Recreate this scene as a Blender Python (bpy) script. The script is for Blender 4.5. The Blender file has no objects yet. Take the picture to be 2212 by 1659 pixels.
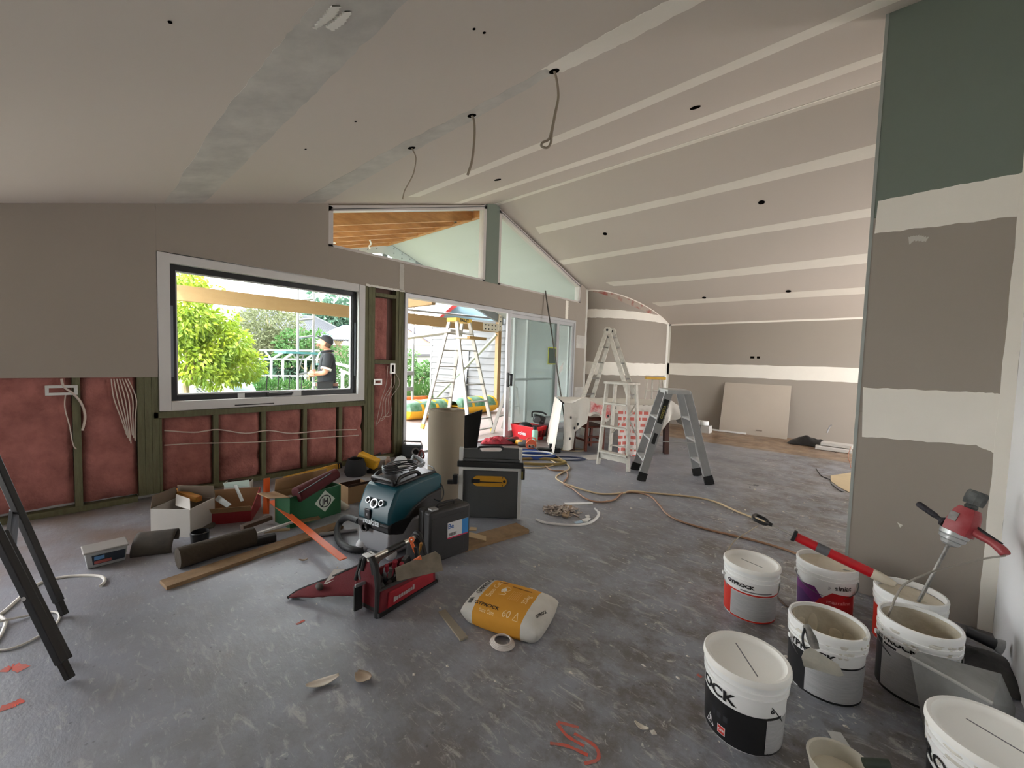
import bpy, bmesh, math, random
import numpy as np
from mathutils import Vector, Matrix, Euler

random.seed(7)
SC = bpy.context.scene
COL = SC.collection
rad = math.radians
# ------------------------------------------------------------------ camera (solved from the photograph's vanishing points)
CAM_H = 1.30
YAW, PITCH, ROLL, FPX = rad(41.7704), rad(-3.1989), rad(1.6884), 896.108
_f = np.array([-math.sin(YAW)*math.cos(PITCH), math.cos(YAW)*math.cos(PITCH), math.sin(PITCH)])
_r = np.array([math.cos(YAW), math.sin(YAW), 0.0]); _u = np.cross(_r, _f)
_r2 = _r*math.cos(ROLL)+_u*math.sin(ROLL); _u2 = -_r*math.sin(ROLL)+_u*math.cos(ROLL)
cam = bpy.data.cameras.new('camera'); cam_o = bpy.data.objects.new('camera', cam); COL.objects.link(cam_o)
cam.sensor_width = 36.0; cam.lens = FPX/2212*36.0; cam.clip_start = 0.02; cam.clip_end = 300
cam_o.matrix_world = Matrix(((_r2[0], _u2[0], -_f[0], 0), (_r2[1], _u2[1], -_f[1], 0), (_r2[2], _u2[2], -_f[2], CAM_H), (0, 0, 0, 1)))
SC.camera = cam_o
# ------------------------------------------------------------------ sky, sun, exposure
SKY_STRENGTH, SUN_STRENGTH, EXPOSURE = 6.0, 2.6, 1.50
SC.view_settings.view_transform = 'Standard'; SC.view_settings.look = 'None'
SC.view_settings.gamma = 1.0; SC.view_settings.exposure = EXPOSURE; SC.view_settings.use_curve_mapping = False
SC.cycles.use_denoising = True
SC.cycles.max_bounces = 10; SC.cycles.diffuse_bounces = 6; SC.cycles.transparent_max_bounces = 16
SC.cycles.sample_clamp_indirect = 6.0
w = bpy.data.worlds.new('World'); SC.world = w; w.use_nodes = True
nt = w.node_tree; nt.nodes.clear()
out = nt.nodes.new('ShaderNodeOutputWorld'); bg = nt.nodes.new('ShaderNodeBackground')
sky = nt.nodes.new('ShaderNodeTexSky'); sky.sky_type = 'NISHITA'; sky.sun_disc = False
sky.sun_elevation = rad(52); sky.sun_rotation = rad(150); sky.air_density = 1.0; sky.dust_density = 4.0; sky.ozone_density = 1.0
mixw = nt.nodes.new('ShaderNodeMix'); mixw.data_type = 'RGBA'
sc_ = nt.nodes.new('ShaderNodeVectorMath'); sc_.operation = 'SCALE'; sc_.inputs['Scale'].default_value = 0.12
nt.links.new(sky.outputs[0], sc_.inputs[0])
mixw.inputs[0].default_value = 0.75
nt.links.new(sc_.outputs[0], mixw.inputs[6]); mixw.inputs[7].default_value = (0.985, 0.98, 0.975, 1)   # bright hazy cloud
nt.links.new(mixw.outputs[2], bg.inputs['Color']); bg.inputs['Strength'].default_value = SKY_STRENGTH
nt.links.new(bg.outputs[0], out.inputs[0])
sun = bpy.data.lights.new('sun', 'SUN'); sun.energy = SUN_STRENGTH; sun.angle = rad(0.6); sun.color = (1.0, 0.96, 0.90)
sun_o = bpy.data.objects.new('sun', sun); COL.objects.link(sun_o)
sun_o.location = (6, -8, 14); sun_o.rotation_euler = Vector((-0.36, 0.50, -0.80)).to_track_quat('-Z', 'Y').to_euler()

# ------------------------------------------------------------------ photograph pixel -> point on a real plane
def ray(x, y):
    a, b = (x-1106)/FPX, (y-829.5)/FPX
    d = _r2*a - _u2*b + _f
    return Vector(d)
CAMP = Vector((0, 0, CAM_H))
def PZ(x, y, z=0.0):
    d = ray(x, y); return CAMP + d*((z-CAM_H)/d.z)
def PX(x, y, X):
    d = ray(x, y); return CAMP + d*(X/d.x)
def PY(x, y, Y):
    d = ray(x, y); return CAMP + d*(Y/d.y)
def PD(x, y, depth):
    return CAMP + ray(x, y)*depth
def PL(x, y, p, n):
    d = ray(x, y); return CAMP + d*((Vector(p)-CAMP).dot(n)/d.dot(n))
RIGHT, UP, FWD = Vector(_r2), Vector(_u2), Vector(_f)

# ------------------------------------------------------------------ materials
def lin(c):
    return tuple(((v/255)/12.92 if v/255 <= 0.04045 else ((v/255+0.055)/1.055)**2.4) for v in c)
MATS = {}
def mat(name, rgb, rough=0.6, metal=0.0, var=0.0, vscale=8.0, bump=0.0, bscale=40.0, rgb2=None, split=None, stretch=None, spec=0.5, alpha=None, trans=0.0):
    """principled material; var = noise towards darker / rgb2, bump = fine relief"""
    if name in MATS: return MATS[name]
    m = bpy.data.materials.new(name); m.use_nodes = True; MATS[name] = m
    t = m.node_tree; b = t.nodes['Principled BSDF']
    b.inputs['Roughness'].default_value = rough; b.inputs['Metallic'].default_value = metal
    b.inputs['Specular IOR Level'].default_value = spec
    c = lin(rgb)+(1,)
    b.inputs['Base Color'].default_value = c
    if var > 0 or bump > 0:
        tc = t.nodes.new('ShaderNodeTexCoord'); mp = t.nodes.new('ShaderNodeMapping')
        t.links.new(tc.outputs['Object'], mp.inputs[0])
        if stretch: mp.inputs['Scale'].default_value = stretch
    if var > 0:
        n = t.nodes.new('ShaderNodeTexNoise'); n.inputs['Scale'].default_value = vscale; n.inputs['Detail'].default_value = 6; n.inputs['Roughness'].default_value = 0.62
        t.links.new(mp.outputs[0], n.inputs['Vector'])
        r = t.nodes.new('ShaderNodeValToRGB'); r.color_ramp.elements[0].position = 0.32; r.color_ramp.elements[1].position = 0.68
        if split: r.color_ramp.elements[0].position, r.color_ramp.elements[1].position = split
        c2 = lin(rgb2)+(1,) if rgb2 else tuple(v*0.45 for v in c[:3])+(1,)
        mx = t.nodes.new('ShaderNodeMix'); mx.data_type = 'RGBA'
        mu = t.nodes.new('ShaderNodeMath'); mu.operation = 'MULTIPLY'; mu.inputs[1].default_value = var
        t.links.new(n.outputs['Fac'], r.inputs[0]); t.links.new(r.outputs[0], mu.inputs[0]); t.links.new(mu.outputs[0], mx.inputs[0])
        mx.inputs[6].default_value = c; mx.inputs[7].default_value = c2
        t.links.new(mx.outputs[2], b.inputs['Base Color'])
    if bump > 0:
        n2 = t.nodes.new('ShaderNodeTexNoise'); n2.inputs['Scale'].default_value = bscale; n2.inputs['Detail'].default_value = 4
        t.links.new(mp.outputs[0], n2.inputs['Vector'])
        bp = t.nodes.new('ShaderNodeBump'); bp.inputs['Strength'].default_value = bump; bp.inputs['Distance'].default_value = 0.01
        t.links.new(n2.outputs['Fac'], bp.inputs['Height']); t.links.new(bp.outputs[0], b.inputs['Normal'])
    return m
def glass(name, tint=(0.92, 0.96, 0.95), haze=0.0, hazecol=(0.8, 0.85, 0.85), refl=0.06):
    m = bpy.data.materials.new(name); m.use_nodes = True; t = m.node_tree; t.nodes.clear()
    o = t.nodes.new('ShaderNodeOutputMaterial'); tr = t.nodes.new('ShaderNodeBsdfTransparent'); tr.inputs[0].default_value = tint+(1,)
    gl = t.nodes.new('ShaderNodeBsdfGlossy'); gl.inputs['Roughness'].default_value = 0.03
    m1 = t.nodes.new('ShaderNodeMixShader'); lw = t.nodes.new('ShaderNodeLayerWeight'); lw.inputs[0].default_value = 0.5
    pw = t.nodes.new('ShaderNodeMath'); pw.operation = 'POWER'; pw.inputs[1].default_value = 5.0; t.links.new(lw.outputs['Facing'], pw.inputs[0])
    ma = t.nodes.new('ShaderNodeMath'); ma.operation = 'MULTIPLY_ADD'; ma.inputs[1].default_value = 0.5; ma.inputs[2].default_value = refl*0.3; t.links.new(pw.outputs[0], ma.inputs[0])
    t.links.new(ma.outputs[0], m1.inputs[0]); t.links.new(tr.outputs[0], m1.inputs[1]); t.links.new(gl.outputs[0], m1.inputs[2])
    last = m1
    if haze > 0:
        tl = t.nodes.new('ShaderNodeBsdfTranslucent'); tl.inputs[0].default_value = hazecol+(1,)
        df = t.nodes.new('ShaderNodeBsdfDiffuse'); df.inputs[0].default_value = hazecol+(1,)
        md = t.nodes.new('ShaderNodeMixShader'); md.inputs[0].default_value = 0.45
        t.links.new(tl.outputs[0], md.inputs[1]); t.links.new(df.outputs[0], md.inputs[2])
        m2 = t.nodes.new('ShaderNodeMixShader'); m2.inputs[0].default_value = haze
        t.links.new(m1.outputs[0], m2.inputs[1]); t.links.new(md.outputs[0], m2.inputs[2]); last = m2
    t.links.new(last.outputs[0], o.inputs[0]); MATS[name] = m
    return m

# ------------------------------------------------------------------ mesh builder
class MB:
    def __init__(s): s.v = []; s.f = []; s.m = []
    def add(s, vs, fs, mi=0):
        n = len(s.v); s.v += [tuple(p) for p in vs]; s.f += [tuple(i+n for i in f) for f in fs]; s.m += [mi]*len(fs); return s
    def box(s, c, sz, R=None, mi=0):
        c = Vector(c); h = Vector(sz)*0.5; vs = []
        for z in (-1, 1):
            for x, y in ((-1, -1), (1, -1), (1, 1), (-1, 1)):
                p = Vector((x*h.x, y*h.y, z*h.z))
                if R is not None: p = R @ p
                vs.append(c+p)
        return s.add(vs, [(3, 2, 1, 0), (4, 5, 6, 7), (0, 1, 5, 4), (1, 2, 6, 5), (2, 3, 7, 6), (3, 0, 4, 7)], mi)
    def bb(s, a, b, mi=0):
        a = Vector(a); b = Vector(b); return s.box((a+b)/2, [abs(q) for q in (b-a)], None, mi)
    def bar(s, p0, p1, wdt, thk, up=(0, 0, 1), mi=0):
        """rectangular bar p0->p1; wdt across (perp to up), thk along up"""
        p0 = Vector(p0); p1 = Vector(p1); d = (p1-p0).normalized(); up = Vector(up)
        sx = d.cross(up)
        if sx.length < 1e-4: sx = d.cross(Vector((1, 0, 0)))
        sx.normalize(); uz = sx.cross(d).normalized(); vs = []
        for q in (p0, p1):
            for a, b in ((-1, -1), (1, -1), (1, 1), (-1, 1)): vs.append(q+sx*(a*wdt/2)+uz*(b*thk/2))
        return s.add(vs, [(3, 2, 1, 0), (4, 5, 6, 7), (0, 1, 5, 4), (1, 2, 6, 5), (2, 3, 7, 6), (3, 0, 4, 7)], mi)
    def cyl(s, p0, p1, r0, r1=None, n=16, caps=True, mi=0):
        r1 = r0 if r1 is None else r1; p0 = Vector(p0); p1 = Vector(p1); d = (p1-p0).normalized()
        a = d.orthogonal().normalized(); b = d.cross(a); vs = []
        for q, r in ((p0, r0), (p1, r1)):
            for i in range(n):
                t = 2*math.pi*i/n; vs.append(q+a*(r*math.cos(t))+b*(r*math.sin(t)))
        fs = [(i, (i+1) % n, n+(i+1) % n, n+i) for i in range(n)]
        if caps: fs += [tuple(range(n-1, -1, -1)), tuple(range(n, 2*n))]
        return s.add(vs, fs, mi)
    def lathe(s, prof, c=(0, 0, 0), axis=None, n=32, mi=0, close=False):
        """prof: (r, z) list around +Z (or axis) at c"""
        c = Vector(c); Q = Vector(axis).to_track_quat('Z', 'Y').to_matrix() if axis is not None else Matrix.Identity(3)
        vs = []
        for r, z in prof:
            for i in range(n):
                t = 2*math.pi*i/n; vs.append(c+Q @ Vector((r*math.cos(t), r*math.sin(t), z)))
        fs = []
        for j in range(len(prof)-1):
            for i in range(n): fs.append((j*n+i, j*n+(i+1) % n, (j+1)*n+(i+1) % n, (j+1)*n+i))
        if prof[0][0] > 1e-6 and close: fs.append(tuple(range(n-1, -1, -1)))
        if prof[-1][0] > 1e-6 and close: fs.append(tuple((len(prof)-1)*n+i for i in range(n)))
        return s.add(vs, fs, mi)
    def tube(s, pts, r, n=8, mi=0, closed=False):
        P = [Vector(p) for p in pts]; vs = []; k = len(P); prev = None
        for i, p in enumerate(P):
            d = (P[(i+1) % k]-P[i-1]) if closed else (P[min(i+1, k-1)]-P[max(i-1, 0)])
            if d.length < 1e-9: d = Vector((0, 0, 1))
            d.normalize()
            if prev is None: a = d.orthogonal().normalized()
            else:
                a = prev-d*prev.dot(d); a = a.normalized() if a.length > 1e-6 else d.orthogonal().normalized()
            prev = a; b = d.cross(a); rr = r[i] if isinstance(r, (list, tuple)) else r
            for j in range(n):
                t = 2*math.pi*j/n; vs.append(p+a*(rr*math.cos(t))+b*(rr*math.sin(t)))
        fs = []; m = k if closed else k-1
        for i in range(m):
            for j in range(n): fs.append((i*n+j, i*n+(j+1) % n, ((i+1) % k)*n+(j+1) % n, ((i+1) % k)*n+j))
        if not closed: fs += [tuple(range(n-1, -1, -1)), tuple((k-1)*n+j for j in range(n))]
        return s.add(vs, fs, mi)
    def prism(s, poly, vec, mi=0):
        """poly: 3-D points of a planar outline, extruded by vec"""
        P = [Vector(p) for p in poly]; v = Vector(vec); n = len(P)
        return s.add(P+[p+v for p in P], [tuple(range(n-1, -1, -1)), tuple(range(n, 2*n))]+[(i, (i+1) % n, n+(i+1) % n, n+i) for i in range(n)], mi)
    def grid(s, fn, nu, nv, mi=0):
        vs = [fn(i/nu, j/nv) for j in range(nv+1) for i in range(nu+1)]
        return s.add(vs, [(j*(nu+1)+i, j*(nu+1)+i+1, (j+1)*(nu+1)+i+1, (j+1)*(nu+1)+i) for j in range(nv) for i in range(nu)], mi)
    def sph(s, c, r, n=14, m=8, sc=(1, 1, 1), R=None, mi=0):
        c = Vector(c); prof = []; vs = []
        for j in range(m+1):
            ph = math.pi*j/m
            for i in range(n):
                t = 2*math.pi*i/n; p = Vector((r*math.sin(ph)*math.cos(t)*sc[0], r*math.sin(ph)*math.sin(t)*sc[1], r*math.cos(ph)*sc[2]))
                vs.append(c+(R @ p if R is not None else p))
        return s.add(vs, [(j*n+i, (j+1)*n+i, (j+1)*n+(i+1) % n, j*n+(i+1) % n) for j in range(m) for i in range(n)], mi)
    def quad(s, a, b, c, d, mi=0): return s.add([a, b, c, d], [(0, 1, 2, 3)], mi)
    def xf(s, M, start=0):
        s.v = s.v[:start]+[tuple(M @ Vector(p)) for p in s.v[start:]]; return s

def obj(name, mb, m, parent=None, smooth=False, bev=0.0, sub=0, solid=0.0, label=None, cat=None, group=None, kind=None, ang=38, local=False):
    me = bpy.data.meshes.new(name); me.from_pydata(mb.v, [], mb.f)
    ms = m if isinstance(m, (list, tuple)) else [m]
    for q in ms: me.materials.append(q)
    if len(ms) > 1: me.polygons.foreach_set('material_index', mb.m)
    bm = bmesh.new(); bm.from_mesh(me); bmesh.ops.remove_doubles(bm, verts=bm.verts, dist=1e-5)
    bmesh.ops.recalc_face_normals(bm, faces=bm.faces); bm.to_mesh(me); bm.free()
    if smooth:
        me.shade_smooth(); me.set_sharp_from_angle(angle=rad(ang))
    o = bpy.data.objects.new(name, me); COL.objects.link(o)
    if solid: q = o.modifiers.new('solid', 'SOLIDIFY'); q.thickness = solid; q.offset = 0
    if bev:
        q = o.modifiers.new('bevel', 'BEVEL'); q.width = bev; q.segments = 2; q.limit_method = 'ANGLE'; q.angle_limit = rad(40)
    if sub: q = o.modifiers.new('sub', 'SUBSURF'); q.levels = sub; q.render_levels = sub
    if parent is not None:
        o.parent = parent
        if parent.type == 'EMPTY' and not local: o.matrix_parent_inverse = emat(parent).inverted()
    tag(o, label, cat, group, kind)
    return o
def emat(e): return Matrix.Translation(e.location) @ e.rotation_euler.to_matrix().to_4x4()
def tag(o, label=None, cat=None, group=None, kind=None):
    if label: o['label'] = label
    if cat: o['category'] = cat
    if group: o['group'] = group
    if kind: o['kind'] = kind
    return o
def thing(name, label, cat, loc=(0, 0, 0), rotz=0.0, group=None):
    o = bpy.data.objects.new(name, None); COL.objects.link(o); o.location = loc; o.rotation_euler = (0, 0, rotz)
    o.empty_display_size = 0.1
    return tag(o, label, cat, group)
def spl(pts, n=8, closed=False):
    """Catmull-Rom through the points"""
    P = [Vector(p) for p in pts]; k = len(P); res = []
    for i in range(k if closed else k-1):
        if closed: a, b, c, d = P[i-1], P[i], P[(i+1) % k], P[(i+2) % k]
        else: a, b, c, d = P[max(i-1, 0)], P[i], P[i+1], P[min(i+2, k-1)]
        for j in range(n):
            t = j/n; res.append(0.5*((2*b)+(c-a)*t+(2*a-5*b+4*c-d)*t*t+(3*b-a-3*c+d)*t*t*t))
    if not closed: res.append(P[-1])
    return res
def text_mb(s, size=0.1, bold=0.0, xs=1.0, align='LEFT', shear=0.0):
    """lettering as flat faces in the XY plane"""
    cu = bpy.data.curves.new('t', 'FONT'); cu.body = s; cu.size = size; cu.offset = bold; cu.align_x = align; cu.shear = shear; cu.resolution_u = 3
    o = bpy.data.objects.new('t', cu); COL.objects.link(o)
    bpy.context.view_layer.update()
    me = bpy.data.meshes.new_from_object(o.evaluated_get(bpy.context.evaluated_depsgraph_get()))
    mb = MB(); mb.add([(v.co.x*xs, v.co.y, v.co.z) for v in me.vertices], [tuple(p.vertices) for p in me.polygons])
    bpy.data.objects.remove(o); bpy.data.curves.remove(cu); bpy.data.meshes.remove(me)
    return mb
def frame_from(o, x, y):
    """4x4 with origin o, x axis, y axis (orthonormalised)"""
    x = Vector(x).normalized(); z = x.cross(Vector(y)).normalized(); y = z.cross(x)
    return Matrix(((x.x, y.x, z.x, o[0]), (x.y, y.y, z.y, o[1]), (x.z, y.z, z.z, o[2]), (0, 0, 0, 1)))
def nz(*a):
    """cheap repeatable noise in -1..1"""
    s = 0.0
    for i, v in enumerate(a): s += v*(12.9898+i*65.233)
    return 2*((math.sin(s)*43758.5453) % 1.0)-1
def wob(t, seed=0, k=5):
    return sum(math.sin(t*(1.7+2.3*i)+seed*(3.1+i)+i*i)/(1+i*0.7) for i in range(k))/k
# ================================================================== SETTING
XW, YF, YP, XP, XR = -4.68, 9.27, 3.15, -0.105, 0.487
YA, ZA, SL, SRT = 4.74, 3.75, 0.294, 0.338
def ceil_z(y): return ZA-SL*(YA-y) if y < YA else ZA-SRT*(y-YA)
NL = Vector((0, -SL, 1)).normalized(); NR = Vector((0, SRT, 1)).normalized(); PA = Vector((XW, YA, ZA))
def CL(x, y): return PL(x, y, PA, NL)
def CR(x, y): return PL(x, y, PA, NR)
M_board = mat('plasterboard', (160, 151, 141), 0.9, var=0.10, vscale=1.6, bump=0.05, bscale=300, rgb2=(149, 140, 131))
M_ceil = mat('ceiling_board', (206, 197, 188), 0.92, var=0.12, vscale=0.9, rgb2=(196, 187, 178))
M_green = mat('moisture_board', (118, 128, 118), 0.9, var=0.15, vscale=2.0, bump=0.05, bscale=300, rgb2=(106, 114, 106))
M_comp = mat('joint_compound', (240, 235, 225), 0.95, var=0.25, vscale=5, rgb2=(226, 220, 210))
M_compd = mat('joint_compound_thin', (180, 177, 172), 0.95, var=0.6, vscale=4, rgb2=(222, 218, 210))
M_compw = mat('joint_compound_fresh', (230, 228, 220), 0.7, var=0.2, vscale=6, rgb2=(214, 210, 202))
M_white = mat('white_paint', (232, 232, 230), 0.6, var=0.06, vscale=3, rgb2=(215, 213, 210))
M_alu = mat('white_aluminium', (205, 205, 205), 0.4, spec=0.5)
M_black = mat('black_metal', (26, 27, 31), 0.45)
M_dark = mat('dark_rubber', (22, 22, 23), 0.6)
M_stud = mat('treated_pine', (112, 112, 84), 0.85, var=0.55, vscale=7, rgb2=(84, 80, 60), stretch=(6, 6, 0.8), bump=0.25, bscale=60)
M_pink = mat('pink_batt', (178, 116, 108), 0.98, var=0.8, vscale=6, rgb2=(128, 78, 72), bump=1.0, bscale=30)
M_wrap = mat('brown_wrap', (108, 82, 74), 0.9, var=0.3, vscale=5)

# floor: dusty grey film-covered slab, brown uncovered boards beyond y = 7.5
def floor_material():
    m = bpy.data.materials.new('site_floor'); m.use_nodes = True; t = m.node_tree; b = t.nodes['Principled BSDF']; N = t.nodes.new; L = t.links.new
    g = N('ShaderNodeTexCoord')
    def noise(scale, det=6, rgh=0.6, vec=None, dist=0.0):
        n = N('ShaderNodeTexNoise'); n.inputs['Scale'].default_value = scale; n.inputs['Detail'].default_value = det; n.inputs['Roughness'].default_value = rgh; n.inputs['Distortion'].default_value = dist
        L(vec if vec else g.outputs['Object'], n.inputs['Vector']); return n.outputs['Fac']
    def ramp(f, a, b_):
        r = N('ShaderNodeMapRange'); r.inputs[1].default_value = a; r.inputs[2].default_value = b_; L(f, r.inputs[0]); return r.outputs[0]
    def mul(a, k):
        q = N('ShaderNodeMath'); q.operation = 'MULTIPLY'; L(a, q.inputs[0])
        if isinstance(k, float): q.inputs[1].default_value = k
        else: L(k, q.inputs[1])
        return q.outputs[0]
    def mix(f, c1, c2):
        x = N('ShaderNodeMix'); x.data_type = 'RGBA'; L(f, x.inputs[0])
        for s_, c in ((6, c1), (7, c2)):
            if isinstance(c, tuple): x.inputs[s_].default_value = lin(c)+(1,)
            else: L(c, x.inputs[s_])
        return x.outputs[2]
    mp = N('ShaderNodeMapping'); mp.inputs['Rotation'].default_value = (0, 0, 0.6); mp.inputs['Scale'].default_value = (1.0, 3.2, 1); L(g.outputs['Object'], mp.inputs[0])
    c = mix(ramp(noise(0.9, 5), 0.35, 0.65), (154, 157, 167), (126, 128, 135))
    c = mix(mul(ramp(noise(5.0, 8, 0.7), 0.45, 0.7), 0.35), c, (126, 124, 121))
    c = mix(mul(ramp(noise(14, 8, 0.75, mp.outputs[0], 0.6), 0.58, 0.72), 0.5), c, (222, 220, 216))
    # trodden plaster: heavier near the buckets (x > -1.6)
    sep = N('ShaderNodeSeparateXYZ'); L(g.outputs['Object'], sep.inputs[0])
    near = ramp(sep.outputs[0], -2.2, -0.7)
    c = mix(mul(mul(ramp(noise(4.2, 8, 0.72), 0.42, 0.60), near), 0.85), c, (98, 90, 83))
    c = mix(mul(mul(ramp(noise(16, 9, 0.8, None, 1.0), 0.585, 0.66), near), 0.95), c, (214, 210, 203))
    v = N('ShaderNodeTexVoronoi'); v.inputs['Scale'].default_value = 26; v.feature = 'F1'; L(g.outputs['Object'], v.inputs['Vector'])
    vr = N('ShaderNodeMapRange'); vr.inputs[1].default_value = 0.16; vr.inputs[2].default_value = 0.10; L(v.outputs['Distance'], vr.inputs[0])
    c = mix(mul(mul(vr.outputs[0], ramp(noise(4, 3), 0.5, 0.6)), 0.45), c, (60, 56, 54))
    # brown timber sheet beyond the film, ragged edge; brown muddy patch by the insulation wall
    ed = N('ShaderNodeMath'); ed.operation = 'ADD'; L(sep.outputs[1], ed.inputs[0]); L(mul(noise(3.0, 4), 0.25), ed.inputs[1])
    brown = ramp(ed.outputs[0], 7.62, 7.72)
    c = mix(brown, c, mix(ramp(noise(6, 6), 0.4, 0.6), (150, 124, 98), (120, 98, 78)))
    lf = ramp(sep.outputs[0], -3.0, -3.7)
    c = mix(mul(mul(ramp(noise(7.0, 7, 0.7, mp.outputs[0], 0.8), 0.55, 0.68), ramp(sep.outputs[0], -3.2, -1.0)), 0.55), c, (206, 203, 198))
    c = mix(mul(ramp(noise(2.2, 6, 0.7), 0.55, 0.72), 0.5), c, (118, 112, 108))
    c = mix(mul(mul(lf, ramp(noise(1.6, 5), 0.38, 0.62)), 0.75), c, (112, 92, 74))
    L(c, b.inputs['Base Color'])
    rg = N('ShaderNodeMapRange'); rg.inputs[1].default_value = 0.3; rg.inputs[2].default_value = 0.7; rg.inputs[3].default_value = 0.26; rg.inputs[4].default_value = 0.55; L(noise(1.4, 5), rg.inputs[0]); L(rg.outputs[0], b.inputs['Roughness'])
    bp = N('ShaderNodeBump'); bp.inputs['Strength'].default_value = 0.22; bp.inputs['Distance'].default_value = 0.02
    ad = N('ShaderNodeMath'); ad.operation = 'ADD'; L(noise(3.0, 6, 0.6, mp.outputs[0], 0.3), ad.inputs[0]); L(mul(noise(45, 5), 0.3), ad.inputs[1]); L(ad.outputs[0], bp.inputs['Height']); L(bp.outputs[0], b.inputs['Normal'])
    return m
M_floor = floor_material()
fl = MB(); fl.bb((XW-0.12, -3.2, -0.08), (4.2, YF+0.12, 0.0)); obj('floor', fl, M_floor, kind='structure')

# ---- ceiling: two raked planes
ce = MB()
for ya, yb, mi in ((-3.2, YA, 0), (YA, YF+0.1, 0)):
    za, zb = ceil_z(ya), ceil_z(yb)
    ce.prism([(XW-0.12, ya, za), (XW-0.12, yb, zb), (XW-0.12, yb, zb+0.05), (XW-0.12, ya, za+0.05)], (4.2+4.80, 0, 0))
ceiling = obj('ceiling', ce, M_ceil, kind='structure')
def ragged(name, A, B, nrm, m, parent, amp=0.012, n=40, seed=0, off=0.001, **k):
    """a skim-coat strip between polylines A and B (same number of points) laid on a surface"""
    def at(P, t):
        q = t*(len(P)-1); i = min(int(q), len(P)-2); return P[i].lerp(P[i+1], q-i)
    mb = MB(); nrm = Vector(nrm); nn = n; rows = []
    for i in range(nn+1):
        t = i/nn; a, b = at(A, t), at(B, t); d = (b-a).normalized()
        a = a+d*(amp*wob(t*31, seed)); b = b+d*(amp*wob(t*27+5, seed+2)); rows.append((a, a.lerp(b, 0.5), b))
    for r in rows:
        for h in (off, 0.0):
            for p in r: mb.v.append(tuple(p+nrm*h))
    for i in range(nn):
        o0, o1 = i*6, (i+1)*6
        for j in range(2):
            mb.f.append((o0+j, o0+j+1, o1+j+1, o1+j)); mb.m.append(0)
        for j in (0, 2): mb.f.append((o0+j, o0+3+j, o1+3+j, o1+j)); mb.m.append(0)
    return obj(name, mb, m, parent, smooth=False, **k)
def band(fn, top, bot, nrm, m, parent, name='taped_joint', **k):
    A, B = [fn(*p) for p in top], [fn(*p) for p in bot]
    if parent is ceiling and top[-1][0] > 1850:      # the joints run on past the partition
        for P in (A, B): P[-1].x = max(P[-1].x, -.1); P.append(Vector((2.55, P[-1].y, P[-1].z)))
    return ragged(name, A, B, nrm, m, parent, **k)
band(CR, [(1156, 491), (1480, 419), (1903, 308)], [(1165, 505), (1480, 434), (1903, 336)], -NR, M_comp, ceiling, seed=1)
band(CR, [(1205, 563), (1480, 517), (1894, 447)], [(1216, 572), (1480, 528), (1894, 466)], -NR, M_comp, ceiling, seed=2)
band(CR, [(1308, 610), (1480, 594), (1886, 546)], [(1325, 618), (1480, 607), (1886, 567)], -NR, M_comp, ceiling, seed=3)
band(CR, [(1408, 654), (1480, 648), (1880, 619)], [(1425, 662), (1480, 657), (1880, 634)], -NR, M_comp, ceiling, seed=4)
band(CL, [(975, 441), (1320, 324), (1915, 110)], [(989, 442), (1320, 336), (1915, 128)], -NL, M_comp, ceiling, seed=5)
band(CL, [(880, 425), (1320, 245), (1930, -16)], [(905, 425), (1320, 263), (1930, 6)], -NL, M_comp, ceiling, seed=6)
band(CL, [(640, 438), (850, 318), (1010, 240), (1180, 148)], [(700, 438), (905, 320), (1040, 249), (1196, 158)], -NL, M_compd, ceiling, seed=7, amp=0.03)
band(CL, [(1168, 150), (1320, 66), (1500, -30)], [(1214, 156), (1350, 92), (1580, -30)], -NL, M_comp, ceiling, seed=8, amp=0.02)
band(CL, [(355, 439), (489, 232), (600, 100), (700, -20)], [(440, 439), (586, 295), (700, 182), (900, -20)], -NL, M_compd, ceiling, seed=9, amp=0.03)
band(CL, [(676, 58), (700, 30), (716, 10)], [(682, 60), (722, 34), (735, 10)], -NL, M_compw, ceiling, name='plaster_smear', seed=10, off=0.006)
band(CL, [(702, 55), (722, 40), (745, 22)], [(718, 64), (742, 48), (760, 22)], -NL, M_compw, ceiling, name='plaster_smear', seed=11, off=0.006)
rb = MB(); rb.bar((XW, YA-0.018, ZA-0.008), (4.1, YA-0.018, ZA-0.008), 0.035, 0.005, up=NL); rb.bar((XW, YA+0.018, ZA-0.008), (4.1, YA+0.018, ZA-0.008), 0.035, 0.005, up=NR)
obj('ridge_tape', rb, M_comp, ceiling)
M_hole = mat('hole_dark', (16, 14, 13), 1.0, spec=0.0)
for fn, nn, (px, py), r in ((CL, NL, (1075, 388), .04), (CL, NL, (1502, 232), .04), (CR, NR, (1307, 505), .036), (CR, NR, (1645, 437), .036), (CR, NR, (1521, 643), .036), (CR, NR, (1703, 629), .04)):
    p = fn(px, py); q = MB(); q.cyl(p-nn*0.004, p+nn*0.004, r, r, 20); obj('downlight_hole', q, M_hole, ceiling)
for px, py in ((367, 47), (1024, 62), (1046, 70), (660, 322), (768, 262)):
    p = CL(px, py); q = MB(); q.cyl(p-NL*0.003, p+NL*0.003, .007, .007, 8); obj('screw_head', q, M_hole, ceiling)

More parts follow.
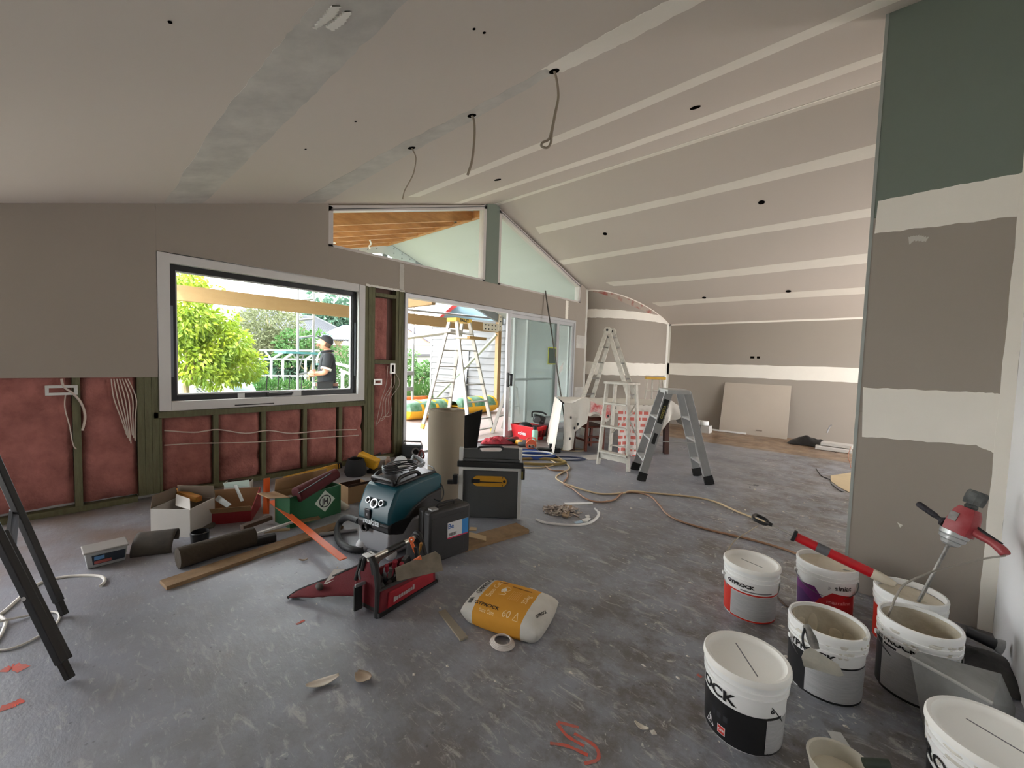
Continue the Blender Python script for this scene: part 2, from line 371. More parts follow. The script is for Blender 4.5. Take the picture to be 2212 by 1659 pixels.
# ---- window wall (x = XW)
WY0, WY1, WZ0, WZ1 = 0.634, 2.557, 0.765, 2.15
DY0, DY1, DZ1 = 3.11, 7.12, 2.14
GY0, GY1, GY2, GY3, GZ = 2.11, 4.55, 4.83, 7.26, 2.515
YC = 7.50
def xpoly(mb, pts, x0, x1, mi=0): mb.prism([(x0, y, z) for y, z in pts], (x1-x0, 0, 0), mi)
cz = ceil_z
cl_ = MB(); XO = XW-0.125
for pts in ([(-.62, 0), (WY0, 0), (WY0, cz(WY0)), (-.62, cz(-.62))], [(-3.2, 0), (-3.0, 0), (-3.0, cz(-3.0)), (-3.2, cz(-3.2))], [(-3.1, 2.12), (-.75, 2.12), (-.75, cz(-.75)), (-3.1, 2.13)], [(-.75, 0), (-.62, 0), (-.62, cz(-.62)), (-.75, cz(-.75))], [(WY0, 0), (WY1, 0), (WY1, WZ0), (WY0, WZ0)], [(WY0, WZ1), (GY0, WZ1), (GY0, cz(GY0)), (WY0, cz(WY0))],
            [(GY0, WZ1), (WY1, WZ1), (WY1, GZ), (GY0, GZ)], [(WY1, 0), (DY0, 0), (DY0, GZ), (WY1, GZ)], [(DY0, DZ1), (GY3, DZ1), (GY3, GZ), (DY0, GZ)],
            [(GY1, GZ), (GY2, GZ), (GY2, cz(GY2)), (YA, cz(YA)), (GY1, cz(GY1))], [(DY1, 0), (YC+0.1, 0), (YC+0.1, DZ1), (DY1, DZ1)], [(GY3, DZ1), (YC+0.1, DZ1), (YC+0.1, cz(YC+.1)), (GY3, cz(GY3))]):
    xpoly(cl_, pts, XO, XO+0.02)
wall_left = obj('wall_left', cl_, M_white, kind='structure')
def pboard(pts, m=M_board): 
    q = MB(); xpoly(q, pts, XW-0.012, XW); return obj('plasterboard_panel', q, m, wall_left, bev=0.001)
JY = 3.055
pboard([(-.62, 1.07), (WY0, 1.068), (WY0, cz(WY0)), (-.62, cz(-.62))])
pboard([(WY0, WZ1), (GY0, WZ1), (GY0, cz(GY0)), (WY0, cz(WY0))])
pboard([(GY0, WZ1), (JY-.004, WZ1), (JY-.004, GZ), (GY0, GZ)])
pboard([(JY, WZ1), (DY1, DZ1+.005), (DY1, GZ), (JY, GZ)])
pboard([(GY1, GZ), (GY2, GZ), (GY2, cz(GY2)), (YA, cz(YA)), (GY1, cz(GY1))], M_green)
pboard([(DY1, 0), (YC+.06, 0), (YC+.06, GZ), (DY1, GZ)])
pboard([(GY3, GZ), (YC+.06, GZ), (YC+.06, cz(YC+.06)), (GY3, cz(GY3))])
def wstrip(y0, y1, z0, z1, seed, m=M_comp, amp=0.012):
    return ragged('taped_joint', [Vector((XW, y0, z0)), Vector((XW, y0, z1))], [Vector((XW, y1, z0)), Vector((XW, y1, z1))], (1, 0, 0), m, wall_left, amp=amp, seed=seed, n=24)
wstrip(3.025, 3.085, 2.16, 2.50, 21, M_compd); wstrip(6.74, 6.83, 2.15, 2.50, 22)
wstrip(7.16, YC, 1.60, 1.86, 23, M_compd, .02); wstrip(7.16, YC, 0.55, 0.80, 24, M_compd, .02)
ragged('ragged_board_edge', [Vector((XW, 2.56, 2.17)), Vector((XW, 3.1, 2.17))], [Vector((XW, 2.56, 2.145)), Vector((XW, 3.1, 2.145))], (1, 0, 0), M_compw, wall_left, amp=0.014, seed=25)
def stud(y0, y1, z0, z1, x1=XW-0.013, dep=0.085):
    q = MB(); q.bb((x1-dep, y0, z0), (x1, y1, z1)); return obj('stud', q, M_stud, wall_left, bev=0.002)
def plate(y0, y1, z0, z1, nm='bottom_plate', dep=0.085, m=None):
    q = MB(); q.bb((XW-0.013-dep, y0, z0), (XW-0.013, y1, z1)); return obj(nm, q, m or M_stud, wall_left, bev=0.002)
plate(-.62, 0.49, 0, .045); plate(0.655, 2.55, 0, .045); plate(2.68, 3.10, 0, .045)
for y in (-0.50,): stud(y, y+.045, .045, 1.2)
stud(.118, .163, .045, 1.2)
for y in (.495, .542, .589): stud(y, y+.046, .045, 1.2)
stud(.636, .655, 0, .70)
plate(.60, 2.58, .705, .762, 'sill_trimmer')
for y in (1.03, 1.437, 1.845, 2.245): stud(y, y+.042, .045, .705)
for y in (2.56, 2.606, 2.650): stud(y, y+.043, 0.0, 2.16)
for y in (2.985, 3.030, 3.072): stud(y, y+.04, 0.0, 2.16, dep=.088)
plate(2.695, 2.985, 1.215, 1.262, 'nogging'); plate(2.695, 2.985, 2.045, 2.09, 'nogging', m=M_stud); 
q = MB(); q.bb((XO+.02, 2.69, 1.262), (XO+.03, 2.99, 2.16)); obj('wall_wrap', q, M_wrap, wall_left)
def batt(y0, y1, z0, z1, seed=0, crease=None, thk=.075, shift=0.0):
    q = MB(); nu, nv = 12, max(10, int((z1-z0)*16)); x0 = XO+.022
    def P(u, v):
        e = min(u, 1-u, (v if v < .5 else 1-v)*(z1-z0)/(y1-y0)); rnd = min(1.0, e/0.12)**0.5 if e > 0 else 0
        h = thk*(0.45+0.5*rnd)+.016*wob(u*6+seed, seed)+.016*wob(v*9+u*3, seed+3)+.004*nz(u, v, seed)
        if crease:
            for c in crease: h -= .035*math.exp(-((v-c)/.018)**2)
        return (min(x0+max(h, .01), XW-.010+shift), y0+u*(y1-y0)+.006*wob(v*8, seed), z0+v*(z1-z0)+.012*wob(u*5, seed+1)*(1 if v > .5 else .6))
    q.grid(P, nu, nv); q.v += []; 
    b = len(q.v); q.bb((XO+.02, y0, z0), (XO+.024, y1, z1))
    return obj('insulation_batt', q, M_pink, wall_left, smooth=True, ang=60)
batt(-.45, .115, .07, 1.2, 3, thk=.085); batt(.165, .493, .06, 1.2, 4, (.20, .42, .43), thk=.082)
ys = [.657, 1.03, 1.073, 1.437, 1.48, 1.845, 1.888, 2.245, 2.288, 2.56]
for i in range(5): batt(ys[2*i]+.004, ys[2*i+1]-.004, .05, .70, 6+i, ((.58,), (.30, .62), (.60,), (.55, .25), (.6,))[i], thk=.088)
batt(2.697, 2.983, .05, 1.21, 14, (.15, .5), thk=.06)
q = MB(); batt(2.697, 2.90, 1.27, 2.04, 16, (.3,), thk=.03)

# ---- window 1 (awning window, white reveal, black sash)
def ring(mb, y0, y1, z0, z1, wd, x0, x1, mi=0):
    mb.bb((x0, y0, z0), (x1, y0+wd, z1), mi); mb.bb((x0, y1-wd, z0), (x1, y1, z1), mi); mb.bb((x0, y0+wd, z1-wd), (x1, y1-wd, z1), mi); mb.bb((x0, y0+wd, z0), (x1, y1-wd, z0+wd), mi)
q = MB(); ring(q, WY0+.004, WY1-.004, WZ0+.004, WZ1-.004, .082, XW-.115, XW+.006); window_1 = obj('window_1', q, mat('reveal_white', (214, 212, 210), .55, var=.12, vscale=4, rgb2=(190, 186, 182)), kind='structure', bev=.004)
q = MB(); ring(q, WY0+.086, WY1-.086, WZ0+.086, WZ1-.086, .050, XW-.115, XW-.055); obj('sash_frame', q, M_black, window_1, bev=.003)
q = MB(); ring(q, WY0+.136, WY1-.136, WZ0+.136, WZ1-.136, .012, XW-.105, XW-.072); obj('glazing_bead', q, M_alu, window_1)
M_glass = glass('window_glass'); q = MB(); q.bb((XW-.094, WY0+.14, WZ0+.14), (XW-.088, WY1-.14, WZ1-.14)); obj('glass_pane', q, M_glass, window_1)
q = MB(); q.bb((XW-.054, 1.50, WZ0+.098), (XW-.03, 1.74, WZ0+.128)); q.bb((XW-.05, 1.30, WZ0+.092), (XW-.045, 1.52, WZ0+.135)); q.bar((XW-.03, 1.52, WZ0+.11), (XW-.005, 1.74, WZ0+.125), .02, .012); wo = obj('window_winder', q, M_black, window_1, bev=.003)
q = MB(); q.bb((XW-.052, 1.24, WZ0+.088), (XW-.049, 1.84, WZ0+.135)); obj('winder_plate', q, M_alu, window_1)
for y in (WY0+.095, WY1-.115):
    q = MB(); q.bb((XW-.054, y, WZ0+.3), (XW-.045, y+.02, WZ1-.45)); obj('stay_arm', q, mat('stay_grey', (120, 124, 130), .4, metal=.6), window_1)
q = MB(); q.bb((XW-.04, 1.2, WZ0+.02), (XW+.0075, 1.55, WZ0+.03)); obj('scuff_mark', q, M_dark, window_1)

# ---- gable windows 2 and 3 (raked white aluminium)
def raked(name, y0, y1, m):
    t0, t1 = cz(y0)-.02, cz(y1)-.02; q = MB(); fw, x0, x1 = .055, XW-.11, XW-.005
    def seg(a, b, wd, n):   # bar inside the outline
        a, b, n = Vector((0,)+a), Vector((0,)+b), Vector((0,)+n)
        q.prism([Vector((x0, p.y, p.z)) for p in (a, b, b+n*wd, a+n*wd)], (x1-x0, 0, 0))
    s = -math.copysign(1, y1-y0)
    seg((y0, GZ), (y1, GZ), .03, (0, 1)); seg((y0, GZ), (y0, t0), fw, (1, 0)); seg((y1, GZ), (y1, t1), fw, (-1, 0)); seg((y0, t0), (y1, t1), .06, (0, -1))
    o = obj(name, q, m, kind='structure', bev=.003)
    g = MB(); g.prism([(x0+.05, y0+.03, GZ+.02), (x0+.05, y1-.03, GZ+.02), (x0+.05, y1-.03, t1-.03), (x0+.05, y0+.03, t0-.03)], (.006, 0, 0)); obj('glass_pane', g, M_glass, o)
    b = MB(); ins = .075
    b.prism([(x1, y0+.03, t0-.026), (x1, y1-.03, t1-.026), (x1, y1-.03, t1-.036), (x1, y0+.03, t0-.036)], (.004, 0, 0)); obj('glazing_gasket', b, mat('gasket_grey', (92, 92, 92), .7), o)
    return o
raked('window_2', GY0, GY1, mat('gable_frame', (198, 192, 188), .5)); raked('window_3', GY2, GY3, MATS['gable_frame'])

# ---- sliding door (left leaf slid open)
q = MB(); x0, x1 = XW-.12, XW+.004
q.bb((x0, DY0, 0), (x1, DY0+.045, DZ1)); q.bb((x0, DY1-.055, 0), (x1, DY1, DZ1)); q.bb((x0, DY0+.045, DZ1-.05), (x1, DY1-.055, DZ1)); q.bb((x0, DY0+.045, 0), (x1-.01, DY1-.055, .022))
door_1 = obj('door_1', q, mat('door_aluminium', (196, 197, 200), .4, metal=.15), kind='structure', bev=.003)
M_filmglass = glass('film_covered_glass', (0.90, 0.93, 0.92), haze=0.22, hazecol=(0.50, 0.53, 0.52))
def leaf(y0, y1, x, st=.06, mid=None, m=None, nm='door_panel', g=None, top=None):
    a = MB(); z0, z1 = .03, DZ1-.05
    a.bb((x-.02, y0, z0), (x+.02, y0+st, z1)); a.bb((x-.02, y1-st, z0), (x+.02, y1, z1)); a.bb((x-.02, y0+st, z0), (x+.02, y1-st, z0+.08)); a.bb((x-.02, y0+st, z1-(top or .06)), (x+.02, y1-st, z1))
    if mid: a.bb((x-.012, y0+st, mid-.018), (x+.012, y1-st, mid+.018))
    o = obj(nm, a, m or MATS['door_aluminium'], door_1, bev=.002)
    if g:
        b = MB(); b.bb((x-.003, y0+st-.01, z0+.07), (x+.003, y1-st+.01, z1-.05)); obj('glass_pane', b, g, o)
    return o
pan = leaf(5.10, 6.56, XW-.025, .075, g=M_filmglass)
leaf(5.32, 6.50, XW-.068, .05, mid=.98, g=M_filmglass, nm='screen_panel', m=mat('pale_blue_frame', (176, 184, 186), .45))
leaf(5.70, 7.06, XW-.10, .05, g=M_filmglass)
leaf(6.50, 7.08, XW-.03, .07, g=glass('clear_glass', (.93, .95, .93), haze=.08))
q = MB(); q.bb((XW-.003, 5.11, .86), (XW+.02, 5.15, 1.10)); q.bb((XW+.012, 5.175, .88), (XW+.05, 5.195, 1.08)); q.bb((XW-.005, 5.175, .88), (XW+.05, 5.195, .90)); q.bb((XW-.005, 5.175, 1.06), (XW+.05, 5.195, 1.08)); obj('door_handle', q, M_black, pan, bev=.003)
q = MB(); q.bb((XW-.004, 6.24, 1.27), (XW-.001, 6.475, 1.56)); st = obj('glass_sticker', q, mat('sticker_dark', (74, 92, 84), .5), pan)
q = MB(); ring(q, 6.225, 6.485, 1.255, 1.575, .016, XW-.004, XW+.0005); obj('sticker_border', q, mat('sticker_yellow', (196, 202, 70), .5), st)
q = MB(); q.prism([(XW-.008, y, z) for y, z in ((6.60, 1.06), (6.72, 1.16), (6.74, 1.30), (6.62, 1.20))], (.003, 0, 0)); obj('paper_sticker', q, M_white, door_1)

# ---- curved wall end and far wall
NCV = 28; CXL, CYL = 1.05, YF-YC
def cvp(t): a = t*math.pi/2; return (XW+CXL*math.sin(a), YC+CYL*(1-math.cos(a)))
q = MB()
for i in range(NCV+1):
    x, y = cvp(i/NCV); a = i/NCV*math.pi/2; n = Vector((CYL*math.sin(a), -CXL*math.cos(a), 0)).normalized()
    for h in (0, -.02):
        q.v += [(x+n.x*h, y+n.y*h, 0), (x+n.x*h, y+n.y*h, cz(y)+.02)]
for i in range(NCV):
    o0 = i*4; o1 = o0+4; q.f += [(o0, o1, o1+1, o0+1), (o0+2, o0+3, o1+3, o1+2), (o0+1, o1+1, o1+3, o0+3), (o0, o0+2, o1+2, o1)]; q.m += [0]*4
wall_curved = obj('wall_curved', q, M_board, kind='structure', smooth=True)
def curve_strip(zf0, zf1, off, m, name, t0=0.0, t1=1.0, seed=0, amp=.01):
    A, B = [], []
    q = MB(); n = 40
    for i in range(n+1):
        t = t0+(t1-t0)*i/n; x, y = cvp(t); a = t*math.pi/2; nn = Vector((CYL*math.sin(a), -CXL*math.cos(a), 0)).normalized()*off
        q.v += [(x+nn.x, y+nn.y, zf0(t, y)+amp*wob(t*30, seed)), (x+nn.x, y+nn.y, zf1(t, y)+amp*wob(t*26, seed+1))]
    for i in range(n): q.f.append((2*i, 2*i+2, 2*i+3, 2*i+1)); q.m.append(0)
    return obj(name, q, m, wall_curved, smooth=True)
curve_strip(lambda t, y: 1.07, lambda t, y: 1.33, .003, M_comp, 'taped_joint', seed=1, amp=.02)
curve_strip(lambda t, y: 2.24-.03*t, lambda t, y: 2.42-.06*t, .003, M_comp, 'taped_joint', t1=.97, seed=2, amp=.015)
curve_strip(lambda t, y: 0.0, lambda t, y: cz(y)-.01, .003, M_compw, 'corner_tape', t0=.96, seed=9, amp=.0)
curve_strip(lambda t, y: cz(y)-.022, lambda t, y: cz(y)-.002, .012, M_comp, 'ceiling_edge_tape', seed=3, amp=.003)
curve_strip(lambda t, y: cz(y)-.03-.11*math.sin(min(1, max(0, t))*math.pi)**1.5, lambda t, y: cz(y)-.02, .002, mat('red_chalk', (158, 92, 84), .95, var=1.0, vscale=5, split=(.38, .52), rgb2=(172, 158, 146)), 'red_chalk_mark', t0=.08, seed=4, amp=.006)
ragged('corner_tape', [Vector((XW+.002, YC-.03, 0)), Vector((XW+.002, YC-.03, cz(YC)))], [Vector((XW+.03, YC-.004, 0)), Vector((XW+.03, YC-.004, cz(YC)))], (.7, -.7, 0), M_compw, wall_curved, amp=.012, seed=5)
q = MB(); q.bb((XW-.12, YF, 0), (4.2, YF+.08, 2.3)); wall_back = obj('wall_back', q, M_board, kind='structure')
FW = lambda x, y: PY(x, y, YF)
X0F = XW+CXL
def fstrip(x0, x1, z0, z1, seed, m=M_comp, amp=.012, nm='taped_joint'):
    return ragged(nm, [Vector((x0, YF, z0)), Vector((x1, YF, z0))], [Vector((x0, YF, z1)), Vector((x1, YF, z1))], (0, -1, 0), m, wall_back, amp=amp, seed=seed, n=60)
fstrip(X0F, 4.1, 1.10, 1.355, 31, amp=.02); fstrip(X0F, 4.1, cz(YF)-.035, cz(YF)+.0, 32, M_comp, .004, 'ceiling_edge_tape')
fstrip(X0F, X0F+.05, 0, cz(YF), 33, M_compw, .0, 'corner_tape')
p = FW(1632, 772)
for dx, r in ((-.055, .035), (.05, .026)):
    q = MB(); q.bb((p.x+dx-r, YF-.004, p.z-.022), (p.x+dx+r, YF+.004, p.z+.022)); obj('socket_hole', q, M_hole, wall_back, bev=.01)

# ---- partition (plasterboard below, green moisture board above) and right wall
q = MB(); q.prism([(XP+.012, YP+.012, 0), (XP+.012, YP+.09, 0), (XP+.012, YP+.09, cz(YP+.09)), (XP+.012, YP+.012, cz(YP+.012))], (3.6, 0, 0)); wall_right = obj('wall_right', q, M_stud, kind='structure')
def yp(pts, m, nm='plasterboard_panel'): q = MB(); q.prism([(x, YP, z) for x, z in pts], (0, .012, 0)); return obj(nm, q, m, wall_right, bev=.001)
yp([(XP, 0), (XR+.02, 0), (XR+.02, 1.065), (XP, 1.065)], M_board); yp([(XP, 1.067), (XR+.02, 1.067), (XR+.02, 2.17), (XP, 2.17)], M_board); yp([(XP, 2.172), (XR+.02, 2.172), (XR+.02, cz(YP)), (XP, cz(YP))], M_green)
PF = lambda x, y: PY(x, y, YP)
band(PF, [(1897, 434), (2212, 372), (2300, 352)], [(1889, 505), (2212, 466), (2300, 456)], (0, -1, 0), M_comp, wall_right, seed=41)
band(PF, [(1864, 837), (2100, 847), (2200, 852)], [(1862, 943), (2108, 962), (2200, 1000)], (0, -1, 0), M_comp, wall_right, seed=42, amp=.01)
ragged('corner_tape', [Vector((XR-.055, YP, 0)), Vector((XR-.045, YP, 3.2))], [Vector((XR, YP, 0)), Vector((XR, YP, 3.2))], (0, -1, 0), M_comp, wall_right, seed=43, amp=.006, off=.003)
q = MB(); q.bb((XP-.003, YP-.003, 0), (XP+.012, YP+.0, cz(YP))); q.bb((XP-.003, YP, 0), (XP, YP+.03, cz(YP))); obj('corner_bead', q, mat('galvanised_bead', (170, 176, 172), .5, metal=.4), wall_right)
band(PF, [(1962, 512), (1985, 508), (2006, 513)], [(1964, 528), (1975, 520), (2000, 522)], (0, -1, 0), M_compd, wall_right, seed=44, name='plaster_smear')
band(PF, [(1938, 1128), (1945, 1132)], [(1944, 1140), (1950, 1134)], (0, -1, 0), M_compw, wall_right, seed=45, name='plaster_smear')
q = MB(); q.bb((XR, -3.2, 0), (XR+.08, YP+.1, cz(YP))); wall_side = obj('wall_side', q, mat('skimmed_white', (236, 236, 238), .8, var=.1, vscale=2, rgb2=(222, 220, 218)), kind='structure')
# unseen remainder of the house: the right end is wide open, the rear closed; outside, added to bounce light, lies the paving
M_bounce = mat('bounce_pale', (238, 234, 228), .9, var=.3, vscale=1.5)
q = MB(); q.bb((2.6, -3.2, 0), (2.68, 6.2, 3.8)); q.bb((2.6, 9.22, 0), (2.68, YF, 2.6)); obj('wall_end', q, M_board, kind='structure')
q = MB(); q.bb((XW-.12, -3.28, 0), (4.2, -3.2, 3.0)); obj('wall_rear', q, M_board, kind='structure')
q = MB(); q.bb((-30, -22, -.14), (30, -3.21, -.04)); q.bb((4.21, -3.2, -.14), (26, 20, -.04)); obj('bounce_slab', q, M_bounce, kind='structure')  # pale slab added out of view to throw sunlight into the room
# ================================================================== OUTSIDE
ZG = -0.15
M_timber = mat('lvl_timber', (168, 138, 96), .7, var=.35, vscale=5, rgb2=(146, 114, 76), stretch=(1, 1, 4))
M_raft = mat('rafter_timber', (200, 146, 90), .75, var=.7, vscale=4, rgb2=(150, 100, 56), stretch=(4, 1, 4))
M_galv = mat('galvanised_steel', (150, 156, 158), .5, metal=.3, var=.3, vscale=6, rgb2=(120, 127, 130))
M_pipe = mat('scaffold_tube', (150, 153, 157), .4, metal=.3)
M_ladd0 = mat('strap_grey', (128, 124, 116), .5, metal=.3)
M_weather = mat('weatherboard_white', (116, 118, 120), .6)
M_deck = mat('deck_boards', (190, 174, 168), .75, var=.4, vscale=5, rgb2=(164, 148, 142), stretch=(1, 8, 1))
M_grass = mat('lawn', (96, 96, 64), .95, var=.8, vscale=4, rgb2=(70, 78, 44), bump=.4, bscale=30)
M_leaf1 = mat('leaf_bright', (158, 170, 40), .5, var=.9, vscale=2.5, rgb2=(84, 124, 46))
M_leaf2 = mat('leaf_olive', (104, 108, 76), .7, var=.6, vscale=3, rgb2=(76, 82, 58))
M_leaf3 = mat('leaf_green', (72, 106, 50), .6, var=.7, vscale=3, rgb2=(44, 80, 42))
M_leaf4 = mat('leaf_teal', (70, 98, 80), .6, var=.6, vscale=3, rgb2=(44, 72, 58))
M_bark = mat('bark', (150, 134, 104), .9, var=.6, vscale=10)
for m_ in (M_leaf1, M_leaf2, M_leaf3, M_leaf4):   # leaves let some light through
    t = m_.node_tree; b = t.nodes['Principled BSDF']; o_ = t.nodes['Material Output']
    tl = t.nodes.new('ShaderNodeBsdfTranslucent'); mx_ = t.nodes.new('ShaderNodeMixShader'); mx_.inputs[0].default_value = .4
    src = b.inputs['Base Color'].links[0].from_socket; t.links.new(src, tl.inputs[0])
    t.links.new(b.outputs[0], mx_.inputs[1]); t.links.new(tl.outputs[0], mx_.inputs[2]); t.links.new(mx_.outputs[0], o_.inputs[0])

q = MB(); q.bb((-60, -30, ZG-.1), (XO-.0, 40, ZG)); tag(obj('lawn', q, M_grass), kind='structure')
# deck, board by board
deck = obj('deck', MB().bb((-8.3, 3.45, ZG), (XO, 8.45, -.035)), mat('deck_frame', (90, 74, 62), .9), label='grey timber deck outside the sliding door', cat='deck')
y = 3.45
while y < 8.4:
    obj('deck_board', MB().bb((-8.3, y, -.034), (XO, y+.088, -.008)), M_deck, deck); y += .094
# patio roof structure
XE = -7.93
zb0, zb1 = 2.055, 2.285
obj('patio_beam', MB().bb((XE-.045, -.6, zb0), (XE+.045, 8.19, zb1)), M_timber, label='long tan timber beam across the view outside the window', cat='beam', bev=.004)
po = obj('patio_post', MB().bb((XE-.06, 8.20, -.03), (XE+.06, 8.32, 2.55)), M_timber, label='tan timber post at the right end of the patio beam', cat='post', bev=.004)
br = MB(); br.bb((XE+.045, 7.62, 2.07), (XE+.052, 8.33, 2.28)); br.bb((XE+.06, 8.19, 2.1), (XE+.067, 8.33, 2.62)); bk_ = obj('steel_bracket', br, mat('bracket_cream', (236, 228, 208), .5, metal=.1), po)
for yy in (7.70, 7.82, 7.95, 8.08, 8.25):
    for zz in (2.12, 2.23): obj('bolt', MB().cyl((XE+.052, yy, zz), (XE+.07, yy, zz), .016, n=8), M_dark, bk_)
for zz in (2.36, 2.48, 2.57): obj('bolt', MB().cyl((XE+.067, 8.26, zz), (XE+.08, 8.26, zz), .016, n=8), M_dark, bk_)
pa, pb_ = PY(878, 667, 3.66), PY(935, 655, 3.66)
obj('patio_side_beam', MB().bb((-6.5, 3.63, 2.06), (XO, 3.70, 2.24)), M_timber, label='short tan timber beam at the top left of the door opening', cat='beam', bev=.004)
# gable roof over the patio: left slope bare rafters, right slope lined with pale boards
for i in range(6):
    x = -5.22-i*.50; q = MB(); q.prism([(x-.03, 4.70, cz(4.70)-.0), (x-.03, 1.2, cz(1.2)-.0), (x-.03, 1.2, cz(1.2)-.15), (x-.03, 4.70, cz(4.70)-.15)], (.06, 0, 0))
    obj('roof_rafter', q, M_raft, label=('bare orange timber rafter over the patio, %s from the house wall' % ('first', 'second', 'third', 'fourth', 'fifth', 'sixth')[i]), cat='rafter', group='bare rafters over the patio')
q = MB(); q.bb((XE, 4.70, ZA-.14), (XO, 4.78, ZA-.02)); obj('ridge_beam', q, M_raft, label='timber ridge beam between bare rafters and pale lining outside', cat='beam')
q = MB(); q.prism([(XE, 4.74, ZA+.03), (XE, 1.0, cz(1.0)+.03), (XE, 1.0, cz(1.0)+.05), (XE, 4.74, ZA+.05)], (XO-XE, 0, 0)); obj('roof_sheeting', q, mat('roof_ply', (236, 190, 140), .8, var=.5, vscale=3), label='brown ply sheeting above the bare patio rafters', cat='roof')
rl = thing('patio_lining', 'pale mint board lining on the right slope of the patio roof', 'ceiling', (-6.4, 6.5, 3.1))
M_mint = mat('mint_board', (188, 195, 190), .9, var=.2, vscale=1.5, rgb2=(176, 185, 180))
yy = YA+.05
for k in range(4):
    y1 = min(yy+.93, 8.5); q = MB(); q.prism([(XE, yy, cz(yy)-.03), (XE, y1-.004, cz(y1)-.03), (XE, y1-.004, cz(y1)-.018), (XE, yy, cz(yy)-.018)], (XO-XE, 0, 0)); obj('lining_board', q, M_mint, rl); yy = y1
q = MB(); q.prism([(XE, YA, ZA+.03), (XE, 9.0, cz(9.0)+.03), (XE, 9.0, cz(9.0)+.05), (XE, YA, ZA+.05)], (XO-XE, 0, 0)); obj('roof_sheet', q, M_galv, rl)
gf = thing('gable_frame', 'galvanised steel gable frame at the far end of the patio roof', 'frame', (XE, YA, 2.3))
for s_, ye in ((-1, 1.2), (1, 8.4)):
    q = MB(); y0_ = YA+s_*.0; q.prism([(XE-.04, y0_, cz(y0_)-.02), (XE-.04, ye, cz(ye)-.02), (XE-.04, ye, cz(ye)-.24), (XE-.04, y0_, cz(y0_)-.26)], (.08, 0, 0)); obj('rake_beam', q, M_galv, gf)
    q = MB(); c0 = YA+s_*.25; q.prism([(XE+.041, YA, ZA-.05), (XE+.041, YA+s_*.75, cz(YA+s_*.75)-.04), (XE+.041, YA+s_*.75, cz(YA+s_*.75)-.22), (XE+.041, YA, ZA-.30)], (.008, 0, 0)); gp = obj('gusset_plate', q, mat('gusset_pale', (196, 204, 204), .5, metal=.2), gf)
    for k in range(3):
        yk = YA+s_*(.2+.2*k)
        for dz in (-.09, -.18): obj('bolt', MB().cyl((XE+.049, yk, cz(yk)+dz), (XE+.060, yk, cz(yk)+dz), .014, n=8), M_galv, gp)
q = MB(); q.bb((XE-.04, YA-.06, 2.285), (XE+.04, YA+.06, ZA-.1)); obj('king_post', q, M_galv, gf)
for a_, b_, r_, lb in (((722, 498), (723, 526), .008, 'thin cable hanging from the rafters, left one seen in the gable window'), ((799, 488), (800, 538), .012, 'pale cable hanging from the rafters, right one seen in the gable window')):
    A_, B_ = PX(*a_, -6.6), PX(*b_, -6.6); A_.z = cz(A_.y)-.17; obj('hanging_cable', MB().tube(spl([A_, A_.lerp(B_, .4)+Vector((0, .02, 0)), A_.lerp(B_, .7)-Vector((0, .02, 0)), B_], 4), r_, n=6), M_white, label=lb, cat='cable', smooth=True)
A_, B_ = PX(978, 456, -5.3), PX(984, 482, -5.3); obj('timber_strap', MB().bar(A_+Vector((0, 0, .06)), B_, .012, .05, up=(0, 1, 0)), M_ladd0, label='grey metal strap hanging at the ridge beam', cat='strap')
# weatherboard wing of the house
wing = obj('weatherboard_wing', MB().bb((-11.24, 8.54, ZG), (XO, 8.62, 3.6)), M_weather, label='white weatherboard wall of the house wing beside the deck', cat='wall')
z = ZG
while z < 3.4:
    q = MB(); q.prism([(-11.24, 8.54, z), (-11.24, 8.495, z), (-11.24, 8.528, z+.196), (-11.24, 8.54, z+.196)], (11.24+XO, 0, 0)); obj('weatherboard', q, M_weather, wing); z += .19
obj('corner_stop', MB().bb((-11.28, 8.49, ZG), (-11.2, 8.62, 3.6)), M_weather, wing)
p1_, p2_ = PY(982, 756, 8.49), PY(1012, 790, 8.49)
obj('wall_panel', MB().bb((p1_.x, 8.47, p2_.z-.1), (p2_.x, 8.50, p1_.z)), mat('panel_bluewhite', (216, 222, 236), .5), wing)
p1_, p2_ = PY(982, 832, 8.42), PY(1004, 880, 8.42)
obj('white_sheet', MB().prism([(p1_.x, 8.47, 1.0), (p2_.x, 8.47, 1.02), (p2_.x+.1, 8.3, -.02), (p1_.x, 8.3, -.02)], (0, .02, 0)), mat('panel_bluewhite', (216, 222, 236), .5), label='white board leaning on the weatherboard wall behind the tall ladder', cat='board')
obj('timber_brace', MB().bar((XE, 8.2, 2.0), (-10.95, 8.36, -.12), .09, .045), mat('brace_green', (186, 198, 176), .7), label='pale green diagonal brace behind the tall ladder outside', cat='brace')
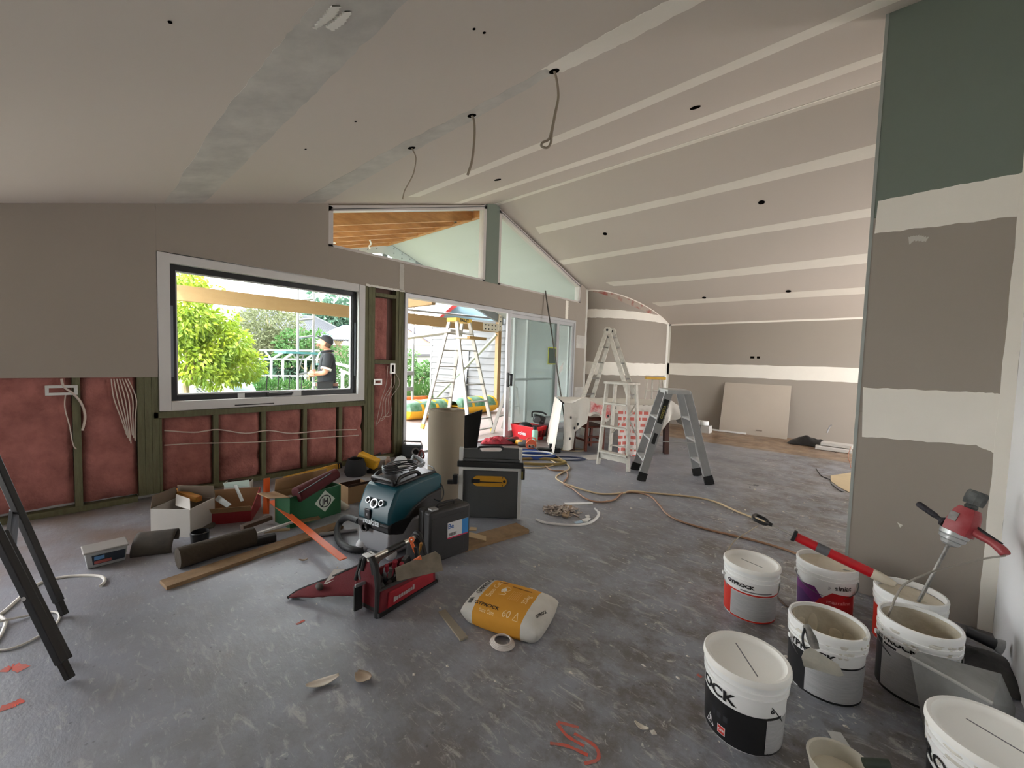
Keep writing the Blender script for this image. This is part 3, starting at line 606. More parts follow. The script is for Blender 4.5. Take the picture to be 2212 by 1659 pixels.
# soil bags
def soil_bag(name, y0, y1, x0, x1, h, label, seed):
    t = thing(name, label, 'bag', ((x0+x1)/2, (y0+y1)/2, 0), group='green and yellow bags on the deck')
    def pil(z0, z1, zz0, zz1, m, nm):
        q = MB(); NU, NV = 20, 16
        def P(u, v):
            a = v*2*math.pi; uu = u*2-1; e = (1-abs(uu)**5)**.5*.25+.75 if abs(uu) < .999 else .62
            cx, cz_ = math.cos(a), math.sin(a); k = (abs(cx)**2.6+abs(cz_)**2.6)**(-1/2.6)
            return ((x0+x1)/2+cx*k*(x1-x0)/2*e, (y0+y1)/2+uu*(y1-y0)/2, h*.5+max(zz0, min(zz1, cz_*k))*h*.5*e+.012*wob(u*9+a, seed))
        q.grid(P, NU, NV); return obj(nm, q, m, t, smooth=True)
    pil(0, 0, -1, .05, mat('bag_yellow', (240, 184, 44), .45), 'bag_base'); pil(0, 0, .0, 1, mat('bag_green', (58, 122, 78), .35, var=.6, vscale=7, rgb2=(170, 205, 190)), 'bag_top')
    for f_ in (.3, .62, .9):
        yy = y0+(y1-y0)*f_; q = MB(); pts = [((x0+x1)/2+math.cos(a)*(x1-x0)*.5*1.04, yy, h*.5+math.sin(a)*h*.53) for a in [math.pi*i/10 for i in range(11)]]
        for i in range(10): q.bar(pts[i], pts[i+1], .07, .008, up=(Vector(pts[i])-Vector(((x0+x1)/2, yy, h*.5))))
        obj('strap', q, MATS['bag_yellow'], t)
soil_bag('soil_bag', 4.85, 6.02, -7.68, -7.10, .40, 'green topped yellow bag on the deck, left of the tall ladder', 1)
soil_bag('soil_bag', 6.25, 7.55, -7.72, -7.12, .40, 'green topped yellow bag on the deck, behind the tall ladder near the post', 2)
# ladders (shared builder for framed legs)
M_ladder = mat('ladder_alu', (176, 173, 166), .45, metal=.35, var=.25, vscale=9, rgb2=(140, 136, 128))
M_ladd = mat('ladder_alu_dark', (128, 126, 122), .5, metal=.3)
def a_ladder(name, label, foot, top, steps, rail=(.075, .03), tread=.06, m=M_ladder, shoe=None, shoe_m=None, lastsplit=None):
    """foot/top: [A left, A right, B left, B right]"""
    t = thing(name, label, 'ladder', ((foot[0]+foot[3])/2)[:])
    F = [Vector(p) for p in foot]; T = [Vector(p) for p in top]
    for a in (0, 2):
        ax = (F[a+1]-F[a]).normalized()
        for k in (a, a+1):
            up = (T[k]-F[k]).cross(ax); r_ = obj('rail', MB().bar(F[k], T[k], rail[1], rail[0], up=up), m, t, bev=.003)
            if shoe: obj('foot', MB().bar(F[k]-(T[k]-F[k]).normalized()*.0, F[k]+(T[k]-F[k]).normalized()*shoe, rail[1]*1.25, rail[0]*1.15, up=up), shoe_m or M_dark, r_, bev=.003)
        for s_ in steps[a//2]:
            obj('tread', MB().bar(F[a].lerp(T[a], s_), F[a+1].lerp(T[a+1], s_), tread, .022, up=(0, 0, 1)), m, t, bev=.003)
    return t, F, T
top0 = Vector((-5.79, 5.0, 2.0))
Lf = [Vector((-6.325, 4.612, -.005)), Vector((-6.405, 5.257, -.005)), Vector((-5.175, 4.755, -.005)), Vector((-5.255, 5.40, -.005))]
aa = (Lf[1]-Lf[0]).normalized(); bb_ = (Lf[2]-Lf[0]).normalized()
Tp = [top0-aa*.17-bb_*.08, top0+aa*.17-bb_*.08, top0-aa*.17+bb_*.08, top0+aa*.17+bb_*.08]
t_, F_, T_ = a_ladder('tall_stepladder', 'tall white aluminium stepladder with yellow top standing on the deck', Lf, Tp, ([.13, .28, .43, .58, .73, .88], [.04, .13, .28, .43, .58, .73, .88]), rail=(.07, .032), shoe=.09, shoe_m=mat('ladder_yellow', (232, 190, 76), .5))
cap = MB(); R_ = Matrix((( bb_.x, aa.x, 0), (bb_.y, aa.y, 0), (0, 0, 1))); cap.box(top0+Vector((0, 0, .0)), (.24, .42, .07), R_); cp = obj('top_cap', cap, MATS['ladder_yellow'], t_, bev=.006)
tm = text_mb('BAILEY', .075, .003, align='CENTER'); tm.xf(frame_from(top0+bb_*.122+Vector((0, 0, -.025)), aa, (0, 0, 1))); obj('lettering', tm, M_black, cp)
tray = MB(); c_ = T_[2].lerp(F_[2], .16).lerp(T_[3].lerp(F_[3], .16), .5)+bb_*.10; tray.box(c_, (.30, .46, .035), R_); obj('tool_tray', tray, mat('tray_cream', (226, 212, 178), .5), t_, bev=.004)
obj('tray_edge', MB().box(c_+bb_*.16, (.06, .46, .05), R_), mat('tray_brown', (160, 124, 66), .6), t_)
sd = MB(); sd.bar(F_[0].lerp(T_[0], .48), F_[2].lerp(T_[2], .48), .02, .008); sd.bar(F_[1].lerp(T_[1], .48), F_[3].lerp(T_[3], .48), .02, .008); obj('spreader', sd, M_ladd, t_)
# second small step beside the door leaf
e0 = Vector((-5.35, 5.55, -.005)); f0 = [e0, e0+Vector((-.30, .36, 0)), e0+Vector((.34, .05, 0)), e0+Vector((.04, .41, 0))]; t0_ = [Vector((-5.32, 5.80, .75))]*4
f0 = [PZ(1063, 936), PZ(1085, 925), PZ(1101, 900), PZ(1122, 893)]; tq = PD(1096, 835, 7.6)
a_ladder('small_trestle', 'small aluminium step standing on the deck half hidden by the door leaf', f0, [tq+Vector((0, 0, 0)), tq+Vector((.1, .1, 0)), tq+Vector((0, .03, 0)), tq+Vector((.1, .13, 0))], ([.35, .65], [.35]), rail=(.06, .025))
# plank and scaffold
X8 = -8.55
sc_t = thing('scaffold_tower', 'silver tube scaffold tower on the lawn outside the window', 'scaffold', (X8, 3.6, ZG))
for px in (643, 677):
    a, b = PX(px, 640, X8), PX(px, 780, X8); obj('upright', MB().cyl((X8, a.y, ZG), (X8, b.y, 3.2), .026, n=10), M_pipe, sc_t, smooth=True)
y0_, y1_ = PX(643, 700, X8).y, PX(677, 700, X8).y
for py in (647, 690, 728, 765, 806): z_ = PX(660, py, X8).z; obj('rung', MB().cyl((X8, y0_, z_-.03), (X8, y1_, z_+.03), .022, n=8), M_pipe, sc_t, smooth=True)
for py in (765,): z_ = PX(660, py, X8).z; obj('deck_plank', MB().bb((X8-.5, y0_-.25, z_), (X8+.1, y1_+.15, z_+.04)), mat('teal_plank', (84, 150, 156), .6), sc_t)
for s_, (pa_, pb2) in enumerate((((632, 762), (643, 780)), ((688, 762), (677, 780)), ((645, 800), (655, 768)))):
    obj('brace', MB().cyl(PX(*pa_, X8), PX(*pb2, X8), .015, n=8), M_pipe, sc_t)
s2 = thing('scaffold_pole', 'single silver scaffold pole beyond the left side of the open door', 'pole', (PX(892, 800, -8.9).x, PX(892, 800, -8.9).y, ZG))
pp = PX(892, 800, -8.9); obj('pole', MB().cyl((pp.x, pp.y, ZG), (pp.x, pp.y, 3.0), .03, n=10), M_pipe, s2, smooth=True)
for py in (806, 840): z_ = PX(884, py, -8.9).z; obj('ladder_rung', MB().bb((-8.93, pp.y-.36, z_-.05), (-8.87, pp.y, z_+.05)), M_weather, s2)
pk = MB(); pk.bar(PD(872, 730, 8.6), PD(985, 715, 7.4), .25, .05); obj('scaffold_plank', pk, M_ladder, label='pale aluminium plank running from scaffold to the tall ladder', cat='plank')
for a, b in (((872, 668), (1075, 689)), ((872, 687), (1050, 704))): obj('edge_tube', MB().cyl(PX(*a, XE-.07), PX(*b, XE-.07), .028, n=10), M_pipe, gf, smooth=True)
rs = MB(); A_, B_, C_, D_ = PX(945, 686, -8.2), PX(985, 655, -8.2), PX(1078, 676, -8.2), PX(1078, 694, -8.2)
rs.prism([A_, B_, C_, D_], (-1.6, 0, .5)); obj('roof_sheet_stack', rs, mat('pale_blue_sheet', (120, 146, 158), .35), label='pale blue roof sheeting above the patio beam', cat='roof')
rs = MB(); rs.prism([PX(948, 685, -8.18), PX(955, 685, -8.18), PX(992, 658, -8.18), PX(978, 658, -8.18)], (.02, 0, 0)); obj('red_flashing', rs, mat('red_flash', (200, 66, 66), .5), label='red flashing strip along the pale blue roof sheeting', cat='flashing')
# far buildings, fences and garden
def flatbox(name, X, x0, y0, x1, y1, depth, m, label, cat, parent=None):
    a, b = PX(x0, y1, X), PX(x1, y0, X); q = MB(); q.bb((X-depth, a.y, a.z), (X, b.y, b.z)); return obj(name, q, m, parent, label=label, cat=cat)
M_tile = mat('roof_tiles', (50, 50, 57), .8, var=.4, vscale=20)
M_fence = mat('fence_timber', (110, 100, 86), .9, var=.3, vscale=4)
hs = thing('neighbour_house', 'neighbouring house with grey tiled roof beyond the trees', 'house', (-27, 8, ZG))
a, b = PX(470, 712, -26), PX(772, 735, -26)
obj('wall', MB().bb((-33, a.y, ZG), (-27, b.y+4, 2.0)), mat('brick_pale', (120, 106, 92), .9), hs)
q = MB(); yy0, yy1 = PX(470, 700, -26).y, PX(790, 700, -26).y; zt, zb_ = PX(600, 686, -28).z, PX(600, 728, -26).z
q.prism([(-26, yy0, zb_), (-26, yy1, zb_), (-29, yy1-2, zt+.3), (-29, yy0+2, zt+.3)], (-.1, 0, .12)); rf = obj('roof', q, M_tile, hs)
n_r = 46; q = MB()
for k in range(n_r):
    u = k/n_r; q.bar((-25.98, yy0+(yy1-yy0)*u, zb_+.02), (-28.9, yy0+2+(yy1-yy0-4)*u, zt+.28), .12, .10)
obj('tile_row', q, M_tile, rf, kind='stuff'); 
gz = thing('blue_gazebo', 'blue pitched canopy on white posts behind the man', 'canopy', (-15, 6.4, ZG))
A_, B_, C_, D_ = PX(690, 727, -14.5), PX(742, 704, -16.5), PX(800, 704, -16.5), PX(800, 729, -14.5)
q = MB(); q.prism([A_, B_, C_, D_], (-.03, 0, .04)); obj('canopy', q, mat('canopy_blue', (40, 64, 128), .6), gz)
q = MB(); q.bar(PX(680, 728, -14.5), PX(800, 731, -14.5), .1, .12); obj('gutter', q, M_weather, gz)
for px in (756, 763): pt = PX(px, 760, -14.5); obj('post', MB().bb((pt.x-.05, pt.y-.05, ZG), (pt.x+.05, pt.y+.05, PX(px, 731, -14.5).z)), M_weather, gz)
h2 = thing('brick_house', 'house with red trim and pinkish wall beyond the open door', 'house', (-24, 16, ZG))
a, b = PX(872, 760, -22), PX(935, 735, -22)
obj('wall', MB().bb((-26, a.y, ZG), (-22, b.y+2, b.z)), mat('brick_pink', (170, 146, 130), .9), h2)
q = MB(); q.prism([PX(878, 706, -22), PX(940, 742, -22), PX(940, 700, -22), PX(878, 700, -22)], (-.3, 0, 0)); 
obj('gable', MB().prism([PX(872, 704, -21.9), PX(880, 704, -21.9), PX(945, 745, -21.9), PX(872, 745, -21.9)], (-.3, 0, 0)), MATS['brick_pink'], h2)
obj('barge_board', MB().bar(PX(880, 704, -21.7), PX(935, 738, -21.7), .1, .3), mat('barge_blue', (90, 94, 130), .6), h2)
obj('red_fascia', MB().prism([PX(897, 707, -22.5), PX(940, 707, -22.5), PX(940, 724, -22.5), PX(905, 720, -22.5)], (-.3, 0, 0)), mat('fascia_red', (206, 84, 72), .6), h2)
sh = thing('garden_shed', 'grey roofed shed with a dark gutter beyond the open door', 'shed', (-20, 13.5, ZG))
obj('roof', MB().prism([PX(885, 757, -19), PX(923, 749, -19), PX(945, 757, -19)], (-2, 0, 0)), mat('shed_roof', (96, 100, 108), .7), sh)
obj('gutter', MB().bar(PX(872, 767, -18.9), PX(945, 767, -18.9), .15, .12), M_black, sh); obj('wall', MB().bb((-21, PX(872, 760, -19).y, ZG), (-19, PX(945, 760, -19).y, PX(900, 758, -19).z)), mat('shed_wall', (120, 120, 117), .8), sh)
def fence(name, X, px0, px1, ptop, m, label, n):
    ya_, yb2 = PX(px0, ptop, X).y, PX(px1, ptop, X).y; zt = PX((px0+px1)/2, ptop, X).z; t = thing(name, label, 'fence', (X, (ya_+yb2)/2, ZG)); wd = (yb2-ya_)/n
    for k in range(n): obj('paling', MB().bb((X-.02, ya_+k*wd+.01, ZG), (X, ya_+(k+1)*wd-.01, zt+.03*nz(k, 3))), m, t)
    obj('fence_rail', MB().bb((X-.06, ya_, zt-.3), (X-.02, yb2, zt-.2)), m, t)
fence('paling_fence', -18, 555, 645, 776, M_fence, 'brown timber paling fence behind the pipe frame', 30)
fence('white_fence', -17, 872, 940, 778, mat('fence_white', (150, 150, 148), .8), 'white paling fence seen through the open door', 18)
fence('grey_fence', -17.5, 700, 800, 780, mat('fence_grey', (140, 138, 134), .8), 'pale grey fence behind the man', 24)
lt = thing('lattice_screen', 'white timber lattice screen under the leafy tree', 'screen', (-10.6, PX(447, 840, -10.6).y, ZG))
la, lb_ = PX(426, 853, -10.6), PX(468, 823, -10.6)
obj('frame', MB().bb((-10.62, la.y-.02, ZG), (-10.58, la.y, lb_.z)).bb((-10.62, lb_.y, ZG), (-10.58, lb_.y+.02, lb_.z)).bb((-10.62, la.y, lb_.z-.03), (-10.58, lb_.y, lb_.z)), M_weather, lt)
for s_ in (-1, 1):
    q = MB(); H_ = lb_.z-ZG; W_ = lb_.y-la.y; k = -H_
    while k < W_:
        y0_, z0_, y1_, z1_ = k, 0, k+H_, H_
        if y0_ < 0: z0_ -= y0_; y0_ = 0
        if y1_ > W_: z1_ -= (y1_-W_); y1_ = W_
        if s_ < 0: y0_, y1_ = W_-y0_, W_-y1_
        q.bar((-10.6+.008*s_, la.y+y0_, ZG+z0_), (-10.6+.008*s_, la.y+y1_, ZG+z1_), .012, .03, up=(0, 1, 1)); k += .07
    obj('lattice_slats', q, M_weather, lt, kind='stuff')
pf = thing('pipe_frame', 'white pipe frame of an unfinished shelter beyond the lawn', 'frame', (-13, PX(600, 800, -13).y, ZG))
for px in (586, 611, 660):
    pt = PX(px, 790, -13); zt = PX(px, 775, -13).z; q = MB(); q.tube(spl([(-13, pt.y, ZG), (-13, pt.y, zt-.15), (-13, pt.y+.05, zt), (-13, pt.y+.3, zt+.18)], 6), .035); obj('hoop', q, M_pipe, pf, smooth=True)
for py in (757, 776, 812): obj('pipe_rail', MB().cyl(PX(560, py, -13), PX(690, py+1, -13), .03, n=8), M_pipe, pf)
obj('brace', MB().cyl(PX(571, 757, -13), PX(586, 776, -13), .03, n=8), M_pipe, pf)
for i, px in enumerate((575, 600, 624, 651)):
    a = PX(px, 812, -9.6); q = MB(); q.cyl((a.x+.03*nz(i, 1), a.y-.05, ZG), (a.x, a.y+.02, a.z), .012, n=6); obj('star_picket', q, M_black, label='thin dark garden stake on the lawn, %s from the left of four' % ('first', 'second', 'third', 'last')[i], cat='stake', group='garden stakes')
rr0 = thing('ramp_rail', 'pale sloping handrail on posts behind the man', 'rail', PX(760, 820, -10.2))
for px0, py0, px1, py1 in ((735, 800, 800, 825), (725, 785, 800, 803)): obj('rail_bar', MB().bar(PX(px0, py0, -10.2), PX(px1, py1, -10.2), .06, .07), M_alu, rr0)
for px in (740, 775): pt = PX(px, 800, -10.2); obj('rail_post', MB().bb((-10.23, pt.y-.03, ZG), (-10.17, pt.y+.03, pt.z)), M_alu, rr0)
bn = thing('wheelie_bin', 'bright green bin standing on the lawn near the pipe frame', 'bin', PX(564, 830, -12))
a, b = PX(557, 848, -12), PX(572, 822, -12)
obj('body', MB().prism([(-12, a.y+.03, ZG), (-12, b.y-.03, ZG), (-12, b.y, b.z-.05), (-12, a.y, b.z-.05)], (-.4, 0, 0)), mat('bin_green', (60, 140, 56), .5), bn, bev=.02); obj('lid', MB().bb((-12.44, a.y-.02, b.z-.05), (-11.96, b.y+.02, b.z)), MATS['bin_green'], bn, bev=.02)
q = MB(); ta, tb = PX(482, 852, -9.9), PX(558, 852, -9.9); th_ = PX(520, 826, -9.9).z-ZG
q.grid(lambda u, v: (-9.9-.9*(v-.5), ta.y+(tb.y-ta.y)*u, ZG+th_*(max(0, math.sin(math.pi*min(1, max(0, v))))**.5)*(1-abs(2*u-1)**6)+.05*wob(u*8+v*5, 2)*min(1, 4*v)), 16, 10)
obj('tarp_pile', q, mat('tarp_paleblue', (150, 166, 176), .5), label='pale blue tarpaulin over a low pile on the lawn', cat='tarp', smooth=True)
q = MB(); a = PX(632, 838, -9.0); q.lathe([(.0, .0), (.09, 0), (.1, .2), (.05, .26), (.03, .34), (0, .34)], (a.x, a.y, ZG), n=12); obj('orange_container', q, mat('orange_plastic', (240, 140, 40), .5), label='small orange container on the lawn beside the scaffold', cat='container', smooth=True)
pb2 = thing('planter_box', 'orange raised planter seen behind the bags through the door', 'planter', PX(900, 862, -9.6))
a, b = PX(872, 876, -9.6), PX(926, 855, -9.6); obj('box_body', MB().bb((-10.1, a.y, ZG), (-9.6, b.y, b.z)), mat('planter_orange', (180, 96, 44), .7, var=.3, vscale=6), pb2, bev=.01)
obj('soil', MB().bb((-10.05, a.y+.05, b.z-.02), (-9.65, b.y-.05, b.z+.01)), mat('soil', (70, 54, 40), 1), pb2)
# planting
def leaves(mb, c, rx, ry, rz, n, ln, wd, seed, droop=.5, shell=.55):
    rng = random.Random(seed)
    for i in range(n):
        while True:
            p = Vector((rng.uniform(-1, 1), rng.uniform(-1, 1), rng.uniform(-1, 1)))
            if shell < p.length < 1: break
        pos = Vector(c)+Vector((p.x*rx, p.y*ry, p.z*rz)); d = (p.normalized()+Vector((rng.uniform(-1, 1), rng.uniform(-1, 1), rng.uniform(-1, 1)-droop))*.9).normalized()
        s_ = d.cross(Vector((rng.uniform(-1, 1), rng.uniform(-1, 1), rng.uniform(-1, 1)))).normalized(); l = ln*rng.uniform(.6, 1.25); w_ = wd*rng.uniform(.7, 1.2); nn = d.cross(s_)*(l*.08)
        k = len(mb.v); mb.v += [tuple(pos), tuple(pos+d*l*.45+s_*w_+nn), tuple(pos+d*l-nn), tuple(pos+d*l*.45-s_*w_+nn)]; mb.f += [(k, k+1, k+2), (k, k+2, k+3)]; mb.m += [0, 0]
def tree(name, label, base, blobs, lm, ln, wd, trunk_r, n, cat='tree', seed=0, droop=.5):
    t = thing(name, label, cat, base); q = MB(); cs = [Vector(b_[0]) for b_ in blobs]; B0 = Vector(base)
    fork = B0.lerp(sum(cs, Vector())/len(cs), .45); fork.x = (B0.x+fork.x)/2; fork.y = B0.y*.7+fork.y*.3
    q.tube(spl([B0-Vector((0, 0, .02)), B0.lerp(fork, .5)+Vector((.02, .03, 0)), fork], 4), [trunk_r*(1-.04*i) for i in range(9)])
    for c in cs[:7]: q.tube(spl([fork, fork.lerp(c, .5)+Vector((0, .05, .1)), c], 4), [trunk_r*(.55-.05*i) for i in range(9)], n=6)
    obj('trunk', q, M_bark, t, smooth=True); q = MB()
    for i, (c, rx, ry, rz) in enumerate(blobs): leaves(q, c, rx, ry, rz, int(n*rx*ry*rz/sum(b_[1]*b_[2]*b_[3] for b_ in blobs)), ln, wd, seed*50+i, droop)
    obj('crown', q, lm, t, kind='stuff'); return t
def pblob(px, py, X, r, ry=None, rz=None): p = PX(px, py, X); return (p, r, ry or r, rz or r)
XT = -9.3
tree('leafy_tree', 'large leafy yellow-green tree close outside the window', PX(393, 850, XT).to_2d().to_3d()+Vector((0, 0, ZG)), [pblob(400, 690, XT, .7, .42, .5), pblob(440, 720, XT-.3, .7, .5, .45), pblob(485, 745, XT, .6, .45, .42), pblob(430, 780, XT+.1, .6, .45, .38), pblob(510, 790, XT, .5, .42, .36), pblob(545, 785, XT-.1, .35, .22, .3), pblob(395, 640, XT-.2, .6, .4, .4), pblob(380, 600, XT, .5, .3, .3), pblob(375, 750, XT-.2, .6, .4, .5), pblob(470, 815, XT+.1, .5, .35, .22), pblob(420, 605, XT, .3, .2, .14), pblob(455, 625, XT, .3, .2, .12), pblob(480, 690, XT, .3, .3, .2)], M_leaf1, .12, .026, .075, 8500, seed=1, droop=.9)
tree('olive_tree', 'grey olive coloured bushy tree in the middle of the garden view', Vector((-15.5, PX(585, 800, -15.5).y, ZG)), [pblob(585, 700, -15.5, 1.1, .95, .75), pblob(560, 745, -15.3, 1, .9, .7), pblob(610, 750, -15.2, 1, .8, .6), pblob(575, 680, -15.6, .7, .5, .4), pblob(540, 770, -15, .7, .7, .5), pblob(640, 740, -15.8, .7, .5, .5)], M_leaf2, .15, .028, .12, 6000, seed=2, droop=.2)
tree('lime_shrub', 'bright lime shrub behind the scaffold and the man', Vector((-14, PX(665, 790, -14).y, ZG)), [pblob(640, 745, -14, .6, .6, .5), pblob(680, 745, -14, .6, .5, .5), pblob(620, 770, -13.9, .4, .4, .35), pblob(740, 770, -14, .5, .7, .35)], M_leaf3, .14, .03, .06, 2200, 'shrub', seed=3)
tree('dark_conifer', 'dark teal tree far behind the tiled roof', Vector((-32, PX(730, 700, -32).y, ZG)), [pblob(700, 690, -32, 2, 1.8, 1.2), pblob(735, 690, -32, 2, 2, 1.3), pblob(775, 692, -32, 2, 2, 1.0), pblob(690, 640, -32, .8, .8, .5), pblob(735, 640, -32, 1.2, .8, .4)], M_leaf4, .5, .12, .3, 2600, seed=4)
tree('strappy_palm', 'teal strappy shrub in front of the paling fence', Vector((-14.6, PX(618, 800, -14.6).y, ZG)), [pblob(618, 795, -14.6, .6, .7, .55), pblob(655, 797, -14.6, .5, .5, .45), pblob(600, 800, -14.6, .4, .4, .4)], M_leaf4, .35, .03, .05, 1100, 'shrub', seed=5, droop=.6)
tree('low_hedge', 'low green planting along the lawn under the pipe frame', Vector((-11.5, PX(600, 840, -11.5).y, ZG)), [pblob(590, 840, -11.5, .5, .9, .2), pblob(640, 842, -11.3, .5, .9, .18), pblob(545, 835, -11.5, .4, .5, .22), pblob(720, 820, -11.3, .4, .5, .3), pblob(750, 800, -11.3, .4, .4, .4)], M_leaf3, .16, .02, .03, 2200, 'shrub', seed=6, droop=-.6)
tree('door_garden_shrub', 'green shrub seen beyond the scaffold pole through the door', Vector((-14, PX(908, 830, -14).y, ZG)), [pblob(908, 815, -14, .5, .55, .45), pblob(925, 800, -14, .4, .4, .4), pblob(883, 800, -13.8, .4, .4, .5), pblob(885, 770, -14, .3, .3, .3)], M_leaf3, .18, .05, .05, 1300, 'shrub', seed=7)
q = MB(); rng = random.Random(5)
for i in range(260):
    p = PX(rng.uniform(874, 930), 858, -9.85); h = rng.uniform(.2, .5); dx, dy = rng.uniform(-.12, .12), rng.uniform(-.12, .12); s_ = .012
    X_ = p.x+rng.uniform(-.2, .2); k = len(q.v); q.v += [(X_, p.y-s_, .05), (X_, p.y+s_, .05), (X_+dx, p.y+dy, .25+h)]; q.f.append((k, k+1, k+2)); q.m.append(0)
obj('chives', q, M_leaf3, pb2, kind='stuff')

# ------------------------------------------------------------------ the man outside
def skin(name, J, E, m, parent, sub=2, root=0, local=False):
    """J: list of (x, y, z, radius), E: edges"""
    me = bpy.data.meshes.new(name); me.from_pydata([j[:3] for j in J], E, []); me.materials.append(m)
    o = bpy.data.objects.new(name, me); COL.objects.link(o); md = o.modifiers.new('skin', 'SKIN'); md.use_smooth_shade = True
    for i, j in enumerate(J):
        r = j[3]; me.skin_vertices[0].data[i].radius = (r, r) if not isinstance(r, (tuple, list)) else tuple(r); me.skin_vertices[0].data[i].use_root = (i == root)
    s_ = o.modifiers.new('sub', 'SUBSURF'); s_.levels = sub; s_.render_levels = sub
    o.parent = parent
    if parent.type == 'EMPTY' and not local: o.matrix_parent_inverse = emat(parent).inverted()
    return o
MP = PD(707, 780, 6.95); MP.z = ZG
man = thing('person', 'man in black polo shirt and cap, arms folded, looking up outside the window', 'person', MP)
fb = (-RIGHT*.80-FWD*.45); fb.z = 0; fb.normalize(); lb2 = Vector((0, 0, 1)).cross(fb)     # body facing and its left
def B(f, l, z): return tuple(MP+fb*f+lb2*l+Vector((0, 0, z)))
M_skin = mat('skin', (206, 150, 124), .55, var=.2, vscale=12, rgb2=(186, 126, 104)); M_shirt = mat('black_polo', (38, 40, 46), .8, var=.3, vscale=6, rgb2=(58, 60, 66)); M_trs = mat('navy_trousers', (44, 48, 66), .85, var=.3, vscale=5)
J = [B(0, 0, .95)+(.11,), B(.01, 0, 1.15)+(.105,), B(0, 0, 1.36)+(.115,), B(-.01, 0, 1.50)+(.07,), B(.01, 0, 1.58)+(.058,),
     B(0, .19, 1.42)+(.062,), B(.05, .25, 1.17)+(.048,), B(.23, .06, 1.13)+(.037,), B(.24, -.10, 1.16)+(.03,),
     B(0, -.19, 1.42)+(.062,), B(.05, -.25, 1.16)+(.048,), B(.25, -.06, 1.11)+(.037,), B(.27, .10, 1.13)+(.03,),
     B(0, .1, .88)+(.10,), B(.02, .11, .48)+(.065,), B(0, .12, .07)+(.045,), B(.14, .13, .03)+(.035,),
     B(0, -.1, .88)+(.10,), B(.02, -.11, .48)+(.065,), B(0, -.12, .07)+(.045,), B(.14, -.13, .03)+(.035,)]
skin('body', J, [(0, 1), (1, 2), (2, 3), (3, 4), (2, 5), (5, 6), (6, 7), (7, 8), (2, 9), (9, 10), (10, 11), (11, 12), (0, 13), (13, 14), (14, 15), (15, 16), (0, 17), (17, 18), (18, 19), (19, 20)], M_skin, man)
# head (looks along -RIGHT, tilted up)
hf = (-RIGHT-FWD*.12); hf.z = 0; hf.normalize(); tl_ = rad(30); hz = Vector((0, 0, 1))*math.cos(tl_)-hf*math.sin(tl_); hf = hf*math.cos(tl_)+Vector((0, 0, 1))*math.sin(tl_); hl = hz.cross(hf)
HC = Vector(B(.03, 0, 1.655))
HM = Matrix(((hf.x, hl.x, hz.x, HC.x), (hf.y, hl.y, hz.y, HC.y), (hf.z, hl.z, hz.z, HC.z), (0, 0, 0, 1)))
q = MB()
def headP(u, v):
    ph = v*math.pi; th = u*2*math.pi; s_, c_ = math.sin(ph), math.cos(ph); x = s_*math.cos(th); y = s_*math.sin(th); z = c_
    f = .098*x; l = .076*y; zz = .118*z
    if z < -.1: f *= 1-.10*(-z); l *= 1-.28*(-z-.1); f += .014*max(0, x)*(-z)
    if x > .5 and abs(y) < .35:     # face relief: nose, brow, lips, chin
        k = 1-abs(y)/.35
        f += .028*k*k*math.exp(-((z+.12)/.17)**2)*(x-.5)*2; f += .006*k*math.exp(-((z+.52)/.08)**2); f -= .006*k*math.exp(-((z+.38)/.07)**2); f += .012*k*math.exp(-((z+.82)/.13)**2)
    if x > .5: f -= .009*math.exp(-((abs(y)-.33)/.12)**2-((z-.06)/.10)**2)
    return HM @ Vector((f, l, zz))
q.grid(headP, 40, 28); hd = obj('head', q, M_skin, man, smooth=True, ang=80)
for s_ in (-1, 1):
    q = MB(); q.sph(HM @ Vector((.082, .026*s_, .008)), .011, 10, 6); obj('eye', q, mat('eye_dark', (60, 50, 46), .3), hd, smooth=True)
    q = MB(); q.sph(HM @ Vector((-.012, .076*s_, -.012)), .03, 10, 8, (.75, .3, 1.1), HM.to_3x3()); obj('ear', q, M_skin, hd, smooth=True)
q = MB(); q.grid(lambda u, v: HM @ Vector(((.101+.0*v)*math.cos((u-.5)*2.2)*1.0+.006-.012*v*0, .072*math.sin((u-.5)*2.2), -.062-.05*v)), 14, 5); obj('beard', q, mat('stubble', (140, 100, 84), .9), hd, smooth=True)
q = MB(); q.box(HM @ Vector((.104, 0, -.052)), (.008, .036, .008), HM.to_3x3()); obj('mouth', q, mat('lips', (160, 92, 84), .5), hd, bev=.003)
q = MB(); cp_ = []
q.grid(lambda u, v: HM @ Vector((.106*math.sin(v*1.62)*math.cos(u*2*math.pi)-.004, .086*math.sin(v*1.62)*math.sin(u*2*math.pi), .03+.104*math.cos(v*1.62)**.8 if math.cos(v*1.62) > 0 else .03)), 28, 9); 
capo = obj('cap', q, mat('cap_black', (40, 42, 48), .8), man, smooth=True, solid=.006)
q = MB(); q.grid(lambda u, v: HM @ Vector(((.095+.085*v*math.cos((u-.5)*2.2))*math.cos((u-.5)*1.3), (.085)*math.sin((u-.5)*2.2)*(1-.1*v), .042-.02*v+.012*math.cos((u-.5)*3)*v)), 14, 5); obj('cap_peak', q, MATS['cap_black'], capo, smooth=True, solid=.008)
q = MB(); q.box(HM @ Vector((.098, 0, .085)), (.006, .05, .03), HM.to_3x3() @ Matrix.Rotation(-.5, 3, 'Y')); obj('cap_badge', q, mat('badge_grey', (170, 172, 176), .6), capo)
q = MB(); q.grid(lambda u, v: HM @ Vector((-.1*math.cos((u-.5)*2.6)-.002, .0785*math.sin((u-.5)*2.6), .035-.075*v)), 14, 5); obj('hair', q, mat('hair_brown', (98, 76, 62), .9), hd, smooth=True)
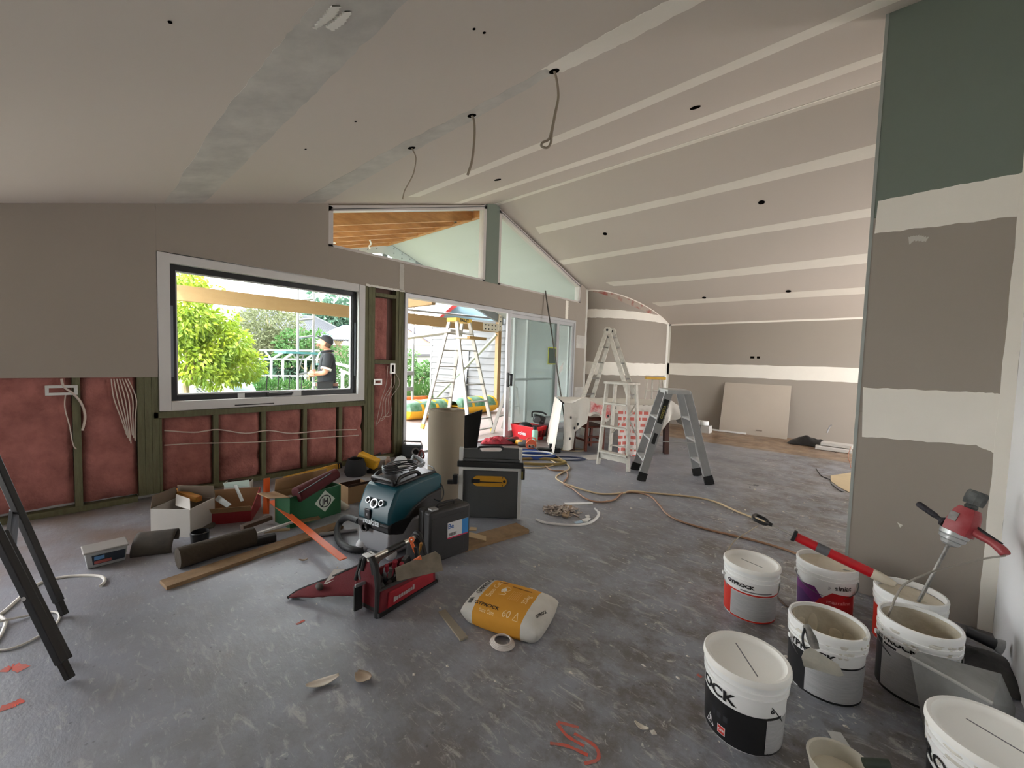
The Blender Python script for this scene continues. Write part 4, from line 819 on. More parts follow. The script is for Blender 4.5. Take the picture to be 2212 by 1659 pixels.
# clothes
J = [B(0, 0, .90)+((.17, .165),), B(.01, 0, 1.12)+((.17, .165),), B(0, 0, 1.36)+((.18, .165),), B(-.012, 0, 1.485)+(.085,), B(0, .19, 1.43)+(.088,), B(.04, .25, 1.24)+(.078,), B(0, -.19, 1.43)+(.088,), B(.04, -.25, 1.24)+(.078,)]
shirt = skin('polo_shirt', J, [(0, 1), (1, 2), (2, 3), (2, 4), (4, 5), (2, 6), (6, 7)], M_shirt, man)
for s_ in (-1, 1):
    q = MB(); q.cyl(B(.036, .25*s_, 1.245), B(.045, .255*s_, 1.215), .08, .08, 18, caps=False); obj('sleeve_trim', q, M_white, shirt, smooth=True, solid=.006)
    q = MB(); q.tube(spl([B(.105, .035*s_, 1.50), B(.145, .07*s_, 1.42), B(.158, .085*s_, 1.32)], 5), .011); obj('white_stripe', q, M_white, shirt, smooth=True)
q = MB(); q.tube(spl([Vector(B(.085*math.cos(a), .085*math.sin(a), 1.505+.02*abs(math.sin(a/2)))) for a in [i*.5-3.0 for i in range(13)]], 3), .02); obj('collar', q, M_shirt, shirt, smooth=True)
q = MB(); q.box(B(.158, .085, 1.30), (.03, .03, .03)); obj('chest_logo', q, mat('logo_teal', (140, 200, 196), .6), shirt)
J = [B(0, 0, .95)+((.15, .14),), B(0, .09, .86)+(.105,), B(.02, .11, .48)+(.08,), B(0, .12, .10)+(.07,), B(0, -.09, .86)+(.105,), B(.02, -.11, .48)+(.08,), B(0, -.12, .10)+(.07,)]
trs = skin('trousers', J, [(0, 1), (1, 2), (2, 3), (0, 4), (4, 5), (5, 6)], M_trs, man)
q = MB(); pts = [Vector(B(.165*math.cos(a), .18*math.sin(a), .965)) for a in [i*math.pi/14 for i in range(28)]]
for i in range(28): q.bar(pts[i], pts[(i+1) % 28], .014, .05)
belt = obj('belt', q, mat('belt_brown', (150, 104, 90), .6), trs); q = MB(); c = Vector(B(.172, .0, .965)); q.box(c, (.06, .07, .06)); obj('belt_buckle', q, M_ladder, belt, bev=.006)
q = MB(); q.bb((0, 0, 0), (0, 0, 0)); 
q = MB(); c = Vector(B(.05, .19, .92)); Rb = Matrix(((fb.x, lb2.x, 0), (fb.y, lb2.y, 0), (0, 0, 1))); q.box(c, (.24, .07, .17), Rb); q.box(c+Vector((0, 0, .09)), (.25, .075, .02), Rb); obj('tool_pouch', q, mat('pouch_black', (30, 30, 34), .6), trs, bev=.01)
for s_ in (-1, 1):
    q = MB(); q.box(B(.06, .125*s_, .05), (.28, .10, .09), Rb); obj('boot', q, mat('boot_brown', (92, 70, 52), .7), man, bev=.03)
# hands: palm and five curled fingers, closed on the opposite upper arm
def hand(c, fdir, pn, parent, sc=1.0):
    c = Vector(c); fd = Vector(fdir).normalized(); pn = Vector(pn).normalized(); sd = pn.cross(fd).normalized(); J = [tuple(c-fd*.045*sc)+(.028*sc,), tuple(c)+((.036*sc, .017*sc),)]; E = [(0, 1)]
    for k, (o_, L) in enumerate(((-.030, .062), (-.010, .072), (.010, .068), (.029, .054))):
        b_ = c+fd*.035*sc+sd*o_*sc; i = len(J)
        J += [tuple(b_)+(.0095*sc,), tuple(b_+fd*L*.5*sc+pn*.004)+(.009*sc,), tuple(b_+fd*L*.8*sc+pn*.022*sc)+(.008*sc,), tuple(b_+fd*L*.85*sc+pn*.042*sc)+(.007*sc,)]; E += [(1, i), (i, i+1), (i+1, i+2), (i+2, i+3)]
    i = len(J); b_ = c-fd*.01*sc-sd*.036*sc; J += [tuple(b_)+(.012*sc,), tuple(b_+fd*.03*sc-sd*.018*sc+pn*.01)+(.010*sc,), tuple(b_+fd*.055*sc-sd*.012*sc+pn*.025*sc)+(.009*sc,)]; E += [(1, i), (i, i+1), (i+1, i+2)]
    return skin('hand', J, E, M_skin, parent, sub=1)
hand(B(.225, -.16, 1.17), lb2*-1+fb*-.35, fb*-1, man); hand(B(.275, .15, 1.14), lb2*.9+fb*-.35+Vector((0, 0, .2)), fb*-1, man)
# ================================================================== FOREGROUND THINGS
M_bucket = mat('bucket_white', (240, 240, 238), .42, var=.10, vscale=6, rgb2=(222, 220, 216))
M_lid = mat('bucket_lid', (240, 238, 232), .5, var=.2, vscale=4, rgb2=(226, 222, 214))
M_smear = mat('compound_smear', (222, 218, 208), .85, var=.5, vscale=18, rgb2=(176, 170, 158), bump=.4, bscale=40)
M_paste = mat('compound_paste', (214, 204, 184), .55, var=.35, vscale=9, rgb2=(190, 178, 156), bump=.8, bscale=14)
M_lblack = mat('label_black', (16, 16, 18), .4, var=.12, vscale=20, rgb2=(60, 60, 64)); M_lgrey = mat('label_paper', (186, 186, 186), .6, var=.5, vscale=60, rgb2=(142, 142, 144), stretch=(.3, .3, 6))
M_lred = mat('label_red', (206, 52, 38), .45); M_ink = mat('ink_black', (14, 14, 15), .5); M_inkw = mat('ink_white', (225, 225, 225), .5); M_pencil = mat('marker_grey', (120, 120, 122), .7)
M_wire = mat('wire_steel', (110, 110, 110), .4, metal=.8)
M_inner = mat('inner_smear', (206, 198, 180), .7, var=.7, vscale=12, rgb2=(172, 160, 138), bump=.5, bscale=20)
CAMA = lambda p: math.atan2(-p[1], -p[0])
def bucket(name, label, P, h, rt, rb, lid=None, fill=None, group='plaster compound buckets on the floor'):
    P = Vector(P); t = thing(name, label, 'bucket', P, group=group); ca = CAMA(P)
    R = lambda z: rb+(rt-.008-rb)*min(1, z/h)
    prof = [(0, .0), (rb-.004, 0), (rb, .006)]
    for f_, d in ((.73, 0), (.735, .005), (.77, .005), (.775, .001), (.81, .001), (.815, .006), (.85, .006), (.855, .001), (.90, .001), (.905, .005), (.97, .006), (1.0, .004)): prof.append((R(f_*h)+d, f_*h))
    prof += [(R(h)-.004, h)]
    if lid is None:
        zf = fill*h; prof += [(R(h*.9)-.006, h*.9), (R(zf)-.007, zf)]
    q = MB(); q.lathe(prof, (0, 0, 0), n=56); body = obj('body', q, M_bucket, t, smooth=True, local=True)
    if lid is not None:
        q = MB(); q.lathe([(0, h-.010), (rt-.030, h-.010), (rt-.020, h-.004), (rt-.014, h+.004), (rt-.004, h+.006), (rt, h+.001), (rt+.001, h-.014), (rt-.005, h-.016)], n=56); l = obj('lid', q, M_lid, t, smooth=True, local=True)
        if lid:
            a, ln, off = lid; d = Vector((math.cos(ca+a), math.sin(ca+a), 0)); n_ = Vector((-d.y, d.x, 0)); c = n_*off+Vector((0, 0, h-.0095)); q = MB(); q.bar(c-d*ln/2, c+d*ln/2, .004, .001); obj('marker_line', q, M_pencil, l, local=True)
    else:
        q = MB(); zf = fill*h; rf = R(zf)-.008
        q.grid(lambda u, v: (rf*v*math.cos(u*2*math.pi), rf*v*math.sin(u*2*math.pi), zf-.012+.014*wob(u*6.28*1+v*5, P.x*10)*v*(1-v)*3+.01*v), 40, 8); obj('compound', q, M_paste, t, smooth=True, local=True)
        if fill < .6: q = MB(); q.lathe([(R(zf)-.0082, zf-.01), (R(h*.9)-.0072, h*.9), (R(h*.95)-.0068, h*.955)], n=48); obj('inner_smear', q, M_inner, t, smooth=True, local=True)
    def patch(z0, z1, a0, a1, m, nm='label_panel', off=.0008, parent=body, n=None):
        q = MB(); n = n or max(3, int(abs(a1-a0)/6)); q.grid(lambda u, v: ((R(z0+(z1-z0)*v)+off)*math.cos(ca+rad(a0+(a1-a0)*u)), (R(z0+(z1-z0)*v)+off)*math.sin(ca+rad(a0+(a1-a0)*u)), z0+(z1-z0)*v), n, 3); return obj(nm, q, m, parent, smooth=True, local=True)
    def word(s, size, a, z, m=M_ink, bold=.0, xs=1.0, align='CENTER', parent=body, off=.0022, shear=0.0, tilt=0.0):
        q = text_mb(s, size, bold, xs, align, shear); q.v = [((R(z+y)+off)*math.cos(ca+rad(a)+x/R(z)), (R(z+y)+off)*math.sin(ca+rad(a)+x/R(z)), z+y+x*tilt) for x, y, _ in q.v]; return obj('lettering', q, m, parent, local=True)
    def poly(pts, m, off=.0012, nm='label_panel'):   # pts (angle deg, z)
        q = MB(); n = 10; c = (sum(p[0] for p in pts)/len(pts), sum(p[1] for p in pts)/len(pts)); W = lambda a, z: ((R(z)+off)*math.cos(ca+rad(a)), (R(z)+off)*math.sin(ca+rad(a)), z)
        for i in range(len(pts)):
            A, B_ = pts[i], pts[(i+1) % len(pts)]
            for j in range(n):
                for k in range(6):
                    f0, f1 = k/6, (k+1)/6; u0, u1 = j/n, (j+1)/n
                    e = lambda u, f: W(c[0]+(A[0]+(B_[0]-A[0])*u-c[0])*f, c[1]+(A[1]+(B_[1]-A[1])*u-c[1])*f)
                    q.quad(e(u0, f0), e(u1, f0), e(u1, f1), e(u0, f1))
        return obj(nm, q, m, body, local=True)
    def bail(a, drop, grip=True, up=None):
        """wire handle pivoting on the two ears at angle a and a+180"""
        d = Vector((math.cos(ca+rad(a)), math.sin(ca+rad(a)), 0)); n_ = Vector((-d.y, d.x, 0)); zb = .70*h; r_ = R(zb)+.010; L_ = r_*1.02; pts = []
        for i in range(15):
            u = math.pi*i/14; v = d*(r_*math.cos(u))+n_*(L_*math.sin(u)*math.cos(drop))+Vector((0, 0, zb+L_*math.sin(u)*math.sin(drop)*.98)); pts.append(v)
        q = MB(); q.tube(pts, .0022, n=6); hn = obj('handle', q, M_wire, t, smooth=True, local=True)
        for s_ in (-1, 1): q = MB(); q.cyl(d*(s_*(r_-.012))+Vector((0, 0, zb)), d*(s_*(r_+.003))+Vector((0, 0, zb)), .010, n=10); obj('ear', q, M_bucket, t, local=True)
        if grip: q = MB(); q.tube(pts[6:9], .009, n=10); obj('grip', q, M_bucket, hn, smooth=True, local=True)
    return t, body, patch, word, poly, bail, R
# front bucket, bottom centre-right
t, b, patch, word, poly, bail, R = bucket('compound_bucket', 'white lidded bucket with black lower label, nearest of the standing buckets to the sack', (-.308, 1.655, 0), .262, .139, .123, lid=(.45, .17, 0))
patch(.006, .140, -175, 34, M_lblack); patch(.012, .132, 34.5, 95, M_lgrey); patch(.132, .141, 34, 60, M_lblack); patch(.006, .013, 34, 96, M_lblack)
word('GYPROCK', .050, -76, .152, bold=.0016, xs=1.25); word('G', .018, 41, .158, bold=.001)
q = MB(); ca = CAMA((-.308, 1.655)); W = lambda a, z, o=.0016: ((R(z)+o)*math.cos(ca+rad(a)), (R(z)+o)*math.sin(ca+rad(a)), z)
q.tube([W(40, .178), W(48, .158), W(56, .137), W(63, .118)], .0018, n=5); obj('marker_stroke', q, M_ink, b, local=True)
for A_, B_ in (((-60, .025), (-44, .025)), ((-44, .025), (-52, .062)), ((-52, .062), (-60, .025))):
    q = MB(); q.tube([W(*A_), W(*B_)], .0009, n=4); obj('warning_triangle', q, M_inkw, b, local=True)
q = MB(); q.tube([W(-52, .052), W(-51, .04), W(-53, .033)], .0018, n=4); obj('warning_symbol', q, M_inkw, b, local=True)
patch(.022, .052, -36, -23, M_inkw, 'badge', .0012); pr = patch(.024, .050, -35.3, -23.7, M_lred, 'badge', .0016); word('CSR', .0125, -29.5, .033, M_inkw, .0004)
for k, a in enumerate((-48, -38, -27)): patch(.075, .095, a, a+7, mat('label_faint', (46, 46, 50), .5), 'label_icon', .0013)
# red labelled bucket, farthest left
t, b, patch, word, poly, bail, R = bucket('compound_bucket', 'white lidded bucket with red stripe label, farthest left of the buckets', (-.463, 2.476, 0), .272, .134, .120, lid=(1.1, .11, 0))
patch(.010, .150, -160, -44, M_lred); patch(.014, .140, -43, 110, M_lgrey); patch(.142, .150, -44, 110, M_lred); patch(.004, .012, -44, 110, M_lred)
word('GYPROCK', .024, -23, .176, bold=.0012, xs=1.2); patch(.157, .163, -20, 50, M_pencil, 'small_print'); bail(-75, -.9, False)
for a_, z_ in ((-38, .12), (-38, .105), (-38, .09)): pass
# siniat bucket by the partition corner
t, b, patch, word, poly, bail, R = bucket('compound_bucket', 'open bucket with purple and red label, under the red tube by the partition corner', (-.169, 2.80, 0), .268, .140, .122, fill=.93)
poly([(-75, .012), (-75, .165), (-62, .165), (-56, .148), (-20, .158), (-2, .105), (-25, .012)], mat('label_purple', (108, 36, 108), .45)); poly([(-75, .012), (-75, .10), (-50, .11), (-22, .075), (-25, .012)], mat('label_violet', (78, 34, 96), .45), .0016)
poly([(-32, .012), (-10, .10), (14, .150), (66, .135), (80, .012)], mat('label_scarlet', (190, 26, 34), .45), .002)
word('siniat', .034, 36, .168, bold=.0006, xs=1.15); word('mastaline', .026, 30, .092, mat('ink_pink', (232, 150, 150), .6), .0004, xs=1.15, off=.003); patch(.203, .210, 22, 40, M_pencil, 'small_print')
q = MB(); ca = CAMA((-.169, 2.80))
for k in range(6): a = k*math.pi/3; q.bar(((R(.172)+.002)*math.cos(ca+rad(8)+.012*math.cos(a)*3/3), (R(.172)+.002)*math.sin(ca+rad(8)+.012*math.cos(a)), .172+.004*math.sin(a)), ((R(.172)+.002)*math.cos(ca+rad(8)+.055*math.cos(a)), (R(.172)+.002)*math.sin(ca+rad(8)+.055*math.cos(a)), .172+.008*math.sin(a)), .002, .001)
obj('star_mark', q, M_pencil, b, local=True); bail(-78, -.5, False)
# open bucket with the tool in it
t, b, patch, word, poly, bail, R = bucket('compound_bucket', 'open plaster-smeared bucket with black label corner and paddle hooked on its rim', (-.112, 2.121, 0), .272, .137, .124, fill=.45)
patch(.008, .165, -175, -28, M_lblack); patch(.014, .150, -28, 100, M_lgrey); patch(.150, .157, 22, 84, M_lblack); patch(.004, .013, -40, 100, M_lblack); word('GYPROCK', .036, -30, .172, bold=.0012, xs=1.2)
bail(-60, -1.0)
q = MB(); rng = random.Random(3)
def drip(q, R, ca, a, z, l, w_): q.sph(((R(z)+.001)*math.cos(ca+rad(a)), (R(z)+.001)*math.sin(ca+rad(a)), z), 1, 8, 6, (.004, w_, l), Matrix.Rotation(ca+rad(a), 3, 'Z'))
ca = CAMA((-.112, 2.121))
for i in range(26): drip(q, R, ca, rng.uniform(-80, 85), rng.uniform(.20, .268), rng.uniform(.004, .016), rng.uniform(.004, .02))
obj('dried_splash', q, M_smear, b, smooth=True, local=True, kind='stuff')
q = MB()
for a_, z0_, z1_, w_ in ((165, .13, .19, .03), (205, .13, .23, .02), (232, .14, .21, .035), (258, .16, .25, .016), (266, .17, .255, .014), (275, .16, .25, .018), (140, .13, .2, .03)): q.sph(((R(.2)-.009)*math.cos(ca+rad(a_)), (R(.2)-.009)*math.sin(ca+rad(a_)), (z0_+z1_)/2), 1, 10, 8, (.0035, w_, (z1_-z0_)/2), Matrix.Rotation(ca+rad(a_), 3, 'Z'))
obj('compound_streak', q, M_paste, t, smooth=True, local=True, kind='stuff')
# right open bucket
t, b, patch, word, poly, bail, R = bucket('compound_bucket', 'open thickly smeared bucket behind the grey plastic tub, right side', (.168, 2.338, 0), .300, .131, .120, fill=.30)
patch(.008, .200, -175, -58, M_lblack); patch(.014, .185, -56, 70, M_lgrey); patch(.187, .196, -52, -28, M_lblack); patch(.004, .014, -58, 70, M_lblack); patch(.01, .2, -58, -55, M_lblack); word('GYPROCK', .030, -36, .206, bold=.0012, xs=1.15)
q = MB(); rng = random.Random(4); ca = CAMA((.168, 2.338))
for i in range(46): drip(q, R, ca, rng.uniform(-85, 85), rng.uniform(.215, .296), rng.uniform(.003, .010), rng.uniform(.004, .022))
obj('dried_splash', q, M_smear, b, smooth=True, local=True, kind='stuff'); bail(-70, -.7, False)
# mixing bucket against the partition
t, b, patch, word, poly, bail, R = bucket('compound_bucket', 'full open bucket against the partition with the mixer shaft standing in it', (.156, 2.720, 0), .262, .135, .122, fill=.90)
patch(.008, .170, -175, -20, M_lred); patch(.014, .16, -20, 80, M_lgrey)
# bottom right corner bucket
t, b, patch, word, poly, bail, R = bucket('compound_bucket', 'lidded smeared bucket cut off by the lower right corner of the photo', (.300, 1.775, 0), .272, .146, .126, lid=(1.25, .14, .02))
patch(.006, .135, -175, -40, M_lblack); word('GYPROCK', .050, -62, .150, bold=.0016, xs=1.25)
q = MB(); rng = random.Random(6); ca = CAMA((.3, 1.775))
for i in range(40): drip(q, R, ca, rng.uniform(-100, 80), rng.uniform(.17, .262), rng.uniform(.003, .014), rng.uniform(.004, .03))
obj('dried_splash', q, M_smear, b, smooth=True, local=True, kind='stuff')
# small mixing tub at the very bottom edge
pb3 = PZ(1815, 1700, 0); tb_ = thing('mixing_tub', 'round plastic tub with dried plaster, cut off by the bottom edge of the photo', 'tub', pb3)
q = MB(); q.lathe([(0, 0), (.075, 0), (.088, .075), (.092, .078), (.089, .08), (.084, .076), (.074, .015), (0, .012)], n=40); obj('tub_body', q, mat('tub_cream', (206, 200, 184), .5, var=.3, vscale=8), tb_, smooth=True, local=True)
q = MB(); q.lathe([(0, .03), (.08, .03)], n=24); obj('dried_plaster', q, M_paste, tb_, local=True)
q = MB(); q.tube([pb3+Vector((.05, .04, .085)), pb3+Vector((.075, .055, .09)), pb3+Vector((.11, .07, .10))], .014, n=10); obj('scraper_handle', q, mat('handle_darkgreen', (44, 54, 44), .5), label='dark green tool handle resting on the rim of the small tub', cat='handle', smooth=True)

# paddle / joint knife hooked on the open bucket
kn = thing('wide_joint_knife', 'plaster-caked wide joint knife with black handle hanging on an open bucket', 'knife', PD(1770, 1420, 1.515))
D0 = lambda x, y, dz=0: PD(x, y, 1.515+dz)
q = MB(); hp = [D0(1742, 1352, .05), D0(1752, 1375, .02), D0(1762, 1402, 0)]; q.tube(spl(hp, 4), [.013]*4+[.016]*3+[.013]*2, n=10); obj('handle', q, mat('handle_grimy', (46, 46, 46), .6, var=.7, vscale=14, rgb2=(170, 166, 158)), kn, smooth=True)
q = MB(); q.tube(spl([D0(1738, 1358, .04), D0(1734, 1375, .02), D0(1737, 1396, .01), D0(1748, 1402, 0)], 5), .004, n=6); obj('hang_loop', q, M_black, kn, smooth=True)
q = MB(); bl = [D0(1732, 1420, -.02), D0(1738, 1406, -.02), D0(1752, 1399, -.02), D0(1812, 1436, -.04), D0(1824, 1460, -.045), D0(1812, 1462, -.045), D0(1737, 1440, -.02)]; q.prism(bl, FWD*.003); obj('blade', q, mat('knife_blade_caked', (190, 186, 172), .8, var=.6, vscale=10, rgb2=(132, 130, 124)), kn, bev=.001)
# compound applicator tube lying over two rims
E0, E1 = PZ(1906, 1249, .300), PZ(1640, 1121, .455); ax = (E1-E0).normalized(); LN = (E1-E0).length
ap = thing('compound_applicator', 'red compound applicator tube with black grip lying across bucket rims', 'applicator', E0)
def A(s): return E0+ax*(s*LN)
q = MB(); q.cyl(A(.03), A(.68), .0235, n=24); rt_ = obj('barrel', q, mat('applicator_red', (196, 24, 36), .28), ap, smooth=True)
q = MB(); q.cyl(A(.40), A(.50), .0243, n=24, caps=False); obj('grey_band', q, mat('band_grey', (112, 112, 116), .5, var=.5, vscale=20), rt_, smooth=True)
q = MB(); q.cyl(A(.67), A(.70), .031, n=24); obj('end_cap', q, M_black, ap, smooth=True, bev=.002)
q = MB(); q.cyl(A(.69), A(.90), .006, n=12); obj('plunger_rod', q, mat('rod_chrome', (200, 200, 200), .2, metal=.9), ap, smooth=True)
sd_ = ax.cross(Vector((0, 0, 1))).normalized(); upv = sd_.cross(ax)
q = MB(); q.cyl(A(.88), A(.93), .010, .012, 12); lo = [A(.92)+sd_*.012, A(.94)+sd_*.036, A(1.0)+sd_*.045, A(1.04)+sd_*.038, A(1.055), A(1.04)-sd_*.038, A(1.0)-sd_*.045, A(.94)-sd_*.036, A(.92)-sd_*.012]; q.tube(spl(lo, 4), .0095, n=8); obj('d_grip', q, M_black, ap, smooth=True)
q = MB(); q.lathe([(.0, -.07), (.012, -.065), (.020, -.03), (.0245, .0), (.024, .025), (.020, .03)], A(.03), axis=ax, n=16); obj('nozzle_caked', q, M_paste, ap, smooth=True)
q = MB(); q.tube(spl([A(1.0)+Vector((0, 0, -.01)), PZ(1608, 1150, .10), PZ(1590, 1178, .02), PZ(1572, 1188, .0052)], 8), .004, n=6)
obj('thin_cord', MB().tube(spl([PZ(1637, 1136, .38), PZ(1614, 1150, .30), PZ(1590, 1165, .27), PZ(1572, 1188, .283)], 8), .0035, n=6), mat('cord_beige', (168, 158, 138), .7), label='thin beige cord from the black grip to the red labelled bucket', cat='cord', smooth=True)
# paddle mixer
D_t, D_b = PY(2062, 1152, 2.76), Vector((.150, 2.69, .10)); dx = (D_t-D_b).normalized()
mx = thing('paddle_mixer', 'red and black paddle mixer drill standing in the bucket by the partition', 'mixer', (.156, 2.72, .1))
q = MB(); q.cyl(D_b, D_t-dx*.05, .0075, n=10); sh_ = obj('shaft', q, mat('shaft_dirty', (96, 94, 96), .5, metal=.5, var=.6, vscale=12, rgb2=(190, 186, 176)), mx, smooth=True)
q = MB(); q.lathe([(0, -.065), (.020, -.06), (.032, -.052), (.036, -.04), (.034, -.037), (.044, -.032), (.047, -.018), (.045, -.014), (.050, -.010), (.052, .008), (0, .008)], D_t, axis=dx, n=28); obj('gear_housing', q, mat('housing_silver', (196, 198, 198), .35, metal=.55, var=.4, vscale=14, rgb2=(120, 120, 120)), mx, smooth=True, ang=25)
rg = PY(2190, 1172, 2.68)-PY(2062, 1152, 2.76); rg.normalize(); fr = dx.cross(rg).normalized(); rgt = fr.cross(dx)
Rm_ = Matrix(((rgt.x, fr.x, dx.x), (rgt.y, fr.y, dx.y), (rgt.z, fr.z, dx.z)))
M_mred = mat('mixer_red', (150, 40, 50), .45, var=.4, vscale=12, rgb2=(186, 120, 120))
q = MB()
for zz, sx, sy in ((0, .100, .090), (.05, .104, .092), (.10, .088, .084), (.125, .066, .066)):
    for k in range(16):
        a = 2*math.pi*k/16; c_, s_ = math.cos(a), math.sin(a); kk = (abs(c_)**3.5+abs(s_)**3.5)**(-1/3.5); q.v.append(tuple(D_t+Rm_ @ Vector((c_*kk*sx/2+.008, s_*kk*sy/2, zz+.006))))
q.f = [(j*16+k, j*16+(k+1) % 16, (j+1)*16+(k+1) % 16, (j+1)*16+k) for j in range(3) for k in range(16)]+[tuple(range(48, 64)), tuple(range(15, -1, -1))]; q.m = [0]*len(q.f); mh = obj('motor_housing', q, M_mred, mx, smooth=True)
q = MB(); q.box(D_t+Rm_ @ Vector((-.012, -.046, .075)), (.030, .006, .040), Rm_); lp = obj('rating_plate', q, mat('plate_grey', (136, 130, 128), .5, var=.6, vscale=40), mh)
q = MB(); q.lathe([(.020, .128), (.024, .14), (.020, .15), (.034, .152), (.037, .17), (.037, .205), (.030, .215), (0, .216)], D_t+Rm_ @ Vector((.008, 0, 0)), axis=dx, n=10); obj('rear_knob', q, mat('knob_grimy', (46, 50, 50), .6, var=.6, vscale=16, rgb2=(130, 132, 130)), mx)
q = MB(); q.tube(spl([D_t+Rm_ @ Vector((.045, 0, .045)), D_t+Rm_ @ Vector((.075, 0, .035)), D_t+Rm_ @ Vector((.115, 0, .030)), D_t+Rm_ @ Vector((.150, 0, .018)), D_t+Rm_ @ Vector((.168, 0, .004))], 4), [.022, .021, .02, .018, .017, .016, .016, .016, .016, .017, .018, .019, .019, .019, .019, .018, .016], n=12); obj('trigger_handle', q, M_mred, mx, smooth=True)
q = MB(); q.tube([D_t+Rm_ @ Vector((.05, 0, .066)), D_t+Rm_ @ Vector((.10, 0, .052)), D_t+Rm_ @ Vector((.145, 0, .04))], .006, n=6); obj('trigger', q, M_black, mx, smooth=True)
q = MB(); q.lathe([(0, .048), (.022, .048), (.024, .056), (.016, .064), (.010, .07), (.010, .085), (.0135, .09), (.0145, .165), (.012, .172), (0, .173)], D_t+Rm_ @ Vector((0, 0, .015)), axis=-rgt+dx*.28, n=14); obj('side_handle', q, mat('handle_ribbed', (40, 38, 46), .6, bump=.8, bscale=80), mx, smooth=True)
he = D_t+Rm_ @ Vector((.168, 0, 0)); ed_ = PZ(1928, 1304, .31)
q = MB(); q.tube(spl([he, PD(2120, 1208, 1.80), PD(2050, 1225, 1.78), PD(2000, 1240, 1.76), PD(1955, 1262, 1.74), PD(1936, 1288, 1.74), PD(1926, 1312, 1.74), PD(1910, 1350, 1.76)], 8), .0042, n=6); obj('power_cord', q, mat('cord_grey', (150, 144, 134), .7), mx, smooth=True)
# grey dusty tub leaning at the right, and the dark kit behind it
M_dustgrey = mat('dusty_grey_plastic', (112, 112, 110), .8, var=.8, vscale=5, rgb2=(150, 150, 148))
T0, T1, U0, U1, Wb = PZ(1966, 1420, .240), PZ(2145, 1520, .232), PZ(1985, 1407, .250), PZ(2163, 1455, .225), PZ(2196, 1532, .12)
gt = thing('plastic_tub', 'dust covered grey plastic tub tipped over between the right hand buckets', 'tub', (PZ(2050, 1600, 0).x, PZ(2050, 1600, 0).y, 0))
B0_, B1_ = PZ(1998, 1594, .004), PZ(2170, 1660, .004)
def slab(q, pts, th):
    pts = [Vector(p) for p in pts]; n_ = (pts[1]-pts[0]).cross(pts[2]-pts[0]).normalized(); q.prism(pts, n_*th)
q = MB(); slab(q, [T0, T1, B1_, B0_], .005); obj('tub_side', q, M_dustgrey, gt, bev=.002); q = MB(); slab(q, [T0, U0, U1, T1], .005); obj('tub_base', q, M_dustgrey, gt, bev=.002)
q = MB(); slab(q, [U1, Wb, B1_+Vector((.02, .1, 0)), T1], .005); obj('tub_end', q, M_dustgrey, gt, bev=.002); q = MB(); q.tube([T0, T0.lerp(T1, .5)+Vector((0, 0, .003)), T1], .006, n=6); obj('tub_rim', q, mat('rim_dust', (168, 166, 162), .9), gt, smooth=True)
q = MB(); q.cyl(PZ(2085, 1362, .13), PZ(2150, 1392, .11), .022, .024, 18); tc_ = obj('torch', q, M_black, label='black cylindrical torch lying by the right wall', cat='torch', smooth=True); q = MB(); q.cyl(PZ(2149, 1391, .1105), PZ(2166, 1399, .105), .025, .033, 18); obj('torch_head', q, mat('torch_grey', (150, 150, 150), .5, var=.5, vscale=20), tc_, smooth=True)
dbg = MB(); c0 = PZ(2140, 1425, .04); dbg.grid(lambda u, v: (c0.x-.12+.22*u, c0.y-.20+.34*v, .006+.06*max(0, math.sin(math.pi*u))**.6*max(0, math.sin(math.pi*v))**.6*(.8+.4*wob(u*6+v*7, 3))), 14, 18); obj('kit_bag', dbg, mat('kit_dark', (36, 36, 38), .8, var=.6, vscale=8, rgb2=(90, 88, 84)), label='dark crumpled kit bag under the torch by the right wall', cat='bag', smooth=True)
# small black fitting on the right wall
p = PX(2208, 583, XR-.004); q = MB(); q.cyl(p, p-Vector((.03, 0, 0)), .012, n=10); obj('wall_fitting', q, M_black, label='small black fitting on the right hand wall', cat='fitting')

# ---- yellow and white sack
bl_, br_, tr_, tl__ = [PZ(*p_) for p_ in ((995, 1364), (1168, 1408), (1206, 1322), (1046, 1264))]
LX = ((br_-bl_)+(tr_-tl__)).normalized(); WY = Vector((0, 0, 1)).cross(LX); SLn, SWd, SHt = .425, .315, .115; SCn = (bl_+br_+tr_+tl__)/4
sk = thing('plaster_sack', 'yellow and white paper sack of plaster lying flat on the floor', 'sack', SCn)
def SP(x, y, top=True, off=0.0):
    """x,y in -1..1 -> point on the sack's pillow surface"""
    e = max(0.0, (1-abs(x)**5.0)*(1-abs(y)**4.0)); z = SHt*(.5+.5*e**.42) if top else SHt*(.5-.5*min(1, e*3)**.5)
    sq = 1-.05*(1-e)+.0*x; z += .006*wob(x*4+y*2.5, 3)*e; 
    return SCn+LX*(x*SLn/2*(1-.03*y*y))+WY*(y*SWd/2*(1-.05*x*x))+Vector((0, 0, max(.002, z)+off))
M_sackw = mat('sack_paper', (214, 211, 203), .85, var=.35, vscale=10, rgb2=(184, 180, 172), bump=.25, bscale=25); M_sacky = mat('sack_yellow', (214, 152, 46), .8, var=.3, vscale=8, rgb2=(190, 130, 36), bump=.2, bscale=25)
X0_, X1_ = -.66, .58
for x0_, x1_, m_, nm in ((-1, X0_, M_sackw, 'sack_end'), (X0_, X1_, M_sacky, 'sack_middle'), (X1_, 1, M_sackw, 'sack_end')):
    q = MB()
    for top in (True, False): q.grid(lambda u, v: SP(x0_+(x1_-x0_)*u+.03*wob(v*5, 2)*((u == 1 and x1_ < 1) or (u == 0 and x0_ > -1)), math.sin((v-.5)*math.pi), top), 14, 24)
    obj(nm, q, m_, sk, smooth=True, ang=80)
